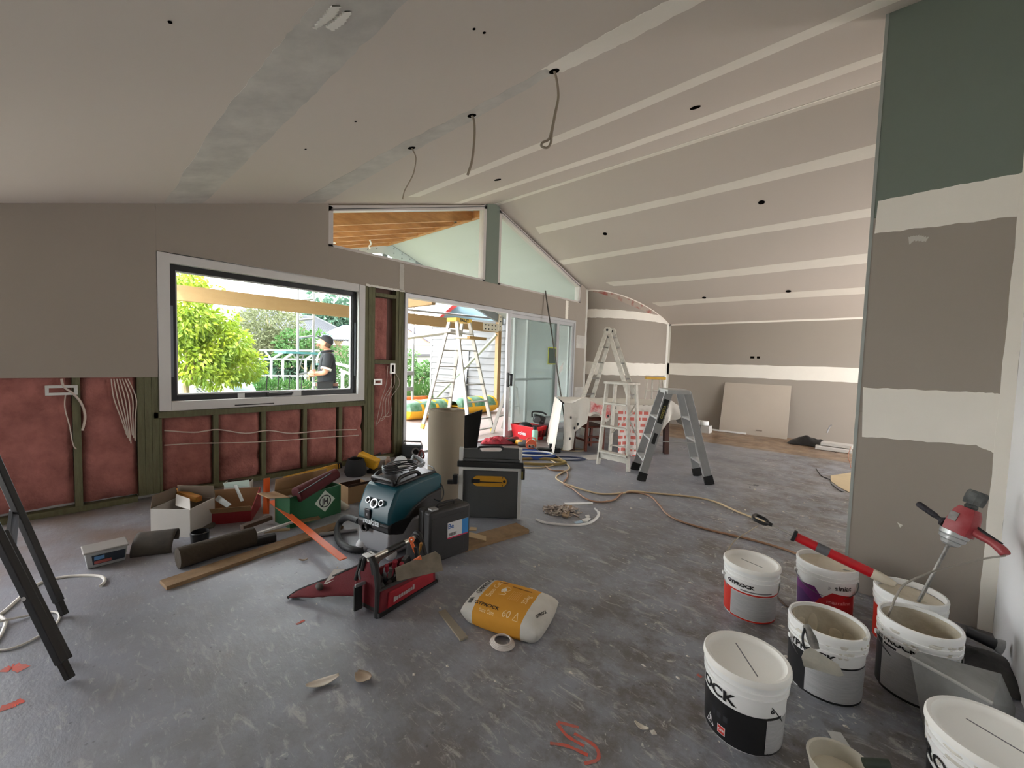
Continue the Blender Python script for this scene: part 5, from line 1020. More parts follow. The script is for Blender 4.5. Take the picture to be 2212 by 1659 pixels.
def sword(s, size, cx, cy, ang, m, bold=0.0, xs=1.0, off=.003):
    q = text_mb(s, size, bold, xs, 'CENTER'); c_, s_ = math.cos(ang), math.sin(ang)
    q.v = [tuple(SP(cx+(x*c_-y*s_)/(SLn/2), cy+(x*s_+y*c_)/(SWd/2), True, off)) for x, y, _ in q.v]; return obj('lettering', q, m, sk)
sword('GYPROCK', .040, -.72, .28, math.pi/2, M_ink, .0010, 1.0); sword('GYPROCK', .026, -.36, -.80, 0, M_ink, .0004, 1.15)
M_cream = mat('ink_cream', (240, 214, 160), .7); M_brown = mat('ink_brown', (140, 92, 28), .7)
sword('Base Cote', .040, -.42, .15, math.pi/2, M_cream, 0, 1.0); sword('60', .044, .18, -.92, 0, M_cream, 0, 1.0); sword('Base Cote', .020, -.30, -.95, 0, M_cream); sword('20kg', .040, .46, .0, math.pi/2, M_cream); 
q = MB()
def sline(pts, w_, m, nm='print_line'):
    q = MB(); P_ = [SP(x, y, True, .003) for x, y in pts]; 
    for i in range(len(P_)-1): q.bar(P_[i], P_[i+1], w_, .0006)
    return obj(nm, q, m, sk)
sline([(-.50, .60), (-.28, .60)], .008, M_brown); sline([(-.12, .52), (.40, .48)], .007, M_brown)
cir = [(-.18+.085*math.cos(a), .26+.125*math.sin(a)) for a in [i*.4 for i in range(17)]]; sline(cir, .003, M_cream, 'print_circle')
for k in range(6): sline([(.0+.045*k, .28), (.0+.045*k, -.25)], .0025, mat('ink_tan', (226, 172, 90), .8))
sline([(-.30, .12), (-.14, .02), (-.14, -.1), (-.28, -.14)], .004, M_cream, 'print_icon'); q = MB(); q.sph(SP(-.24, .18, True, .001), 1, 10, 6, (.014, .02, .002)); obj('print_blot', q, M_inkw, sk, smooth=True)
sline([(.36, -.93), (.42, -.70), (.48, -.93), (.36, -.93)], .003, M_cream, 'print_triangle')
cir = [(.32+.10*math.cos(a), .90+.05*math.sin(a)) for a in [i*.4 for i in range(17)]]; sline(cir, .003, M_inkw, 'print_seal')
for k in range(8): sline([(-.86, -.60-.028*k), (-.76, -.60-.028*k)], .0026 if k % 3 else .004, M_ink, 'barcode_bar')
sword('GYPROCK', .018, .90, -.35, 1.3, M_ink, .0006)
q = MB(); cc = PZ(1085, 1390, 0)
for k in range(4): pts = [cc+Vector((math.cos(a)*(.058-.006*k), math.sin(a)*(.05-.004*k), .004+.0045*k)) for a in [i*.35 for i in range(18)]]; q.tube(pts, .004, n=6, closed=True)
obj('cable_coil', q, mat('coil_white', (214, 206, 200), .6), label='small white cable coil peeping from under the sack', cat='cable', smooth=True)
def flatpiece(name, pts, th, m, label, cat, z=0.0015, **k):
    q = MB(); q.prism([PZ(*p_, z) for p_ in pts], (0, 0, th)); return obj(name, q, m, label=label, cat=cat, **k)
M_off = mat('offcut_board', (150, 140, 124), .9, var=.3, vscale=9, rgb2=(120, 112, 100))
flatpiece('board_offcut', [(947, 1324), (962, 1319), (1011, 1379), (994, 1386)], .009, M_off, 'narrow brown-grey board offcut beside the sack', 'offcut', bev=.001)
flatpiece('paper_strip', [(1786, 1579), (1816, 1583), (1862, 1652), (1846, 1660), (1836, 1659)], .002, mat('tape_paper', (206, 204, 200), .9, var=.3, vscale=12), 'white paper tape strip on the floor at the bottom right', 'strip')
def curl(name, px, ln, wd, ang, label, m):
    c = PZ(*px); q = MB(); ca_, sa_ = math.cos(ang), math.sin(ang)
    q.grid(lambda u, v: c+Vector(((u-.5)*ln*ca_-(v-.5)*wd*(1-(2*u-1)**2*.7)*sa_, (u-.5)*ln*sa_+(v-.5)*wd*(1-(2*u-1)**2*.7)*ca_, .004+.018*(2*u-1)**2*.5+.012*abs(v-.5))), 10, 5); return obj(name, q, m, label=label, cat='scrap', smooth=True, solid=.0015)
curl('paper_scrap', (697, 1478), .12, .045, 1.25, 'pale curled paper scrap on the floor, left of two in the foreground', mat('scrap_pale', (214, 204, 190), .9)); curl('paper_scrap', (784, 1467), .075, .06, .2, 'tan curled paper scrap on the floor, right of two in the foreground', mat('scrap_tan', (176, 158, 138), .9))
curl('paper_scrap', (655, 1213), .05, .02, .9, 'tiny tan wood scrap on the floor below the long plank', mat('scrap_tan', (176, 158, 138), .9)); curl('paper_scrap', (1385, 1575), .05, .02, .1, 'small pale scrap on the floor near the orange paint', MATS['scrap_pale'])
# orange spray paint marks, flat on the slab
M_opaint = mat('orange_spray', (226, 92, 72), .9, var=.8, vscale=14, rgb2=(140, 116, 110))
def spray(name, strokes, label, w_=.02):
    q = MB(); 
    for k, st in enumerate(strokes):
        P_ = spl([PZ(*s_, 0) for s_ in st], 6)
        for i in range(len(P_)-1):
            a, b_ = P_[i], P_[i+1]; d = (b_-a).normalized(); n_ = Vector((-d.y, d.x, 0)); w0 = w_*(.6+.4*wob(i*1.3+k, k)); w1 = w_*(.6+.4*wob((i+1)*1.3+k, k)); z_ = Vector((0, 0, .0012))
            q.quad(a-n_*w0+z_, b_-n_*w1+z_, b_+n_*w1+z_, a+n_*w0+z_)
    return obj(name, q, M_opaint, label=label, cat='paint mark')
spray('paint_mark', [[(1188, 1606), (1225, 1612), (1270, 1632)], [(1203, 1562), (1225, 1590), (1262, 1612)], [(1205, 1560), (1250, 1572)], [(1240, 1585), (1285, 1612), (1292, 1640), (1262, 1650)]], 'orange spray paint numerals on the floor at the bottom of the photo', .010)
spray('paint_mark', [[(640, 1349), (652, 1343), (658, 1340)]], 'small orange paint dab on the floor left of the sack', .013)
spray('paint_mark', [[(5, 1452), (28, 1440), (52, 1446)]], 'faint red paint patch under the black trestle, upper of two', .03); spray('paint_mark', [[(0, 1532), (30, 1522), (50, 1512)]], 'faint red paint patch at the left edge, lower of two', .03)
spray('paint_mark', [[(1506, 1457), (1516, 1464)]], 'orange paint dab behind the front bucket', .012)
# plaster crumbs scattered over the slab
q = MB(); rng = random.Random(11)
for i in range(520):
    x_ = rng.uniform(-2.6, .45); y_ = rng.uniform(.7, 4.6) if rng.random() < .8 else rng.uniform(4, 7); s_ = rng.choice((.004, .006, .009, .014)); a = rng.uniform(0, 6.28)
    if rng.random() > .25+.75*(x_+2.6)/3: continue
    k = len(q.v); z_ = .0008; pts = [(x_+s_*math.cos(a+t_)*rng.uniform(.5, 1.3), y_+s_*math.sin(a+t_)*rng.uniform(.3, 1), 0) for t_ in (0, 1.5, 3.1, 4.6)]; q.v += [(p_[0], p_[1], z_) for p_ in pts]+[((pts[0][0]+pts[2][0])/2, (pts[0][1]+pts[2][1])/2, s_*.6)]; q.f += [(k, k+1, k+4), (k+1, k+2, k+4), (k+2, k+3, k+4), (k+3, k, k+4)]; q.m += [0]*4
obj('plaster_crumbs', q, mat('crumb_white', (214, 208, 198), .9), label='small white plaster crumbs and chips scattered over the floor', cat='debris', kind='stuff')

# ---- black trestle at the left edge
tr = thing('steel_trestle', 'black steel folding trestle cut off by the left edge of the photo', 'trestle', PZ(120, 1420))
F1, F2 = PZ(152, 1466, .012), PZ(140, 1328, .012); K1, K2 = PZ(10, 1185, .5), PZ(40, 1105, .5)
for F_, K_, off in ((F1, K1, 0), (F2, K2, 1)):
    dr = (K_-F_).normalized(); tp = F_+dr*.92
    lg = obj('leg', MB().bar(F_+dr*.07, tp, .030, .030, up=FWD), M_black, tr, bev=.003)
    obj('leg_foot', MB().bar(F_, F_+dr*.09, .024, .024, up=FWD), M_dark, lg, bev=.003)
a1, a2 = F1+(K1-F1).normalized()*.55, F1+RIGHT*.02+FWD*.09+(K1-F1).normalized()*.02
obj('leg', MB().bar(PZ(147, 1424, .015), PZ(147, 1424, .015)+(K1-F1).normalized()*.6, .022, .022, up=FWD), M_black, tr, bev=.002)
obj('top_plate', MB().prism([PZ(42, 1098, .50), PZ(36, 1190, .43), PZ(18, 1198, .43), PZ(20, 1102, .50)], (0, 0, .004)), mat('plate_dark', (92, 96, 106), .4, metal=.3), tr, bev=.001)
obj('cross_rail', MB().bar(PZ(24, 1110, .49), PZ(12, 1192, .43), .012, .03), M_black, tr); 
q = MB(); p_ = F1+(K1-F1).normalized()*.36; q.cyl(p_-FWD*.02, p_-FWD*.017, .008, n=10); obj('pivot_bolt', q, M_alu, tr)
# white cable loops on the floor at the left
M_wcab = mat('cable_white', (212, 208, 200), .55)
q = MB(); q.tube(spl([PZ(-30, 1345, .006), PZ(10, 1320, .006), PZ(50, 1285, .006), PZ(90, 1258, .006), PZ(140, 1246, .006), PZ(190, 1243, .006), PZ(220, 1246, .006), PZ(226, 1256, .006), PZ(217, 1266, .006)], 8), .008, n=8); q.xf(Matrix.Identity(4)); obj('white_cable', q, M_wcab, label='thick white cable end curling across the floor by the trestle', cat='cable', smooth=True)
q = MB(); q.tube(spl([PZ(-40, 1350, .02), PZ(10, 1340, .02), PZ(60, 1330, .008), PZ(105, 1322, .006), PZ(128, 1327, .006), PZ(118, 1350, .006), PZ(70, 1382, .006), PZ(20, 1402, .006), PZ(-30, 1405, .006)], 8), .005, n=8); obj('white_cable', q, M_wcab, label='thin white cable loop lying under the black trestle', cat='cable', smooth=True)
q = MB(); q.tube(spl([PZ(-30, 1310, .012), PZ(5, 1335, .014), PZ(12, 1345, .012), PZ(0, 1375, .006), PZ(-20, 1400, .006)], 8), .007, n=8); obj('white_cable', q, M_wcab, label='white cable crossing the loop at the left edge', cat='cable', smooth=True)
# ================================================================== TOOLS IN THE MIDDLE
M_teal = mat('vacuum_teal', (12, 70, 82), .4, var=.15, vscale=5, rgb2=(9, 56, 67)); M_vgrey = mat('vacuum_grey', (150, 152, 156), .5, var=.2, vscale=6, rgb2=(120, 122, 126)); M_pblack = mat('plastic_black', (24, 25, 27), .4, var=.2, vscale=8, rgb2=(48, 48, 50))
M_metal = mat('dull_metal', (150, 150, 150), .4, metal=.7); M_red = mat('bag_red', (104, 12, 26), .8, var=.4, vscale=9, rgb2=(70, 8, 18), bump=.2, bscale=150); M_toolyel = mat('tool_yellow', (214, 158, 30), .5, var=.4, vscale=14, rgb2=(120, 90, 30))
M_card = mat('cardboard', (158, 126, 92), .9, var=.25, vscale=8, rgb2=(132, 104, 76)); M_wood = mat('plank_wood', (146, 118, 86), .85, var=.7, vscale=6, rgb2=(108, 86, 62), stretch=(2, 2, 6), bump=.2, bscale=40); M_orange = mat('straightedge_orange', (226, 98, 44), .45, var=.15, vscale=9)
def local_thing(name, label, cat, o, x, group=None):
    """thing with its base at o and its local x axis along the horizontal direction x"""
    return thing(name, label, cat, o, math.atan2(x[1], x[0]), group)
# ---- vacuum (local x = width to the right of its front, -y = front)
vw = Vector((.98, .20, 0)); vn = Vector((.20, -.98, 0)); vA = PZ(772, 1192); vc = vA+vw*.15-vn*.25; vc.z = 0
vac = local_thing('dust_extractor', 'teal and grey dust extractor vacuum with cord coiled on top', 'vacuum', vc, vw)
def vprof(pts, wd, m, nm, bev=.018, par=None):
    q = MB(); q.prism([(-wd/2, -.25+l, z) for l, z in pts], (wd, 0, 0)); return obj(nm, q, m, par or vac, bev=bev, local=True, smooth=True, ang=40)
tank = vprof([(.012, .035), (.0, .10), (.004, .20), (.04, .19), (.12, .155), (.20, .225), (.34, .245), (.34, .06), (.30, .035)], .29, M_vgrey, 'dust_tank')
vprof([(-.004, .185), (-.008, .235), (.02, .262), (.16, .262), (.22, .232), (.12, .145), (.05, .165)], .294, M_pblack, 'chin_panel', .012)
bodyv = vprof([(-.006, .236), (.0, .32), (.05, .425), (.085, .462), (.30, .478), (.47, .478), (.50, .45), (.505, .36), (.36, .345), (.22, .30), (.13, .238)], .30, M_teal, 'motor_head', .03)
vprof([(.14, .236), (.22, .31), (.36, .352), (.507, .362), (.502, .10), (.46, .06), (.342, .06), (.34, .24), (.20, .222)], .296, M_pblack, 'rear_cover', .015)
top = vprof([(.075, .462), (.09, .482), (.28, .496), (.47, .49), (.485, .47)], .235, M_pblack, 'top_tray', .01)
for x_ in (-.105, .105): q = MB(); q.tube(spl([(x_, -.15, .48), (x_*.98, -.12, .515), (x_*.98, .02, .522), (x_, .06, .49)], 5), .013, n=8); obj('tray_rail', q, M_pblack, top, smooth=True, local=True)
q = MB(); q.tube(spl([(-.09, -.165, .475), (-.085, -.175, .50), (.085, -.175, .50), (.09, -.165, .475)], 5), .014, n=8); obj('carry_handle', q, M_pblack, top, smooth=True, local=True)
slope = Vector((0, -.105, .05)).normalized(); sx = Vector((0, .05, .105)).normalized()
for x_, r_ in ((-.062, .020), (0.0, .032), (.058, .020)):
    c = Vector((x_, -.233, .365)) + (Vector((0, -.006, -.010)) if r_ > .03 else Vector()); q = MB(); q.lathe([(r_*.72, .004), (r_*.72, .012), (r_, .012), (r_, .0)], c, axis=slope, n=24); kn_ = obj('dial_ring', q, mat('dial_silver', (170, 174, 176), .35, metal=.4), bodyv, smooth=True, local=True, ang=30)
    q = MB(); q.lathe([(0, .010), (r_*.7, .010)], c, axis=slope, n=20); q.box(c+slope*.014, (r_*.3, .008, r_*1.2)); obj('dial_face', q, M_pblack, kn_, local=True)
q = MB(); q.box((-.045, -.258, .285), (.050, .012, .062)); sk2 = obj('socket_cover', q, M_pblack, bodyv, bev=.004, local=True); q = MB(); q.box((-.042, -.266, .282), (.012, .004, .014)); obj('socket_led', q, M_vgrey, sk2, local=True)
q = text_mb('makita', .058, .0014, .95, 'CENTER', .25); q.v = [(x-.012, -.261+.004, z_+.222) for x, z_, _ in q.v]; q.v = [(x, -.2625, z_) for x, y_, z_ in q.v]; obj('lettering', q, mat('ink_pale', (214, 222, 224), .5), bodyv, local=True)
q = MB(); q.lathe([(.018, .0), (.020, .02), (.030, .022), (.030, 0)], (-.06, -.255, .195), axis=(0, -1, 0), n=20); obj('hose_inlet', q, M_pblack, vac, smooth=True, local=True)
for x_, r_ in ((-.13, .055), (.13, .045)): q = MB(); q.sph((x_, -.22, .045), r_, 16, 10, (.8, .9, .8)); obj('caster_cover', q, mat('cover_white', (210, 212, 214), .5), vac, smooth=True, local=True)
for x_ in (-.15, .15): q = MB(); q.cyl((x_-.018, .17, .075), (x_+.018, .17, .075), .075, n=24); obj('rear_wheel', q, M_dark, vac, smooth=True, local=True)
for k in range(4):
    q = MB(); ph = k*1.3; pts = [(.085*math.cos(a+ph)*(1+.1*wob(a, k)), -.02+.14*math.sin(a+ph)*(1+.1*wob(a+2, k)), .535+.010*k+.012*wob(a*2+k, k)) for a in [i*.42 for i in range(15)]]; q.tube(spl(pts, 3), .0048, n=6); obj('cord_loop', q, mat('cord_black', (40, 42, 46), .35), vac, smooth=True, local=True)
q = MB(); q.tube(spl([PZ(925, 1005, .50), PZ(937, 1012, .5), PD(938, 1030, 3.0), PD(955, 1050, 3.0), PD(958, 1070, 2.9), PD(950, 1082, 2.8), PZ(938, 1078, .33)], 6), .005, n=6); obj('hanging_cord', q, MATS['cord_black'], vac, smooth=True)
q = MB(); q.tube(spl([PZ(775, 1125, .16), PZ(752, 1118, .13), PZ(735, 1128, .05), PZ(728, 1150, .025), PZ(735, 1172, .025), PZ(758, 1186, .025), PZ(785, 1188, .025)], 8), [.021+.0025*(i % 2) for i in range(49)], n=10); obj('suction_hose', q, mat('hose_black', (34, 35, 37), .5), label='ribbed black suction hose curling on the floor left of the vacuum', cat='hose', smooth=True)
q = MB(); q.cyl(PZ(690, 1155, .016), PZ(772, 1145, .016), .014, n=12); obj('wand_tube', q, M_metal, label='grey metal wand tube on the floor between plank and vacuum', cat='tube', smooth=True)
# ---- black tool case
cc1, cc2 = PZ(926, 1225), PZ(1014, 1192); cw = (cc2-cc1).normalized(); cn = Vector((cw.y, -cw.x, 0)); CWd = (cc2-cc1).length
tc = local_thing('tool_case', 'black plastic tool case standing on edge with a white and blue label', 'case', (cc1+cc2)/2, cw)
M_case = mat('case_black', (40, 40, 42), .5, var=.3, vscale=6, rgb2=(58, 57, 55))
case_b = obj('case_shell', MB().box((0, .035, .172), (CWd, .07, .335)), M_case, tc, bev=.016, local=True, smooth=True); obj('case_lid', MB().box((0, .105, .172), (CWd, .068, .335)), M_case, tc, bev=.016, local=True, smooth=True)
obj('case_recess', MB().box((-.02, -.001, .17), (CWd*.78, .006, .25)), M_case, case_b, bev=.004, local=True)
lbm = MB().box((.055, -.0055, .195), (.165, .002, .105)); lb_o = obj('case_label', lbm, mat('label_white', (206, 206, 206), .5), tc, local=True); obj('label_blue', MB().box((.113, -.007, .198), (.05, .002, .098)), mat('label_blue', (44, 128, 196), .5), lb_o, local=True); obj('label_stripe', MB().box((.055, -.007, .146), (.165, .002, .008)), mat('label_crimson', (196, 44, 84), .5), lb_o, local=True)
q = text_mb('Be', .044, .001); q.v = [(x-.025, -.0072, y+.207) for x, y, _ in q.v]; obj('lettering', q, mat('ink_blue', (30, 82, 150), .5), lb_o, local=True)
for k in range(9): obj('barcode_bar', MB().box((-.015+.007*k, -.0072, .168), (.003 if k % 3 else .0045, .001, .02)), M_ink, lb_o, local=True)
q = MB(); q.tube(spl([(-.06, .06, .335), (-.055, .06, .362), (.055, .06, .362), (.06, .06, .335)], 5), .008, n=8); obj('case_handle', q, M_pblack, tc, smooth=True, local=True)
obj('case_latch', MB().box((-.105, .045, .342), (.05, .05, .014)), M_metal, tc, bev=.004, local=True)
# ---- open red tool bag
g0, g1 = PZ(816, 1332), PZ(926, 1262); gl = (g1-g0).normalized(); gp_ = Vector((-gl.y, gl.x, 0)); GLn = (g1-g0).length; GW = .17
bag = thing('tool_bag', 'open dark red tool bag with black handle, front flap folded down', 'bag', (g0+g1)/2+gp_*GW/2)
def G(l, w_, z): return g0+gl*(l*GLn)+gp_*(w_*GW)+Vector((0, 0, z))
def gpoly(pts, th, m, nm, par=bag, **k):
    P_ = [Vector(p_) for p_ in pts]; n_ = (P_[1]-P_[0]).cross(P_[2]-P_[0]).normalized(); q = MB(); q.prism(P_, n_*th); return obj(nm, q, m, par, **k)
gpoly([G(0, 0, .015), G(1, 0, .015), G(1, 1, .015), G(0, 1, .015)], .02, M_dark, 'bag_base')
near = gpoly([G(0, -.02, .01), G(0, 1.02, .01), G(0.0, .98, .16), G(.02, .80, .25), G(.03, .62, .282), G(.03, .40, .282), G(.02, .18, .25), G(0, .03, .16)], .022, M_red, 'end_panel', bev=.006)
gpoly([G(1, -.02, .01), G(1, 1.02, .01), G(1, .98, .16), G(.98, .80, .25), G(.97, .62, .282), G(.97, .40, .282), G(.98, .18, .25), G(1, .03, .16)], -.022, mat('bag_black', (28, 27, 28), .8), 'end_panel', bev=.006)
side = gpoly([G(-.03, -.03, .01), G(1.08, -.06, .01), G(1.04, -.10, .105), G(.0, -.04, .135)], .018, M_red, 'side_panel', bev=.006)
gpoly([G(-.03, 1.03, .01), G(1.03, 1.03, .01), G(1.0, 1.03, .13), G(.0, 1.03, .15)], .018, M_red, 'side_panel', bev=.006)
gpoly([G(.10, -.13, .035), G(1.0, -.16, .03), G(.97, -.18, .098), G(.12, -.14, .115)], .012, mat('pocket_red', (150, 22, 36), .8, var=.2, vscale=10), 'side_pocket', par=side, bev=.004)
gpoly([G(-.04, -.06, .008), G(1.1, -.10, .008), G(1.1, -.10, .022), G(-.04, -.06, .030)], .02, M_dark, 'base_trim', par=side)
q = MB(); q.tube([G(.0, .0, .14), G(.03, .16, .255), G(.04, .4, .29), G(.04, .62, .29), G(.03, .82, .255), G(0, 1, .14)], .011, n=8); obj('trim_piping', q, M_dark, near, smooth=True)
for k in range(9): L_ = .20+.045*k; c_ = G(L_, -.235, .068+.004*(k == 8)); obj('worn_logo_bar', MB().bar(c_-gl*.006, c_+gl*.006, .002, .026 if k in (0, 8) else .017), mat('ink_silver', (170, 160, 160), .5), side)
q = MB(); q.cyl(G(.02, .5, .265), G(.98, .5, .265), .011, n=14); hb_ = obj('handle_bar', q, mat('bar_silver', (205, 200, 188), .3, metal=.5), bag, smooth=True); q = MB(); q.cyl(G(.36, .5, .265), G(.68, .5, .265), .0155, n=14); obj('bar_grip', q, M_dark, hb_, smooth=True)
for l_ in (.03, .97): q = MB(); q.tube(spl([G(l_, .25, .20), G(l_, .38, .275), G(l_, .62, .275), G(l_, .75, .20)], 4), .014, n=8); obj('bar_bracket', q, M_dark, bag, smooth=True)
obj('white_tag', MB().bar(G(.0, .30, .297), G(.02, .58, .297), .05, .004), M_inkw, near)
q = MB(); ct = g0+gp_*GW*.62-gl*.024; lg_ = [ct+Vector((0, 0, z_)) for z_ in (.225, .20, .17)]; q.tube(spl([lg_[0], lg_[1]+gp_*.008, lg_[2]], 4), .006, n=6); cl2 = obj('snap_clip', q, M_metal, near, smooth=True); obj('strap_buckle', MB().box(ct+Vector((0, 0, .145)), (.012, .055, .016), None), M_metal, near, bev=.002); obj('hanging_strap', MB().box(ct-gl*.004+gp_*.01+Vector((0, 0, .075)), (.012, .045, .13)), M_dark, near, bev=.003)
# flap folded out to the left
fa, fb_, fc, fd = G(.0, .95, .10), G(.55, 1.0, .17), PZ(700, 1235, .06), PZ(622, 1291, .012)
q = MB(); fpts = [PZ(622, 1291, .010), PZ(745, 1200, .115), G(.30, 1.0, .16), G(0, .95, .10), PZ(762, 1300, .03), PZ(700, 1292, .02)]
q.grid(lambda u, v: PZ(622, 1291, .012).lerp(G(0.0, .9, .06), u).lerp(PZ(640, 1278, .016).lerp(G(.5, 1.05, .19), u), v)+Vector((0, 0, .010*wob(u*7+v*4, 2))), 14, 8); flap = obj('front_flap', q, M_red, bag, smooth=True, solid=.008)
q = MB(); q.tube([PZ(640, 1278, .016).lerp(G(.5, 1.05, .19), k/14)+Vector((0, 0, .010*wob(k/14*7+4, 2))) for k in range(15)], .008, n=6); q.tube([PZ(622, 1291, .012).lerp(PZ(640, 1278, .016), k) for k in (0, 1)], .008, n=6); obj('flap_binding', q, M_dark, flap, smooth=True)
gpoly([PZ(700, 1262, .065), PZ(738, 1264, .075), PZ(752, 1230, .115), PZ(722, 1230, .11)], .004, mat('paper_grey', (190, 186, 180), .8), 'notepad', par=flap); 
q = MB(); q.tube([G(-.02, -.05, .138), G(.5, -.09, .122), G(1.04, -.11, .108)], .010, n=6); obj('top_trim', q, M_dark, side, smooth=True)
q = MB(); q.tube([G(-.01, -.01, .0), G(.0, .0, .15), G(.02, .17, .252), G(.03, .40, .288)], .016, n=8); obj('edge_binding', q, M_dark, near, smooth=True)
# things carried in the bag
obj('hand_saw', MB().prism([PD(853, 1227, 2.02), PD(857, 1256, 2.0), PD(957, 1233, 2.06), PD(951, 1200, 2.10), PD(940, 1191, 2.11)], FWD*.004), mat('blade_dirty', (142, 132, 116), .7, var=.7, vscale=10, rgb2=(96, 84, 70)), label='dirty grey taping blade resting across the tool bag', cat='blade', bev=.001)
for (a, b_, r_, m_, nm, lb) in (((868, 1216), (866, 1236), .013, mat('handle_raspberry', (150, 30, 52), .4), 'screwdriver', 'red handled screwdriver at the front of the tool bag'), ((854, 1211), (850, 1232), .014, MATS['handle_raspberry'], 'screwdriver', 'red handled screwdriver beside the blade in the tool bag'), ((835, 1220), (836, 1238), .012, MATS['handle_raspberry'], 'screwdriver', 'red handled screwdriver nearest the end panel of the tool bag'), ((910, 1172), (905, 1200), .008, mat('handle_brass', (150, 108, 50), .5), 'file', 'brown handled tool at the far end of the tool bag')):
    q = MB(); A_, B_ = PD(*a, 2.12), PD(*b_, 2.16); q.lathe([(0, -.0), (r_*.8, .003), (r_, .012), (r_*.75, .03), (r_, .045), (r_*.6, .06), (.003, .065), (.003, .13)], A_, axis=(B_-A_), n=12); obj(nm, q, m_, label=lb, cat='tool', smooth=True)
q = MB(); ko = PD(889, 1166, 2.16); q.lathe([(.006, -.006), (.014, -.006), (.016, 0), (.014, .006), (.006, .006), (.006, -.006)], ko, axis=-FWD, n=16); kt = obj('snap_knife', q, mat('tool_orange', (232, 112, 58), .45), label='orange handled utility knife standing in the tool bag', cat='knife', smooth=True); q = MB(); q.bar(PD(889, 1172, 2.16), PD(899, 1195, 2.16), .016, .012, up=FWD); obj('knife_handle', q, MATS['tool_orange'], kt, bev=.003); obj('knife_grip', MB().bar(PD(897, 1182, 2.15), PD(901, 1206, 2.15), .014, .010, up=FWD), M_pblack, kt)
obj('orange_scraper', MB().prism([PD(892, 1210, 2.06), PD(893, 1216, 2.06), PD(912, 1212, 2.07), PD(908, 1200, 2.07), PD(902, 1204, 2.07)], FWD*.006), MATS['tool_orange'], label='orange scraper blade clipped over the bag contents', cat='scraper')
obj('spirit_level', MB().bar(G(.1, .72, .215), G(.85, .72, .245), .016, .03), mat('level_grimy', (74, 62, 54), .6, var=.6, vscale=20), label='grimy short level lying inside the tool bag', cat='level', bev=.002)
rng = random.Random(8); q = MB()
for i in range(26): c = G(rng.uniform(.1, .9), rng.uniform(.1, .8), rng.uniform(.07, .15)); q.box(c, (rng.uniform(.02, .05), rng.uniform(.02, .05), rng.uniform(.01, .04)), Euler((rng.uniform(0, 3), rng.uniform(0, 3), rng.uniform(0, 3))).to_matrix())
obj('bag_clutter', q, mat('clutter_dark', (40, 36, 36), .6, var=.5, vscale=30, rgb2=(90, 84, 78)), label='dark jumble of small tools filling the red tool bag', cat='tools', kind='stuff')
obj('tape_measure_tool', MB().sph(PZ(690, 1267, .07), 1, 14, 8, (.028, .018, .018)), mat('tool_olive', (62, 54, 46), .6), label='small dark tool lying on the folded bag flap', cat='tool', smooth=True)
# ---- table saw stored upright
sL, sR = PZ(990, 1118), PZ(1124, 1123); sw = (sR-sL).normalized(); SWW = (sR-sL).length
saw = local_thing('table_saw', 'grey jobsite table saw stood on its end with a yellow blade insert', 'saw', (sL+sR)/2, sw)
M_sg = mat('saw_table', (84, 86, 86), .5, metal=.25, var=.4, vscale=5, rgb2=(68, 69, 68)); M_rail = mat('saw_rail', (204, 204, 200), .45, metal=.1)
tbl = obj('saw_top', MB().bb((-SWW/2+.035, .0, .01), (SWW/2-.03, .03, .40)), M_sg, saw, bev=.004, local=True)
obj('saw_body', MB().bb((-SWW/2+.05, .032, .01), (SWW/2-.05, .13, .40)), M_pblack, saw, bev=.01, local=True)
obj('side_rail', MB().bb((-SWW/2-.002, -.012, .012), (-SWW/2+.032, .03, .585)), M_rail, saw, bev=.003, local=True); obj('side_rail', MB().bb((SWW/2-.028, -.012, .005), (SWW/2, .03, .59)), M_rail, saw, bev=.003, local=True)
obj('fence_rail', MB().bb((-SWW/2+.03, -.02, .405), (SWW/2-.02, .02, .428)), M_rail, saw, bev=.003, local=True); obj('fence_channel', MB().bb((-SWW/2-.015, -.03, .43), (SWW/2+.012, .03, .478)), M_pblack, saw, bev=.006, local=True); obj('fence_rail', MB().bb((-SWW/2+.03, -.022, .480), (SWW/2-.02, .02, .498)), M_sg, saw, bev=.003, local=True)
q = MB(); hw = SWW/2-.03; out_ = [(-hw, .50), (hw, .50), (hw, .590), (.10, .592), (.075, .56), (-.075, .555), (-.10, .582), (-hw, .575)]; q.prism([(x, -.004, z_) for x, z_ in out_], (0, .022, 0)); obj('extension_panel', q, M_sg, saw, bev=.002, local=True)
q = MB(); q.tube(spl([(-.105, .0, .575), (-.085, .0, .592), (.06, .0, .60), (.09, 0, .592), (.10, .0, .575)], 5), .010, n=8); obj('carry_handle', q, M_pblack, saw, smooth=True, local=True)
def capsule(x0, x1, z0, z1, n=10):
    r_ = (z1-z0)/2; c = (z0+z1)/2; return [(x1-r_+r_*math.sin(a), c-r_*math.cos(a)) for a in [math.pi*i/n for i in range(n+1)]]+[(x0+r_-r_*math.sin(a), c+r_*math.cos(a)) for a in [math.pi*i/n for i in range(n+1)]]
q = MB(); q.prism([(x, -.004, z_) for x, z_ in capsule(-.145, .135, .270, .355)], (0, .005, 0)); ins = obj('blade_insert', q, mat('insert_yellow', (204, 148, 34), .5, var=.2, vscale=10), tbl, local=True); obj('blade_slot', MB().bb((-.15, -.007, .302), (.10, -.004, .310)), M_ink, ins, local=True); obj('riving_block', MB().bb((-.155, -.014, .296), (-.085, -.003, .330)), M_pblack, ins, bev=.003, local=True)
for x_, z_ in ((.115, .315), (.10, .345), (.10, .280)): q = MB(); q.cyl((x_, -.006, z_), (x_, -.003, z_), .012 if z_ == .315 else .004, n=12); obj('insert_hole', q, M_ink, ins, local=True)
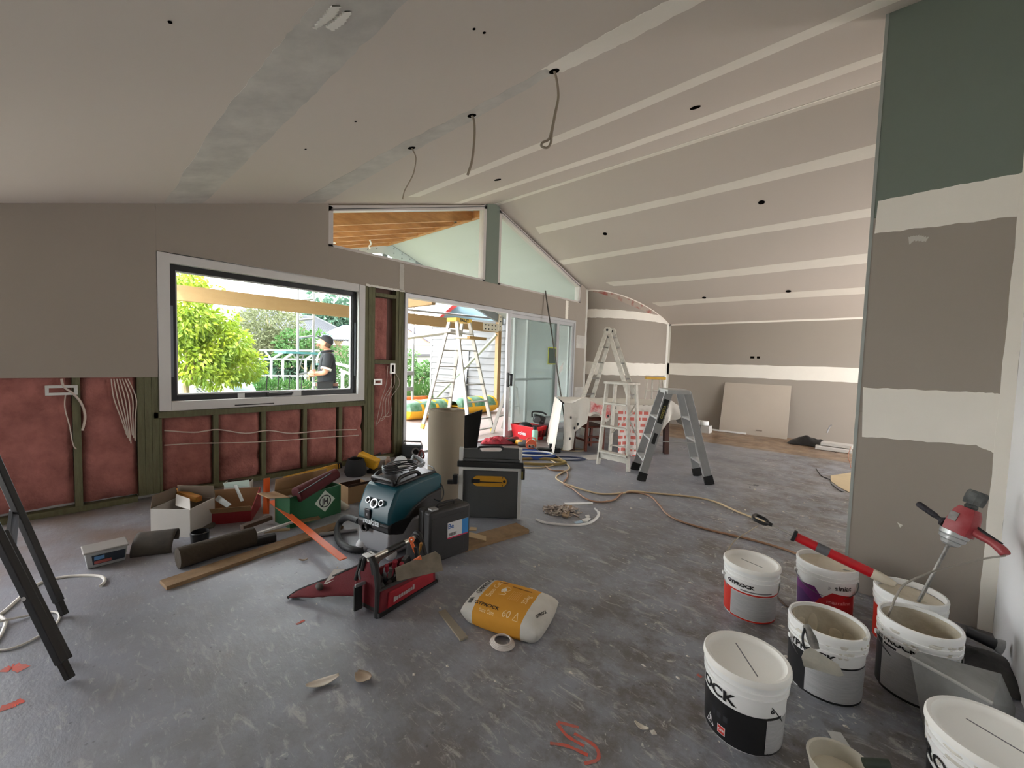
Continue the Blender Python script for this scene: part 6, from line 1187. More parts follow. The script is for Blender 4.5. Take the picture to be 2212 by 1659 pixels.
obj('saw_knob', MB().bb((-SWW/2-.05, -.03, .285), (-SWW/2-.01, .02, .36)).bb((-SWW/2-.095, -.025, .282), (-SWW/2-.045, .01, .315)), M_pblack, saw, bev=.006, local=True); obj('rail_lock', MB().bb((SWW/2-.005, -.03, .34), (SWW/2+.025, .02, .43)), M_pblack, saw, bev=.005, local=True); obj('lock_tag', MB().bb((SWW/2-.004, -.034, .35), (SWW/2+.010, -.03, .41)), mat('tag_olive', (120, 112, 60), .6), saw, local=True)
# ---- brown paper roll and the black underlay behind
rc = PZ(961, 1086); q = MB(); q.lathe([(.04, .0), (.160, 0), (.160, .845), (.152, .849), (.148, .842), (.142, .850), (.128, .845), (.122, .851), (.105, .846), (.098, .852), (.070, .845), (.062, .840), (.062, .5), (.04, 0)], n=56)
pr_ = thing('paper_roll', 'tall roll of brown floor paper standing upright behind the vacuum', 'roll', rc); obj('roll_body', q, mat('roll_brown', (150, 138, 120), .9, var=.15, vscale=3), pr_, smooth=True, local=True, ang=50)
q = MB(); q.grid(lambda u, v: rc+Vector((.163*math.cos(-.9+.5*u), .163*math.sin(-.9+.5*u), .05+.75*v)), 6, 3); obj('loose_edge', q, MATS['roll_brown'], pr_, smooth=True)
b0 = rc+FWD*.24+RIGHT*.10; b0.z = 0; q = MB(); q.prism([b0+Vector((0, 0, 0)), b0+RIGHT*.10, b0+RIGHT*.20+Vector((0, 0, .82)), b0+RIGHT*.14+Vector((0, 0, .80)), b0+RIGHT*.02+Vector((0, 0, .76))], FWD*.05); obj('black_underlay', q, mat('underlay_black', (26, 27, 29), .8), label='black folded underlay sheet standing behind the paper roll', cat='sheet', bev=.006)
# ---- planks
def plank(name, a, b, wd, th, label, z=0.0, side=1):
    A_, B_ = PZ(*a, z), PZ(*b, z); d = (B_-A_).normalized(); n_ = Vector((-d.y, d.x, 0))*side; q = MB(); q.prism([A_, B_, B_+n_*wd, A_+n_*wd], (0, 0, th)); return obj(name, q, M_wood, label=label, cat='plank', bev=.002)
plank('floor_plank', (360, 1276), (742, 1142), .11, .022, 'long brown floorboard lying diagonally in front of the boxes')
p2o = plank('timber_offcut', (985, 1199), (1143, 1152), .16, .030, 'short dark timber offcut under the table saw with a nail', side=1); q = MB(); e_ = PZ(1143, 1152, .02); q.cyl(e_, e_+RIGHT*.03+Vector((0, 0, .012)), .0018, n=6); q.cyl(e_+RIGHT*.03+Vector((0, 0, .012)), e_+RIGHT*.032+Vector((0, 0, .013)), .005, n=8); obj('nail', q, M_metal, p2o)
flatpiece('wood_sliver', [(1012, 1150), (1050, 1160), (1050, 1170), (1010, 1160)], .006, mat('sliver_pale', (186, 160, 124), .85), 'pale wood sliver on the timber offcut beside the case', 'offcut', z=.032); flatpiece('wood_sliver', [(1016, 1140), (1030, 1141), (1029, 1147), (1012, 1147)], .006, MATS['sliver_pale'], 'smaller pale wood sliver under the saw edge', 'offcut', z=.032)
# ---- boxes along the insulation wall
def openbox(name, label, a, b, dep, h, m_out, m_in, flaps=(), hb=None, cat='box', group=None):
    A_, B_ = PZ(*a), PZ(*b); x = (B_-A_).normalized(); L = (B_-A_).length; t = local_thing(name, label, cat, (A_+B_)/2, x, group); hb = hb or h; th = .006
    obj('front', MB().bb((-L/2, 0, 0), (L/2, th, h)), m_out, t, local=True); obj('back', MB().bb((-L/2, dep-th, 0), (L/2, dep, hb)), m_in, t, local=True)
    for s_ in (-1, 1): q = MB(); x_ = s_*(L/2-th/2); q.prism([(x_-th/2, th, 0), (x_-th/2, dep-th, 0), (x_-th/2, dep-th, hb), (x_-th/2, th, h)], (th, 0, 0)); obj('side', q, m_out, t, local=True)
    obj('base', MB().bb((-L/2+th, th, 0), (L/2-th, dep-th, th)), m_in, t, local=True)
    for kind_, ln, an in flaps:
        q = MB(); c_, s_ = math.cos(rad(an)), math.sin(rad(an))
        if kind_ == 'f': q.prism([(-L/2, 0, h), (L/2, 0, h), (L/2, -ln*c_, h+ln*s_), (-L/2, -ln*c_, h+ln*s_)], (0, .004, .002))
        if kind_ == 'b': q.prism([(-L/2, dep, hb), (L/2, dep, hb), (L/2, dep+ln*c_, hb+ln*s_), (-L/2, dep+ln*c_, hb+ln*s_)], (0, .004, .002))
        if kind_ == 'l': q.prism([(-L/2, 0, h), (-L/2, dep, hb), (-L/2-ln*c_, dep*.9, hb+ln*s_), (-L/2-ln*c_, dep*.1, h+ln*s_)], (.002, 0, .004))
        if kind_ == 'r': q.prism([(L/2, 0, h), (L/2, dep, hb), (L/2+ln*c_, dep*.9, hb+ln*s_), (L/2+ln*c_, dep*.1, h+ln*s_)], (.002, 0, .004))
        obj('flap', q, m_in, t, local=True)
    return t, L
M_wcard = mat('white_card', (196, 192, 186), .85, var=.15, vscale=6); M_gcard = mat('green_card', (12, 84, 46), .6, var=.1, vscale=8); M_rcard = mat('red_card', (140, 26, 34), .7, var=.2, vscale=8); M_bcard = mat('box_inside_dark', (62, 42, 34), .9)
openbox('white_carton', 'white open carton nearest the left insulation wall', (326, 1160), (411, 1161), .26, .20, M_wcard, mat('carton_inside', (118, 104, 90), .9), (('l', .08, 85), ('b', .09, 100)))
obj('white_flap', MB().prism([PZ(379, 1092, .2), PZ(411, 1102, .2), PZ(410, 1078, .25), PZ(380, 1068, .25)], (0, 0, .003)), M_wcard, label='white card flap standing up inside the white carton', cat='card')
openbox('red_carton', 'low red carton with torn brown edge in the middle of the box row', (416, 1138), (543, 1126), .34, .085, M_rcard, M_card, (('f', .05, 60),), hb=.17)
gt_, gL = openbox('green_carton', 'dark green carton with white diamond emblem beside the orange straightedge', (626, 1142), (736, 1107), .22, .235, M_gcard, M_card, (('l', .14, 10), ('b', .10, 100)))
q = MB(); cz_ = .135; dm = .088; q.prism([(.07-dm, -.001, cz_), (.07, -.001, cz_-dm), (.07+dm, -.001, cz_), (.07, -.001, cz_+dm)], (0, -.001, 0)); dmn = obj('emblem_diamond', q, mat('emblem_white', (196, 206, 192), .6), gt_, local=True)
q = MB(); q.lathe([(.043, 0), (.050, 0), (.050, .002), (.043, .002), (.043, 0)], (.07, -.0025, cz_), axis=(0, -1, 0), n=28); obj('emblem_ring', q, M_ink, dmn, local=True)
q = text_mb('JH', .066, .0028, .8, 'CENTER'); q.v = [(x+.07, -.0045, y+cz_-.023) for x, y, _ in q.v]; obj('lettering', q, M_ink, dmn, local=True)
openbox('brown_carton', 'small open brown carton between green carton and vacuum', (752, 1090), (800, 1078), .18, .15, M_card, M_bcard, (('f', .03, 60),))
q = MB(); q.cyl(PZ(640, 1070, .24), PZ(728, 1022, .33),   .062, .045, 12); q.xf(Matrix.Identity(4)); obj('tool_roll', q, mat('roll_maroon', (84, 24, 30), .8, var=.4, vscale=10, rgb2=(54, 16, 20)), label='long maroon tool bag lying across the green carton', cat='bag', smooth=True, bev=.01)
q = MB(); q.bar(PZ(645, 1066, .29), PZ(715, 1022, .37), .01, .006); obj('roll_strap', q, M_dark, label='thin dark strap on top of the maroon tool bag', cat='strap')
lv = thing('yellow_level', 'long yellow spirit level leaning behind the green carton', 'level', PZ(670, 1022, .1)); obj('level_body', MB().bar(PZ(612, 1036, .03), PZ(734, 1006, .10), .03, .055), mat('level_yellow', (200, 150, 50), .5, var=.2, vscale=12), lv, bev=.003); obj('level_end', MB().bar(PZ(729, 1007, .098), PZ(737, 1005, .102), .033, .058), M_dark, lv)
st1 = obj('orange_straightedge', MB().prism([PZ(568, 1110, .06), PZ(581, 1110, .06), PZ(583, 1032, .36), PZ(569, 1034, .36)], FWD*.004), M_orange, label='short orange straightedge standing upright against the cartons', cat='straightedge')
oa, ob = PZ(586, 1082, .12), PZ(742, 1208, .075); st2 = obj('orange_straightedge', MB().bar(oa, ob, .045, .006), M_orange, label='long orange straightedge sloping from the cartons to the tool bag', cat='straightedge')
flatpiece('white_paper', [(584, 1068), (628, 1068), (640, 1082), (600, 1078)], .003, M_wcard, 'white paper sheets lying left of the green carton', 'paper', z=.18)
# knives and small boxes in the red carton
kb = openbox('white_box', 'small white box standing at the back of the red carton', (484, 1084), (542, 1080), .09, .165, M_wcard, M_bcard)[0]
obj('joint_knife', MB().prism([PZ(463, 1080, .17), PZ(473, 1070, .20), PZ(500, 1090, .17), PZ(490, 1097, .15)], (0, 0, .003)), mat('knife_grey', (150, 154, 150), .5, metal=.2), label='grey metal joint knife lying in the red carton', cat='knife'); obj('joint_knife', MB().prism([PZ(504, 1048, .24), PZ(512, 1048, .24), PZ(527, 1082, .18), PZ(520, 1084, .18)], (0, 0, .003)), MATS['knife_grey'], label='narrow grey joint knife leaning on the small white box', cat='knife')
obj('joint_knife', MB().prism([PZ(481, 1044, .24), PZ(538, 1037, .26), PZ(540, 1052, .22), PZ(486, 1054, .21)], (0, 0, .003)), mat('knife_green', (150, 166, 156), .5), label='wide pale joint knife lying on top of the small white box', cat='knife')
obj('tube_box', MB().bar(PZ(376, 1062, .23), PZ(430, 1078, .21), .045, .04), mat('box_yellowred', (170, 128, 44), .6, var=.6, vscale=14, rgb2=(170, 50, 40)), label='slim yellow box lying across white and red cartons', cat='box', bev=.002)
q = MB(); q.cyl(PZ(384, 1206, .062), PZ(548, 1158, .062), .062, n=20); rr_ = obj('felt_roll', q, mat('felt_dark', (66, 56, 44), .95, var=.5, vscale=12, rgb2=(44, 38, 32), bump=.4, bscale=60), label='dark brown rolled felt lying behind the long plank', cat='roll', smooth=True)
pq = MB(); pc0, pc1 = PZ(282, 1206), PZ(372, 1195); pd_ = (pc1-pc0); pn_ = Vector((-pd_.y, pd_.x, 0)).normalized()
pq.grid(lambda u, v: pc0+pd_*u+pn_*(.065-.075*math.cos(v*4.2-.35))+Vector((0, 0, max(.004, .055+.062*math.sin(v*4.2-.9)))), 10, 14); obj('work_pouch', pq, mat('pouch_charcoal', (62, 58, 54), .9, var=.5, vscale=14, rgb2=(92, 84, 74)), label='charcoal open pouch on the floor beside the clear tub', cat='pouch', smooth=True, solid=.006)
ta, tb2 = PZ(183, 1234), PZ(277, 1210); tx_ = (tb2-ta).normalized(); TL = (tb2-ta).length; ct_ = local_thing('plastic_container', 'clear lidded plastic container with a dark label on the left floor', 'container', (ta+tb2)/2, tx_)
q = MB(); q.prism([(-TL/2, 0, .0), (TL/2, 0, 0), (TL/2, .13, 0), (-TL/2, .13, 0)], (0, 0, .001)); TB = MB()
TB.add([(-TL/2+.012, .010, 0), (TL/2-.012, .010, 0), (TL/2-.012, .125, 0), (-TL/2+.012, .125, 0), (-TL/2, 0, .098), (TL/2, 0, .098), (TL/2, .14, .098), (-TL/2, .14, .098)], [(3, 2, 1, 0), (4, 5, 6, 7), (0, 1, 5, 4), (1, 2, 6, 5), (2, 3, 7, 6), (3, 0, 4, 7)])
obj('container_body', TB, mat('clear_plastic', (168, 170, 170), .3, var=.2, vscale=10), ct_, bev=.008, local=True, smooth=True); obj('container_lid', MB().bb((-TL/2-.006, -.006, .094), (TL/2+.006, .146, .106)), mat('lid_plastic', (150, 148, 144), .35), ct_, bev=.005, local=True)
lbl = obj('container_label', MB().prism([(-TL/2+.035, .006, .022), (TL/2-.015, .006, .022), (TL/2-.010, -.0015, .078), (-TL/2+.03, -.0015, .078)], (0, -.002, 0)), mat('label_navy', (34, 44, 56), .5), ct_, local=True); obj('label_patch', MB().prism([(-TL/2+.04, .001, .050), (-.01, .001, .050), (-.01, -.003, .072), (-TL/2+.04, -.003, .072)], (0, -.002, 0)), mat('label_sky', (90, 140, 190), .5), lbl, local=True); obj('label_patch', MB().prism([(-TL/2+.04, .0035, .026), (.02, .0035, .026), (.02, .000, .044), (-TL/2+.04, 0, .044)], (0, -.002, 0)), mat('label_salmon', (180, 90, 84), .5), lbl, local=True)
# loose tools between rolls and cartons
q = MB(); q.bar(PZ(523, 1163, .07), PZ(640, 1125, .07), .022, .012); obj('alu_strip', q, M_rail, label='silver aluminium strip lying behind the felt roll', cat='strip')
q = MB(); q.bar(PZ(522, 1140, .075), PZ(585, 1117, .085), .05, .03); obj('float_trowel', q, mat('trowel_brown', (78, 58, 44), .8, var=.4, vscale=12), label='dark brown wooden float behind the silver strip', cat='float', bev=.004)
q = MB(); q.cyl(PZ(570, 1149, .05), PZ(626, 1143, .05), .010, n=10); obj('chisel', q, mat('handle_pale', (170, 150, 116), .6), label='pale wooden handled chisel beside the silver strip', cat='chisel', smooth=True)
q = MB(); q.bar(PZ(524, 1176, .03), PZ(596, 1160, .03), .05, .05); obj('black_tool_box', q, M_pblack, label='flat black tool case beside the felt roll', cat='case', bev=.006)
q = MB(); q.lathe([(0, 0), (.05, 0), (.055, .075), (.05, .08), (.046, .02), (0, .02)], PZ(432, 1172), n=18); obj('black_cup', q, M_pblack, label='small black pot behind the felt roll', cat='pot', smooth=True); q = MB(); q.lathe([(0, .0), (.055, .002), (.058, .02), (0, .022)], PZ(445, 1140, .0), n=18); obj('grey_disc', q, mat('disc_grey', (110, 106, 98), .8), label='dusty grey disc beside the small black pot', cat='disc', smooth=True)
q = MB(); q.lathe([(0, 0), (.035, 0), (.038, .10), (.014, .13), (.012, .16), (0, .16)], PZ(750, 1100), axis=(-.5, -.3, .25), n=16); obj('sealant_bottle', q, mat('bottle_cream', (196, 188, 172), .5), label='cream bottle lying beside the brown carton', cat='bottle', smooth=True)
q = MB(); q.bar(PZ(640, 1128, .04), PZ(690, 1118, .04), .05, .012); obj('scrap_batten', q, M_wood, label='short scrap batten in front of the green carton', cat='batten')
# wall cables and brackets
M_cab = mat('cable_pale', (205, 190, 180), .6)
wx_ = lambda px, py, o=.012: PX(px, py, XW+o)
for nm, pts, r_, lb in (('wall_cable', [(355, 930), (420, 934), (470, 928), (530, 936), (580, 930), (630, 936), (700, 930), (770, 928)], .006, 'upper pale cable running across the batts below the window'), ('wall_cable', [(355, 962), (420, 958), (520, 956), (600, 952), (700, 945), (775, 940)], .005, 'lower pale cable running across the batts below the window'),
        ('wall_cable', [(133, 818), (138, 835), (160, 852), (176, 872), (184, 900), (178, 930)], .008, 'thick white cable hooking out of the left metal bracket'), ('wall_cable', [(142, 850), (140, 880), (150, 920), (158, 960), (165, 970)], .004, 'thin cable hanging beside the left stud')):
    q = MB(); q.tube(spl([wx_(*p_) for p_ in pts], 6), r_, n=6); obj(nm, q, M_cab, label=lb, cat='cable', smooth=True)
for k in range(7):
    x0_ = 240+6*k; q = MB(); q.tube(spl([wx_(x0_, 818, .006+.003*(k % 3)), wx_(x0_+6+2*k, 860, .01), wx_(x0_+22-k, 905, .012+.004*(k % 2)), wx_(x0_+34-3*k, 940+6*(k % 4), .012)], 6), .0042, n=6); obj('wall_cable', q, M_cab, label='pale cable hanging down the batt left of the window, %s of seven in the bunch' % ('first', 'second', 'third', 'fourth', 'fifth', 'sixth', 'last')[k], cat='cable', group='bunch of cables left of the window', smooth=True)
for k in range(5):
    x0_ = (838, 846, 850, 841, 855)[k]; q = MB(); q.tube(spl([wx_(x0_, 790+4*k, .006), wx_(x0_-4+3*k, 830, .014), wx_(824+5*k, 862, .012), wx_(818+7*k, 890+5*(k % 3), .016), wx_(812+4*k, 920-5*k, .012)], 6), .0035, n=6); obj('wall_cable', q, M_cab, label='pale cable on the narrow batt by the door, %s of five' % ('leftmost', 'third', 'fourth', 'second', 'rightmost')[k], cat='cable', group='bundle of cables between window and door', smooth=True)
def bracket(px, py, wd, ht, label):
    c = wx_(px, py, .010); q = MB(); ring(q, c.y-wd/2, c.y+wd/2, c.z-ht/2, c.z+ht/2, min(wd, ht)*.26, c.x-.003, c.x+.006); obj('mounting_bracket', q, mat('bracket_zinc', (206, 206, 202), .4, metal=.3), label=label, cat='bracket', bev=.001)
bracket(133, 843, .17, .075, 'zinc bracket on the batt at far left'); bracket(816, 825, .115, .075, 'wide zinc bracket on the stud right of the window'); bracket(848, 796, .075, .13, 'tall zinc bracket on the stud beside the door')
# ---- tool heap behind the vacuum
hz_ = lambda px, py, z=0: PZ(px, py, z)
q = MB(); c = hz_(768, 1026); q.lathe([(0, 0), (.10, 0), (.118, .04), (.105, .12), (.085, .18), (.078, .18), (.09, .11), (0, .09)], c, n=18); obj('black_tool_pouch', q, mat('pouch_ink', (16, 17, 20), .85), label='black soft pouch at the left of the tool heap', cat='pouch', smooth=True)
def nailer(px, py, z, label, s=1.0, rot=0.0):
    c = hz_(px, py, z); t = thing('cordless_nailer', label, 'nailer', hz_(px, py), rot); t.location.z = z; R0 = Matrix.Rotation(.35, 3, 'Y')
    obj('motor_body', MB().box((0, 0, .09*s), (.16*s, .07*s, .08*s), R0), M_toolyel, t, bev=.012*s, local=True, smooth=True); obj('tool_grip', MB().box((.04*s, 0, .035*s), (.045*s, .045*s, .09*s), R0), M_pblack, t, bev=.01*s, local=True); obj('battery', MB().box((.05*s, 0, .012*s), (.09*s, .07*s, .024*s+.01)), M_pblack, t, bev=.006*s, local=True); obj('magazine', MB().box((-.10*s, 0, .05*s), (.035*s, .04*s, .13*s), Matrix.Rotation(-.3, 3, 'Y')), M_pblack, t, bev=.005*s, local=True)
    return t
nailer(795, 1020, 0.0, 'yellow and black cordless tool at the front of the heap', 1.5, .6); nailer(805, 985, .03, 'yellow and black nailer leaning on the studs at the back of the heap', 1.9, -.3); nailer(838, 985, .10, 'small yellow drill standing in the middle of the heap', 1.0, 1.4)
q = MB(); q.lathe([(0, 0), (.06, .01), (.10, .06), (.105, .10), (.10, .102), (.092, .06), (.05, .02), (0, .015)], hz_(818, 1008, .02), n=20); obj('clear_bowl', q, mat('bowl_clear', (190, 190, 190), .25), label='cloudy clear plastic bowl in the tool heap', cat='bowl', smooth=True)
q = MB(); q.lathe([(0, 0), (.035, 0), (.037, .08), (.02, .11), (.018, .13), (0, .13)], hz_(838, 1010, .03), n=14); obj('brown_bottle', q, mat('bottle_brown', (112, 70, 46), .5, var=.7, vscale=16, rgb2=(200, 190, 176)), label='brown and white bottle in front of the small yellow drill', cat='bottle', smooth=True)
q = MB(); q.lathe([(0, 0), (.075, .0), (.08, .02), (.05, .04), (0, .045)], hz_(866, 1000, .09), axis=(.5, -.6, .45), n=20); obj('sander_head', q, mat('sander_white', (200, 198, 198), .5), label='white round sander head above the coiled cord', cat='sander', smooth=True)
rt2 = thing('site_radio', 'dark grey site radio with round speaker at the back of the tool heap', 'radio', hz_(888, 990)); rt2.rotation_euler = (0, 0, math.atan2(RIGHT.y, RIGHT.x))
obj('radio_body', MB().bb((-.13, 0, 0), (.13, .12, .17)), mat('radio_grey', (70, 76, 80), .5), rt2, bev=.02, local=True); q = MB(); q.lathe([(.035, .0), (.055, .0), (.055, .012), (.045, .012), (.035, .004)], (.06, -.001, .085), axis=(0, -1, 0), n=20); obj('speaker_ring', q, M_metal, rt2, smooth=True, local=True); obj('speaker_cone', MB().lathe([(0, .003), (.036, .003)], (.06, -.001, .085), axis=(0, -1, 0), n=18), M_ink, rt2, local=True); q = MB(); q.tube([(-.12, .06, .165), (-.11, .06, .21), (.11, .06, .21), (.12, .06, .165)], .012, n=8); obj('radio_handle', q, M_metal, rt2, smooth=True, local=True)
q = MB(); q.tube(spl([hz_(905, 985, .05), hz_(910, 972, .16), hz_(916, 985, .10), hz_(908, 995, .03)], 5), .012, n=6); obj('red_clamp', q, mat('clamp_maroon', (112, 34, 34), .5), label='maroon clamp beside the paper roll', cat='clamp', smooth=True)
q = MB(); q.tube(spl([hz_(888, 1000, .10), hz_(895, 985, .14), hz_(915, 1000, .12), hz_(900, 1010, .10)], 5), .02, n=8); obj('grey_duct', q, mat('duct_grey', (110, 116, 120), .4), label='grey bent dust duct in front of the radio', cat='duct', smooth=True)
# ================================================================== BACK OF THE ROOM
# pendant cables
M_pcab = mat('ceiling_cable', (150, 138, 122), .6)
def pend(anchor, pts, r_, label, loop=False):
    c = CL(*anchor); d = (c-CAMP).dot(FWD); t = thing('ceiling_cable', label, 'cable', c)
    q = MB(); q.tube(spl([c]+[PD(*p_, d) for p_ in pts], 7), r_, n=6); obj('cable', q, M_pcab, t, smooth=True)
    q = MB(); q.cyl(c-NL*.004, c+NL*.004, .03, n=10); obj('rough_hole', q, M_hole, t)
pend((889, 319), [(897, 335), (898, 350), (893, 375), (885, 392), (874, 412), (870, 430)], .005, 'short thin cable hanging from the ceiling, farthest of three')
pend((1019, 249), [(1024, 262), (1025, 290), (1023, 320), (1019, 350), (1012, 372), (1010, 378)], .0085, 'thick cable hanging from the ceiling, middle of three')
pend((1197, 153), [(1203, 175), (1206, 210), (1199, 245), (1193, 275), (1186, 300), (1172, 308), (1170, 316), (1182, 319), (1190, 308), (1192, 288), (1198, 255), (1205, 220)], .007, 'looped cable hanging from the ceiling, nearest of three')
# Gorilla double sided step ladder
M_gl = mat('step_alu', (172, 173, 172), .45, metal=.2, var=.35, vscale=8, rgb2=(132, 133, 134)); M_gw = mat('step_tread', (206, 207, 206), .4, metal=.3, var=.4, vscale=10, rgb2=(160, 160, 158))
Gf = [PZ(1384, 1039), PZ(1370, 1015), PZ(1533, 1047), PZ(1507, 1028)]; gc = sum(Gf, Vector())/4
gtop = [PD(1448, 856, (PZ(1384, 1039)-CAMP).dot(FWD)+.10), None, None, None]
gx = (Gf[2]-Gf[0]).normalized(); gy = Vector((-gx.y, gx.x, 0))
zt = .80; tc_ = gc+Vector((0, 0, zt)); GT = [tc_-gx*.10-gy*.14, tc_-gx*.10+gy*.14, tc_+gx*.10-gy*.14, tc_+gx*.10+gy*.14]
def fitz(P, py):
    lo, hi = .2, 2.2
    for _ in range(40):
        m = (lo+hi)/2; v = Vector((P.x, P.y, m))-CAMP; y_ = 829.5-FPX*v.dot(UP)/v.dot(FWD)
        if y_ > py: lo = m
        else: hi = m
    return lo
zt = fitz(gc, 846); GT = [Vector((p_.x, p_.y, zt)) for p_ in GT]
t_, F_, T_ = a_ladder('step_ladder', 'grey aluminium double sided step ladder, nearest of the ladders inside', Gf, GT, ([.22, .46, .70], [.22, .46, .70]), rail=(.085, .026), tread=.08, m=M_gl, shoe=.10)
for o_ in [c for c in t_.children if c.name.startswith('tread')]: o_.data.materials[0] = M_gw
q = MB(); R_ = Matrix(((gx.x, gy.x, 0), (gx.y, gy.y, 0), (0, 0, 1))); q.box(Vector((gc.x, gc.y, zt+.005)), (.25, .36, .05), R_); obj('top_platform', q, M_gw, t_, bev=.006)
md = (T_[0]+F_[0])/2; a_, b_ = F_[0].lerp(T_[0], .93), F_[0].lerp(T_[0], .62); dn = (a_-b_).normalized(); sn = dn.cross(gy).normalized(); nrm = sn if sn.dot(-FWD) > 0 else -sn
nrm = (-gy-gy.dot(dn)*dn*-1).normalized()
fc_ = F_[0].lerp(T_[0], .78)-gy*.015; q = MB(); q.bar(F_[0].lerp(T_[0], .65)-gy*.0145, F_[0].lerp(T_[0], .92)-gy*.0145, .004, .055, up=dn.cross(gy)); lp = obj('brand_label', q, M_pblack, t_)
q = text_mb('GORILLA', .040, .001, .95, 'CENTER'); q.xf(frame_from(fc_-gy*.004, dn, dn.cross(gy) if dn.cross(gy).z > 0 else -dn.cross(gy))); q.v = [tuple(Vector(p_)-(dn.cross(gy) if dn.cross(gy).z > 0 else -dn.cross(gy))*.014) for p_ in q.v]; obj('lettering', q, mat('step_gold', (170, 160, 80), .5), lp)
obj('warning_label', MB().bar(F_[0].lerp(T_[0], .42)-gy*.0145, F_[0].lerp(T_[0], .54)-gy*.0145, .004, .04, up=dn.cross(gy)), M_pblack, t_); obj('spreader', MB().bar(F_[0].lerp(T_[0], .45), F_[2].lerp(T_[2], .45), .02, .006), M_gl, t_)
# platform steps, dirty aluminium
Sf = [PZ(1292, 1003), PZ(1357, 1019), PZ(1316, 993), PZ(1379, 1006)]; sc0 = sum(Sf, Vector())/4; sy = (Sf[1]-Sf[0]).normalized(); sdx = (Sf[2]-Sf[0]); sdx = (sdx-sy*sdx.dot(sy)).normalized(); zs = fitz(sc0, 829)
ST = [sc0-sy*.15-sdx*.10, sc0+sy*.15-sdx*.10, sc0-sy*.15+sdx*.09, sc0+sy*.15+sdx*.09]; ST = [Vector((p_.x, p_.y, zs)) for p_ in ST]
M_dal = mat('paint_spattered_alu', (206, 202, 192), .6, metal=.1, var=.6, vscale=14, rgb2=(156, 150, 138))
t_, F_, T_ = a_ladder('platform_steps', 'paint spattered aluminium platform steps in front of the covered table', Sf, ST, ([.17, .48, .76], []), rail=(.06, .024), tread=.09, m=M_dal)
R_ = Matrix(((sy.x, sdx.x, 0), (sy.y, sdx.y, 0), (0, 0, 1))); obj('top_platform', MB().box(Vector((sc0.x, sc0.y, zs+.008)), (.36, .28, .03), R_), M_dal, t_, bev=.004); obj('kick_panel', MB().box((F_[0].lerp(T_[0], .12)+F_[1].lerp(T_[1], .12))/2, (.40, .012, .07), R_), M_dal, t_)
q = MB(); q.bar(F_[2].lerp(T_[2], .35), F_[3].lerp(T_[3], .7), .02, .006); q.bar(F_[3].lerp(T_[3], .35), F_[1].lerp(T_[1], .62), .02, .006); q.bar(F_[1].lerp(T_[1], .62), F_[3].lerp(T_[3], .78), .02, .006); obj('brace', q, M_dal, t_); obj('rear_tie', MB().bar(F_[2].lerp(T_[2], .2), F_[3].lerp(T_[3], .2), .03, .012), M_dal, t_)
# telescopic A ladder behind the table
ah = PD(1318, 717, 7.55); fl_ = [PZ(1226, 953), PZ(1256, 941), PZ(1388, 957), PZ(1399, 944)]; al = (fl_[1]-fl_[0]).normalized(); ax_ = (fl_[2]-fl_[0]).normalized()
tt = [ah-al*.15-ax_*.02, ah+al*.15-ax_*.02, ah-al*.15+ax_*.02, ah+al*.15+ax_*.02]
t_, F_, T_ = a_ladder('telescopic_ladder', 'tall hinged aluminium A ladder standing behind the covered table', fl_, tt, ([.1, .25, .4, .55, .7, .85, .95], [.1, .25, .4, .55, .7, .85, .95]), rail=(.07, .03), tread=.035, m=M_dal)
for o_ in [c for c in t_.children if c.name.startswith('tread')]: o_.data.materials[0] = M_ladd
for s_ in (-1, 1): q = MB(); q.cyl(ah+al*(.15*s_-.03)+Vector((0, 0, .01)), ah+al*(.15*s_+.03)+Vector((0, 0, .01)), .065, n=18); hg = obj('hinge', q, M_dal, t_, smooth=True); q = MB(); q.cyl(ah+al*(.15*s_-.036)+Vector((0, 0, .02)), ah+al*(.15*s_+.036)+Vector((0, 0, .02)), .022, n=12); obj('hinge_pin', q, M_ink, hg)
for k in range(2):
    for s_ in (.62, .76, .9):
        for i_ in (0, 2): pass
# small yellow topped ladder in the corner
yc_ = PD(1411, 817, 8.0); yf = [PZ(1380, 945), PZ(1414, 947), PZ(1404, 934), PZ(1440, 936)]; yx = (yf[1]-yf[0]).normalized()
t_, F_, T_ = a_ladder('corner_stepladder', 'small stepladder with yellow top in the far corner behind the table', yf, [yc_-yx*.11-FWD*.05, yc_+yx*.11-FWD*.05, yc_-yx*.08+FWD*.08+RIGHT*.1, yc_+yx*.11+FWD*.08+RIGHT*.1], ([.1, .32, .55, .78], []), rail=(.05, .024), m=M_dal)
obj('top_cap', MB().box(yc_+RIGHT*.04, (.36, .2, .05), Matrix(((yx.x, -yx.y, 0), (yx.y, yx.x, 0), (0, 0, 1)))), mat('cap_ochre', (206, 164, 70), .6), t_, bev=.006)
# table under a drop sheet
n0, n1 = PZ(1236, 974), PZ(1438, 980); tx = (n1-n0).normalized(); ty = Vector((-tx.y, tx.x, 0)); TLn = (n1-n0).length
tb = thing('dining_table', 'dark wooden table standing under the white drop sheet', 'table', (n0+n1)/2+ty*.4)
M_dwood = mat('dark_wood', (74, 42, 30), .55, var=.4, vscale=6, rgb2=(52, 28, 20)); ZT = fitz(n0+ty*.05, 872)
for l_, w_, nm in ((0, 0, ''), (TLn, 0, ''), (0, .8, ''), (TLn, .8, '')): obj('leg', MB().bar(n0+tx*l_+ty*w_, n0+tx*(l_*.97+.02)+ty*w_+Vector((0, 0, ZT-.03)), .07, .07, up=ty), M_dwood, tb, bev=.003)
P4 = lambda l_, w_, z_: n0+tx*l_+ty*w_+Vector((0, 0, z_))
obj('table_top', MB().prism([P4(-.12, -.10, ZT-.03), P4(TLn+.12, -.10, ZT-.03), P4(TLn+.12, .90, ZT-.03), P4(-.12, .90, ZT-.03)], (0, 0, .028)), M_dwood, tb)
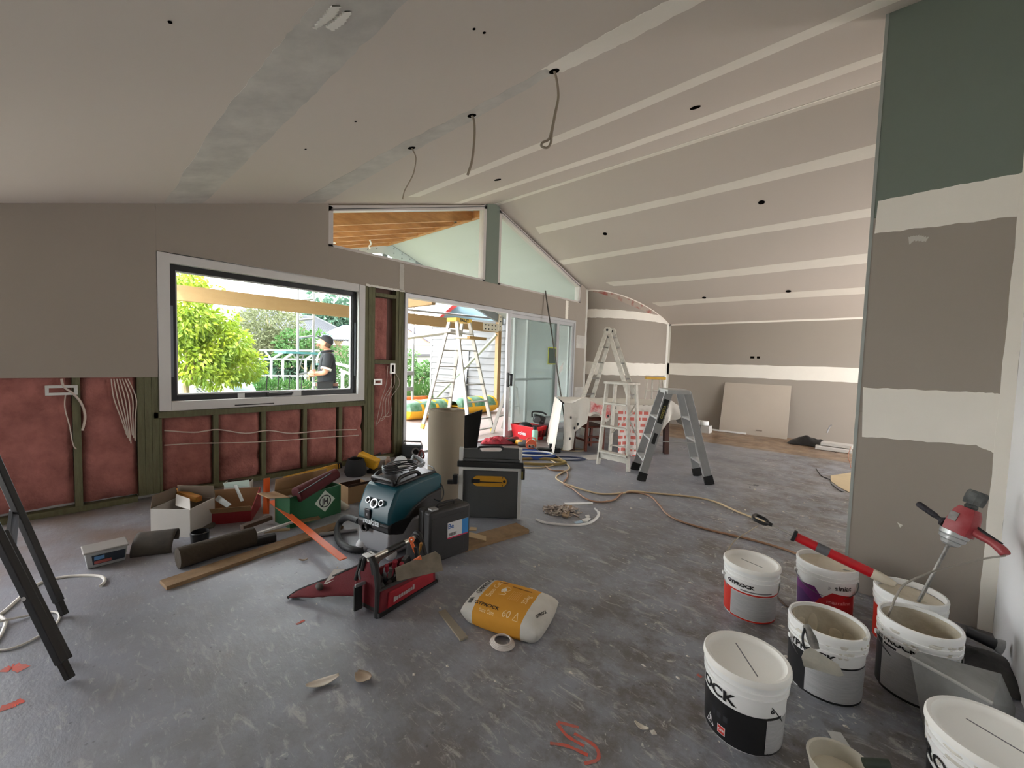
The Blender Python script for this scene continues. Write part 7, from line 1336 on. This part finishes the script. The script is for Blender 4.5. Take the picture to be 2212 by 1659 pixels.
M_sheet = mat('drop_sheet', (220, 214, 204), .85, var=.25, vscale=7, rgb2=(196, 188, 176), bump=1.0, bscale=9); M_rpaint = mat('sheet_red_stain', (206, 96, 96), .85, var=.9, vscale=14, rgb2=(226, 200, 194), split=(.4, .6))
ds = thing('drop_sheet', 'crumpled white drop sheet with red and dark paint marks draped over the table', 'drop sheet', P4(TLn/2, .4, ZT+.02))
def sheet_top(u, v):
    l_ = -.16+(TLn+.32)*u; w_ = -.13+1.06*v; return P4(l_, w_, ZT+.022+.03*abs(wob(u*11+v*5, 1))+.09*max(0, math.sin(u*9.0))**6*math.exp(-(v/.3)**2))
q = MB(); q.grid(sheet_top, 44, 14); obj('sheet_top', q, M_sheet, ds, smooth=True)
def drop(u):   # how far the front edge hangs
    x = u
    if x < .10: return ZT-.02
    if x < .20: return .45-.9*(x-.10)
    if x < .42: return .20+.05*math.sin(x*40)
    if x < .62: return .12
    if x < .80: return .12+.34*((x-.62)/.18)
    return .46-.34*((x-.80)/.20)
def front(u, v):
    p_ = sheet_top(u, 0); d = min(drop(u), p_.z-.01); return p_-ty*(.015+.045*(.5+.5*math.sin(u*46+2*wob(u*9, 4)))*v+.04*wob(u*14, 3)*v)-Vector((0, 0, d*v))+tx*(.03*wob(v*4+u*9, 5)*v)
q = MB(); q.grid(front, 90, 14); fs_ = obj('front_fold', q, M_sheet, ds, smooth=True)
def left(u, v):
    p_ = sheet_top(0, u); return p_-tx*(.03+.10*v+.04*abs(math.sin(u*16))*v)-ty*(.10*v*(1-u))-Vector((0, 0, (p_.z-.012)*v))
q = MB(); q.grid(left, 40, 12); obj('side_fold', q, M_sheet, ds, smooth=True)
def rightf(u, v):
    p_ = sheet_top(1, u); return p_+tx*(.02+.03*abs(math.sin(u*14))*v)-Vector((0, 0, .3*v*(1-.5*u)))
q = MB(); q.grid(rightf, 24, 8); obj('side_fold', q, M_sheet, ds, smooth=True)
q = MB(); q.grid(lambda u, v: front(.22+.17*u, .05+.75*v)-ty*.006, 14, 8); obj('red_stain', q, M_rpaint, ds, smooth=True)
for u_, v_ in ((.06, .3), (.09, .55), (.12, .8), (.37, .7), (.43, .4), (.055, .75)): p_ = front(u_, v_)-ty*.008; q = MB(); q.sph(p_, 1, 8, 5, (.012, .012, .022)); obj('dark_spot', q, M_pblack, ds)
# red and white checked cloth hanging behind the steps
ck = thing('checked_cloth', 'red and white striped cloth hanging from the table to the floor', 'cloth', P4(.62, -.2, 0)); q = MB(); NU, NV = 22, 44
u0_, u1_ = .44, .80
def ckp(u, v): l_ = (u0_+(u1_-u0_)*u)*TLn; return P4(l_, -.19-.05*v-.03*math.sin(u*14+v*2)*v, max(.006, (ZT-.06)*(1-v)))
q.grid(ckp, NU, NV)
for i in range(len(q.f)): q.m[i] = 1 if ((i//NU) % 6 in (0, 1, 2)) and (((i % NU)+(i//NU)//6) % 4 != 3) else 0
obj('cloth', q, [mat('cloth_white', (226, 214, 208), .85), mat('cloth_red', (206, 110, 100), .85)], ck, smooth=True)
# chairs
def chair(name, label, c, face, s=1.0):
    f = Vector(face).normalized(); r_ = Vector((f.y, -f.x, 0)); t = thing(name, label, 'chair', c, group='wooden chairs at the table'); W = lambda x, y, z_: c+r_*(x*s)+f*(y*s)+Vector((0, 0, z_*s)); m_ = mat('chair_wood', (120, 58, 38), .5, var=.3, vscale=8, rgb2=(84, 38, 26))
    for x in (-.19, .19):
        obj('leg', MB().bar(W(x, -.20, 0), W(x*.95, -.235, .86), .04, .04, up=r_), m_, t, bev=.004); obj('leg', MB().bar(W(x, .20, 0), W(x, .18, .43), .04, .04, up=r_), m_, t, bev=.004)
    obj('seat', MB().prism([W(-.21, -.21, .43), W(.21, -.21, .43), W(.22, .22, .44), W(-.22, .22, .44)], (0, 0, .03)), m_, t, bev=.006)
    for z_ in (.60, .80): obj('back_rail', MB().bar(W(-.18, -.225, z_), W(.18, -.225, z_), .025, .07 if z_ > .7 else .05), m_, t, bev=.004)
    for z_ in (.16, .26): obj('stretcher', MB().bar(W(-.19, -.2, z_), W(.19, -.2, z_), .02, .03), m_, t)
    for x in (-.19, .19): obj('stretcher', MB().bar(W(x, -.2, .2), W(x, .2, .2), .02, .03), m_, t)
    return t
chc = PZ(1272, 972)+ty*.10; chair('wooden_chair', 'reddish brown wooden chair in front of the drop sheet, left of the steps', chc, ty*.8-tx*.35, .80)
chc2 = PZ(1400, 962)+ty*.28; chair('wooden_chair', 'reddish brown wooden chair under the table, behind the striped cloth', chc2, ty, .80)
flatpiece('white_card', [(1254, 985), (1304, 980), (1310, 992), (1272, 994)], .004, M_wcard, 'white card lying on the floor in front of the chair', 'card')
# leaning pole
pt_ = PX(1178, 628, XW+.012); pb_ = PZ(1226, 950); q = MB(); q.cyl(pb_, pt_, .012, n=10); obj('leaning_pole', q, mat('pole_dark', (84, 82, 76), .5, metal=.3), label='long thin dark pole leaning on the wall beside the sliding door', cat='pole', smooth=True)
# tools near the door: basket, compressor, bottle, jacket, reel, cables
bk0, bk1 = PZ(1108, 944), PZ(1152, 953); bx = (bk1-bk0).normalized(); by = Vector((-bx.y, bx.x, 0)); BL = (bk1-bk0).length
bs = local_thing('shopping_basket', 'red plastic shopping basket on the floor by the open door', 'basket', (bk0+bk1)/2, bx); M_bred = mat('basket_red', (214, 40, 48), .4); h_ = .22; w0, w1, d0, d1 = BL/2*.92, BL/2*1.12, .26, .30
def wallq(a, b, c_, d_, nm): q = MB(); P_ = [Vector(p_) for p_ in (a, b, c_, d_)]; n_ = (P_[1]-P_[0]).cross(P_[2]-P_[0]).normalized(); q.prism(P_, n_*.006); return obj(nm, q, M_bred, bs, local=True)
fw_ = wallq((-w0, 0, .0), (w0, 0, .0), (w1, -.03, h_), (-w1, -.03, h_), 'front_wall'); wallq((-w0, d0, 0), (w0, d0, 0), (w1, d1, h_), (-w1, d1, h_), 'back_wall'); wallq((-w0, 0, 0), (-w0, d0, 0), (-w1, d1, h_), (-w1, -.03, h_), 'end_wall'); ew = wallq((w0, 0, 0), (w0, d0, 0), (w1, d1, h_), (w1, -.03, h_), 'end_wall'); obj('base', MB().bb((-w0, 0, 0), (w0, d0, .008)), M_bred, bs, local=True)
q = MB(); q.tube([(-w1, -.03, h_), (w1, -.03, h_), (w1, d1, h_), (-w1, d1, h_)], .010, n=6, closed=True); obj('rim', q, M_bred, bs, local=True)
for k in range(3):
    obj('slot', MB().bb((w1-.02-.10*0, .05+.08*k, .06), (w1+.012, .09+.08*k, .16)), mat('slot_dark', (110, 20, 26), .6), ew, local=True)
q = text_mb('coles', .085, .003, 1.0, 'CENTER'); q.v = [(x, -.012-.03*(y+.075)/h_-.006, y+.075) for x, y, _ in q.v]; obj('lettering', q, M_inkw, fw_, local=True)
q = MB(); q.sph((-.06, .12, h_-.01), 1, 12, 8, (.12, .10, .06)); obj('basket_contents', q, M_pblack, bs, local=True, smooth=True)
bo = PZ(1155, 955); wb = thing('water_bottle', 'pale mint drink bottle with black lid beside the red basket', 'bottle', bo); q = MB(); q.lathe([(0, 0), (.045, 0), (.048, .02), (.048, .18), (.03, .21), (.0, .21)], n=18); obj('bottle_body', q, mat('bottle_mint', (150, 200, 184), .4), wb, smooth=True, local=True); q = MB(); q.lathe([(0, .205), (.034, .205), (.034, .245), (.02, .26), (0, .26)], n=14); obj('bottle_lid', q, M_pblack, wb, smooth=True, local=True)
cp0 = PZ(1172, 950); cx_ = RIGHT.copy(); cx_.z = 0; cx_.normalize(); comp = local_thing('air_compressor', 'grey twin tank air compressor standing by the sliding door', 'compressor', cp0, cx_)
M_cg = mat('compressor_grey', (84, 88, 90), .4, metal=.3)
for z_ in (.13,): 
    q = MB(); q.lathe([(0, -.21), (.06, -.20), (.085, -.17), (.09, -.1), (.09, .1), (.085, .17), (.06, .20), (0, .21)], (.02, .15, .12), axis=(1, .3, 0), n=18); obj('tank', q, M_cg, comp, smooth=True, local=True)
q = MB(); q.lathe([(0, -.17), (.06, -.165), (.08, -.12), (.082, .12), (.06, .165), (0, .17)], (.08, .15, .30), axis=(1, .3, 0), n=18); obj('tank', q, mat('tank_pale', (140, 146, 150), .4, metal=.3), comp, smooth=True, local=True)
obj('pump_body', MB().box((-.06, .12, .33), (.20, .16, .13), Matrix.Rotation(.25, 3, 'Y')), M_pblack, comp, bev=.02, local=True); q = MB(); q.tube(spl([(-.18, .12, .36), (-.17, .12, .45), (0, .12, .44), (.06, .12, .40)], 5), .015, n=8); obj('carry_handle', q, M_pblack, comp, smooth=True, local=True); obj('fan_cover', MB().lathe([(0, .03), (.05, .025), (.06, 0), (0, 0)], (-.10, .03, .33), axis=(0, -1, 0), n=16), M_cg, comp, smooth=True, local=True)
for x_ in (-.12, .14): obj('foot', MB().box((x_, .1, .02), (.05, .16, .04)), M_pblack, comp, local=True)
obj('lower_guard', MB().box((-.10, .10, .13), (.16, .15, .18)), M_pblack, comp, bev=.02, local=True)
jk = PZ(1075, 958); q = MB(); q.grid(lambda u, v: jk+RIGHT*((u-.5)*.52)+FWD*((v-.5)*.30)+Vector((0, 0, .012+.13*max(0, math.sin(math.pi*u))**.5*max(0, math.sin(math.pi*v))**.5*max(.1, .6+.9*wob(u*9+v*7, 4)))), 22, 12); obj('red_jacket', q, mat('jacket_red', (150, 26, 40), .8, var=.5, vscale=6, split=(.45, .55), rgb2=(34, 26, 30)), label='crumpled red and black jacket on the floor by the open door', cat='jacket', smooth=True)
def powertool(name, px, py, body, label, s=1.0, rz=0.0):
    p_ = PZ(px, py); t = thing(name, label, 'power tool', p_, rz); obj('motor', MB().lathe([(0, -.09*s), (.03*s, -.085*s), (.036*s, -.05*s), (.036*s, .05*s), (.026*s, .08*s), (.012*s, .10*s), (0, .10*s)], (0, 0, .045*s), axis=(1, .2, .15), n=14), body, t, smooth=True, local=True); obj('grip', MB().box((-.03*s, .045*s, .03*s), (.035*s, .10*s, .035*s)), M_pblack, t, bev=.008*s, local=True); obj('battery', MB().box((-.03*s, .11*s, .03*s), (.07*s, .04*s, .06*s)), M_pblack, t, bev=.006*s, local=True)
powertool('impact_driver', 1100, 960, M_pblack, 'black power tool with grey nose between jacket and basket', 1.1, .4); powertool('impact_driver', 1108, 956, mat('tool_red', (150, 30, 36), .5), 'red power tool beside the red basket', 1.1, 1.2); powertool('cordless_drill', 1120, 962, M_toolyel, 'yellow cordless drill in front of the red basket', 1.1, -.5); powertool('cordless_drill', 1131, 965, M_cg, 'grey power tool left of the orange reel', 1.0, .2)
rl_ = PZ(1147, 973); cr = local_thing('power_reel', 'orange plug board reel with two dark sockets near the cable heap', 'reel', rl_, cx_); q = MB(); q.prism([(x, -.03, z_) for x, z_ in capsule(-.075, .075, .0, .15)], (0, .06, 0)); 
obj('reel_body', MB().lathe([(0, -.03), (.075, -.03), (.08, 0), (.075, .03), (0, .03)], (0, .0, .085), axis=(0, 1, 0), n=22), mat('reel_orange', (224, 104, 66), .5), cr, smooth=True, local=True); obj('socket_plate', MB().box((0, -.036, .07), (.10, .012, .045)), mat('plate_cream', (220, 190, 160), .6), cr, local=True)
for x_ in (-.025, .025): q = MB(); q.cyl((x_, -.046, .07), (x_, -.04, .07), .014, n=12); obj('socket', q, M_ink, cr, local=True)
q = MB(); q.tube(spl([(-.07, 0, .12), (-.05, 0, .18), (.05, 0, .18), (.07, 0, .12)], 5), .009, n=8); obj('reel_handle', q, MATS['reel_orange'], cr, smooth=True, local=True)
def coil(name, px, py, rx, ry, n, r_, m, label, seed, zz=.006, rise=.004):
    c = PZ(px, py); q = MB(); pts = []
    for i in range(n*12): a = i*2*math.pi/12; f = 1+.16*wob(i*.21, seed); pts.append(c+RIGHT*0+Vector((RIGHT.x, RIGHT.y, 0))*(rx*f*math.cos(a+.1*wob(i*.3, seed)))+Vector((FWD.x, FWD.y, 0))*(ry*f*math.sin(a)+.02*wob(i*.17, seed+1))+Vector((0, 0, zz+rise*(i/12)+.006*abs(wob(i*.4, seed+3)))))
    q.tube(spl(pts, 2), r_, n=6); return obj(name, q, m, label=label, cat='cable', smooth=True)
M_blue = mat('hose_blue', (36, 74, 150), .45); M_cream2 = mat('lead_cream', (206, 184, 146), .6); M_olive = mat('lead_olive', (150, 128, 74), .6); M_navy = mat('lead_navy', (44, 54, 84), .5)
coil('blue_hose', 1150, 986, .30, .20, 8, .008, M_blue, 'blue air hose heaped on the floor behind the table saw', 3); coil('blue_hose', 1140, 978, .22, .10, 5, .008, M_blue, 'second coil of blue hose beside the orange reel', 9)
coil('olive_lead', 1165, 1000, .34, .16, 7, .007, M_olive, 'olive yellow extension lead heaped beside the blue hose', 5); coil('white_lead', 1155, 988, .26, .13, 2, .009, M_white, 'white lead looped over the blue hose', 6, .05)
coil('navy_lead', 1222, 992, .26, .10, 2, .007, M_navy, 'navy lead looped on the floor in front of the charger', 7); coil('tan_lead', 1236, 973, .18, .10, 2, .006, M_cream2, 'tan lead curling beside the drop sheet', 8)
ch0 = local_thing('battery_charger', 'black battery charger with grey top on the floor by the cables', 'charger', PZ(1187, 978), cx_); obj('charger_base', MB().bb((-.17, 0, 0), (.17, .12, .055)), M_pblack, ch0, bev=.02, local=True); obj('charger_battery', MB().bb((.0, .05, .055), (.10, .14, .12)), M_pblack, ch0, bev=.008, local=True); obj('charger_label', MB().bb((.0, .05, .121), (.10, .13, .123)), M_white, ch0, local=True); obj('cable_tray', MB().box((-.20, .03, .05), (.14, .1, .01), Matrix.Rotation(.5, 3, 'Y')), M_cg, ch0, local=True)
# long leads over the floor
def lead(pts, r_, m, label, n=8): q = MB(); q.tube(spl([PZ(x, y, r_+.001) for x, y in pts], n), r_, n=6); obj('extension_lead', q, m, label=label, cat='cable', smooth=True)
lead([(1128, 1010), (1170, 1010), (1200, 1002), (1185, 990), (1200, 985), (1222, 1000), (1230, 1012), (1212, 1022), (1201, 1032), (1218, 1044), (1236, 1050), (1260, 1058), (1300, 1067), (1345, 1065), (1365, 1061), (1420, 1066), (1500, 1074), (1545, 1084), (1600, 1108), (1660, 1130)], .0085, M_cream2, 'cream extension lead winding from the cable heap towards the red tube')
lead([(1175, 1002), (1190, 1015), (1222, 1018), (1226, 1030), (1217, 1044), (1236, 1055), (1262, 1075), (1290, 1084), (1325, 1080), (1345, 1065), (1375, 1064), (1405, 1072), (1425, 1092), (1440, 1110), (1470, 1126), (1530, 1144), (1620, 1165), (1690, 1185), (1730, 1200)], .0085, mat('lead_rust', (156, 120, 94), .6), 'brown extension lead running across the floor to the buckets')
lead([(1640, 1240), (1690, 1302), (1710, 1312)], .005, mat('cord_brown', (92, 70, 56), .7), 'short dark cord between the red labelled and open buckets')
# debris pile
pl_ = PZ(1215, 1105); rng = random.Random(21); q = MB()
for i in range(150):
    a = rng.uniform(0, 6.28); rr = rng.random()**.7; c = pl_+Vector((RIGHT.x, RIGHT.y, 0))*(.16*rr*math.cos(a)-.01)+Vector((FWD.x, FWD.y, 0))*(.13*rr*math.sin(a))+Vector((0, 0, .006+.05*(1-rr)*rng.random())); ln = rng.uniform(.02, .09); th = rng.uniform(0, 3.14); d = Vector((math.cos(th), math.sin(th), rng.uniform(-.2, .3)))*ln/2; q.bar(c-d, c+d, rng.uniform(.006, .018), .004)
obj('offcut_heap', q, mat('shavings', (220, 208, 196), .9, var=.95, vscale=24, rgb2=(104, 84, 72)), label='swept heap of wood shavings and slivers on the floor', cat='debris', kind='stuff')
flatpiece('plywood_piece', [(1214, 1116), (1227, 1119), (1236, 1095), (1222, 1092)], .012, mat('ply_tan', (160, 138, 112), .9, var=.3, vscale=14), 'tan plywood piece lying on the shavings heap', 'offcut', z=.01); flatpiece('white_trim', [(1218, 1087), (1280, 1086), (1281, 1090), (1222, 1091)], .006, M_white, 'straight white trim strip behind the shavings heap', 'trim')
flatpiece('plaster_chip', [(1257, 1124), (1270, 1119), (1276, 1121), (1268, 1128), (1259, 1127)], .008, M_white, 'white plaster chip at the edge of the shavings heap', 'chip'); flatpiece('plaster_chip', [(1264, 1114), (1272, 1113), (1274, 1117), (1266, 1118)], .006, M_white, 'smaller white plaster chip right of the shavings heap', 'chip'); flatpiece('blue_sheet_scrap', [(1238, 1128), (1256, 1124), (1260, 1129), (1244, 1131)], .002, mat('scrap_blue', (170, 196, 214), .6), 'pale blue scrap in front of the shavings heap', 'scrap')
q = MB(); q.tube(spl([PZ(x, y, .004) for x, y in ((1157, 1122), (1175, 1129), (1205, 1133), (1240, 1135), (1270, 1131), (1288, 1120), (1293, 1108), (1284, 1098))], 8), [.004]+[.012]*49+[.009]*6+[.003], n=6); obj('curved_trim', q, M_white, label='curved white plastic trim around the shavings heap', cat='trim', smooth=True)
# far wall things
sb, st_ = PZ(1553, 930), PZ(1702, 946); sb.y = st_.y = 9.06; a_, b_ = PY(1553, 930, 9.06), PY(1700, 946, 9.06); zt0 = PY(1566, 826, YF-.015)
q = MB(); q.prism([(a_.x, 9.06, .002), (b_.x, 9.06, .002), (PY(1710, 830, YF-.015).x, YF-.015, zt0.z), (zt0.x, YF-.015, zt0.z)], (0, .012, 0)); pbd = obj('plasterboard_sheet', q, mat('board_sheet', (190, 178, 164), .9, var=.1, vscale=2), label='square plasterboard sheet leaning against the far wall', cat='board'); p_ = PY(1640, 930, 9.07); obj('board_cutout', MB().bb((p_.x-.05, p_.y-.02, p_.z-.01), (p_.x+.05, p_.y-.008, p_.z+.012)), mat('cutout_shade', (140, 128, 116), .9), pbd)
obj('white_trim_length', MB().bar(Vector((a_.x-.15, 9.00, .02)), Vector((a_.x+.5, 9.02, .02)), .03, .03), M_white, label='short white trim length on the floor before the leaning sheet', cat='trim')
gb_ = PZ(1520, 931); gb = local_thing('tape_carton', 'grey and white carton of tape near the far wall', 'carton', Vector((gb_.x, 8.55, 0)), (1, 0, 0)); obj('carton_body', MB().bb((-.30, 0, 0), (.16, .2, .14)), mat('carton_grey', (120, 118, 112), .8), gb, local=True); obj('carton_end', MB().bb((.02, -.004, .0), (.17, .19, .135)), M_wcard, gb, local=True)
for px, dz in ((1505, .14), (1520, .14)): p_ = Vector((PY(px, 915, 8.62).x, 8.66, dz)); q = MB(); q.lathe([(.03, 0), (.08, 0), (.085, .05), (.075, .08), (.03, .08), (.03, 0)], p_, n=18); obj('tape_roll', q, M_white, label='white paper tape roll on the grey carton, %s' % ('left one' if px < 1510 else 'right one'), cat='roll', smooth=True)
gbk = PZ(1750, 952); q = MB(); q.grid(lambda u, v: Vector((PY(1705, 940, 8.8).x+(PY(1795, 950, 8.8).x-PY(1705, 940, 8.8).x)*u, 8.55+.4*v, .012+.17*max(0, math.sin(math.pi*u))**.7*max(0, math.sin(math.pi*v))*(.75+.5*wob(u*8+v*3, 6)))), 22, 12); obj('black_bag', q, mat('bag_glossblack', (24, 24, 26), .35), label='black crumpled bag on the floor by the far wall', cat='bag', smooth=True)
q = MB(); q.tube(spl([PY(1786, 935, 8.75), PY(1792, 922, 8.75), PY(1797, 918, 8.75)], 4), .012, n=6); obj('clamp_handle', q, M_metal, label='metal clamp handle sticking out of the black bag', cat='clamp', smooth=True)
for k, (x0_, x1_, y_, zz) in enumerate(((1762, 1842, 956, .0), (1775, 1845, 950, .06))): A_, B_ = PY(x0_, y_, 8.45+.1*k), PY(x1_, y_, 8.45+.1*k); obj('white_packet', MB().box(((A_.x+B_.x)/2, 8.45+.1*k, zz+.03), (B_.x-A_.x, .22, .05), Matrix.Rotation(.05*(1-2*k), 3, 'Z')), M_wcard, label='white paper packet beside the black bag, %s of two' % ('lower' if k == 0 else 'upper'), cat='packet', bev=.006)
flatpiece('cardboard_sheet', [(1794, 1028), (1845, 1020), (1850, 1066), (1838, 1066), (1812, 1052), (1795, 1040)], .004, mat('sheet_sand', (206, 186, 150), .9, var=.2, vscale=4), 'sand coloured cardboard sheet on the floor by the partition edge', 'cardboard', z=.002)
q = MB(); q.tube(spl([PZ(x, y, .004) for x, y in ((1763, 1012), (1775, 1028), (1793, 1036), (1796, 1045), (1815, 1060), (1822, 1062))], 6), .004, n=6); obj('loose_wire', q, M_pblack, label='thin black wire beside the sand coloured cardboard', cat='wire', smooth=True)
q = MB(); q.tube(spl([PZ(1838, 965, .1), PZ(1832, 985, .1), PZ(1836, 1000, .05), PZ(1838, 1010, .006)], 6), .004, n=6); obj('copper_wire', q, mat('wire_copper', (170, 112, 84), .5), label='loose copper coloured wire by the partition edge', cat='wire', smooth=True)
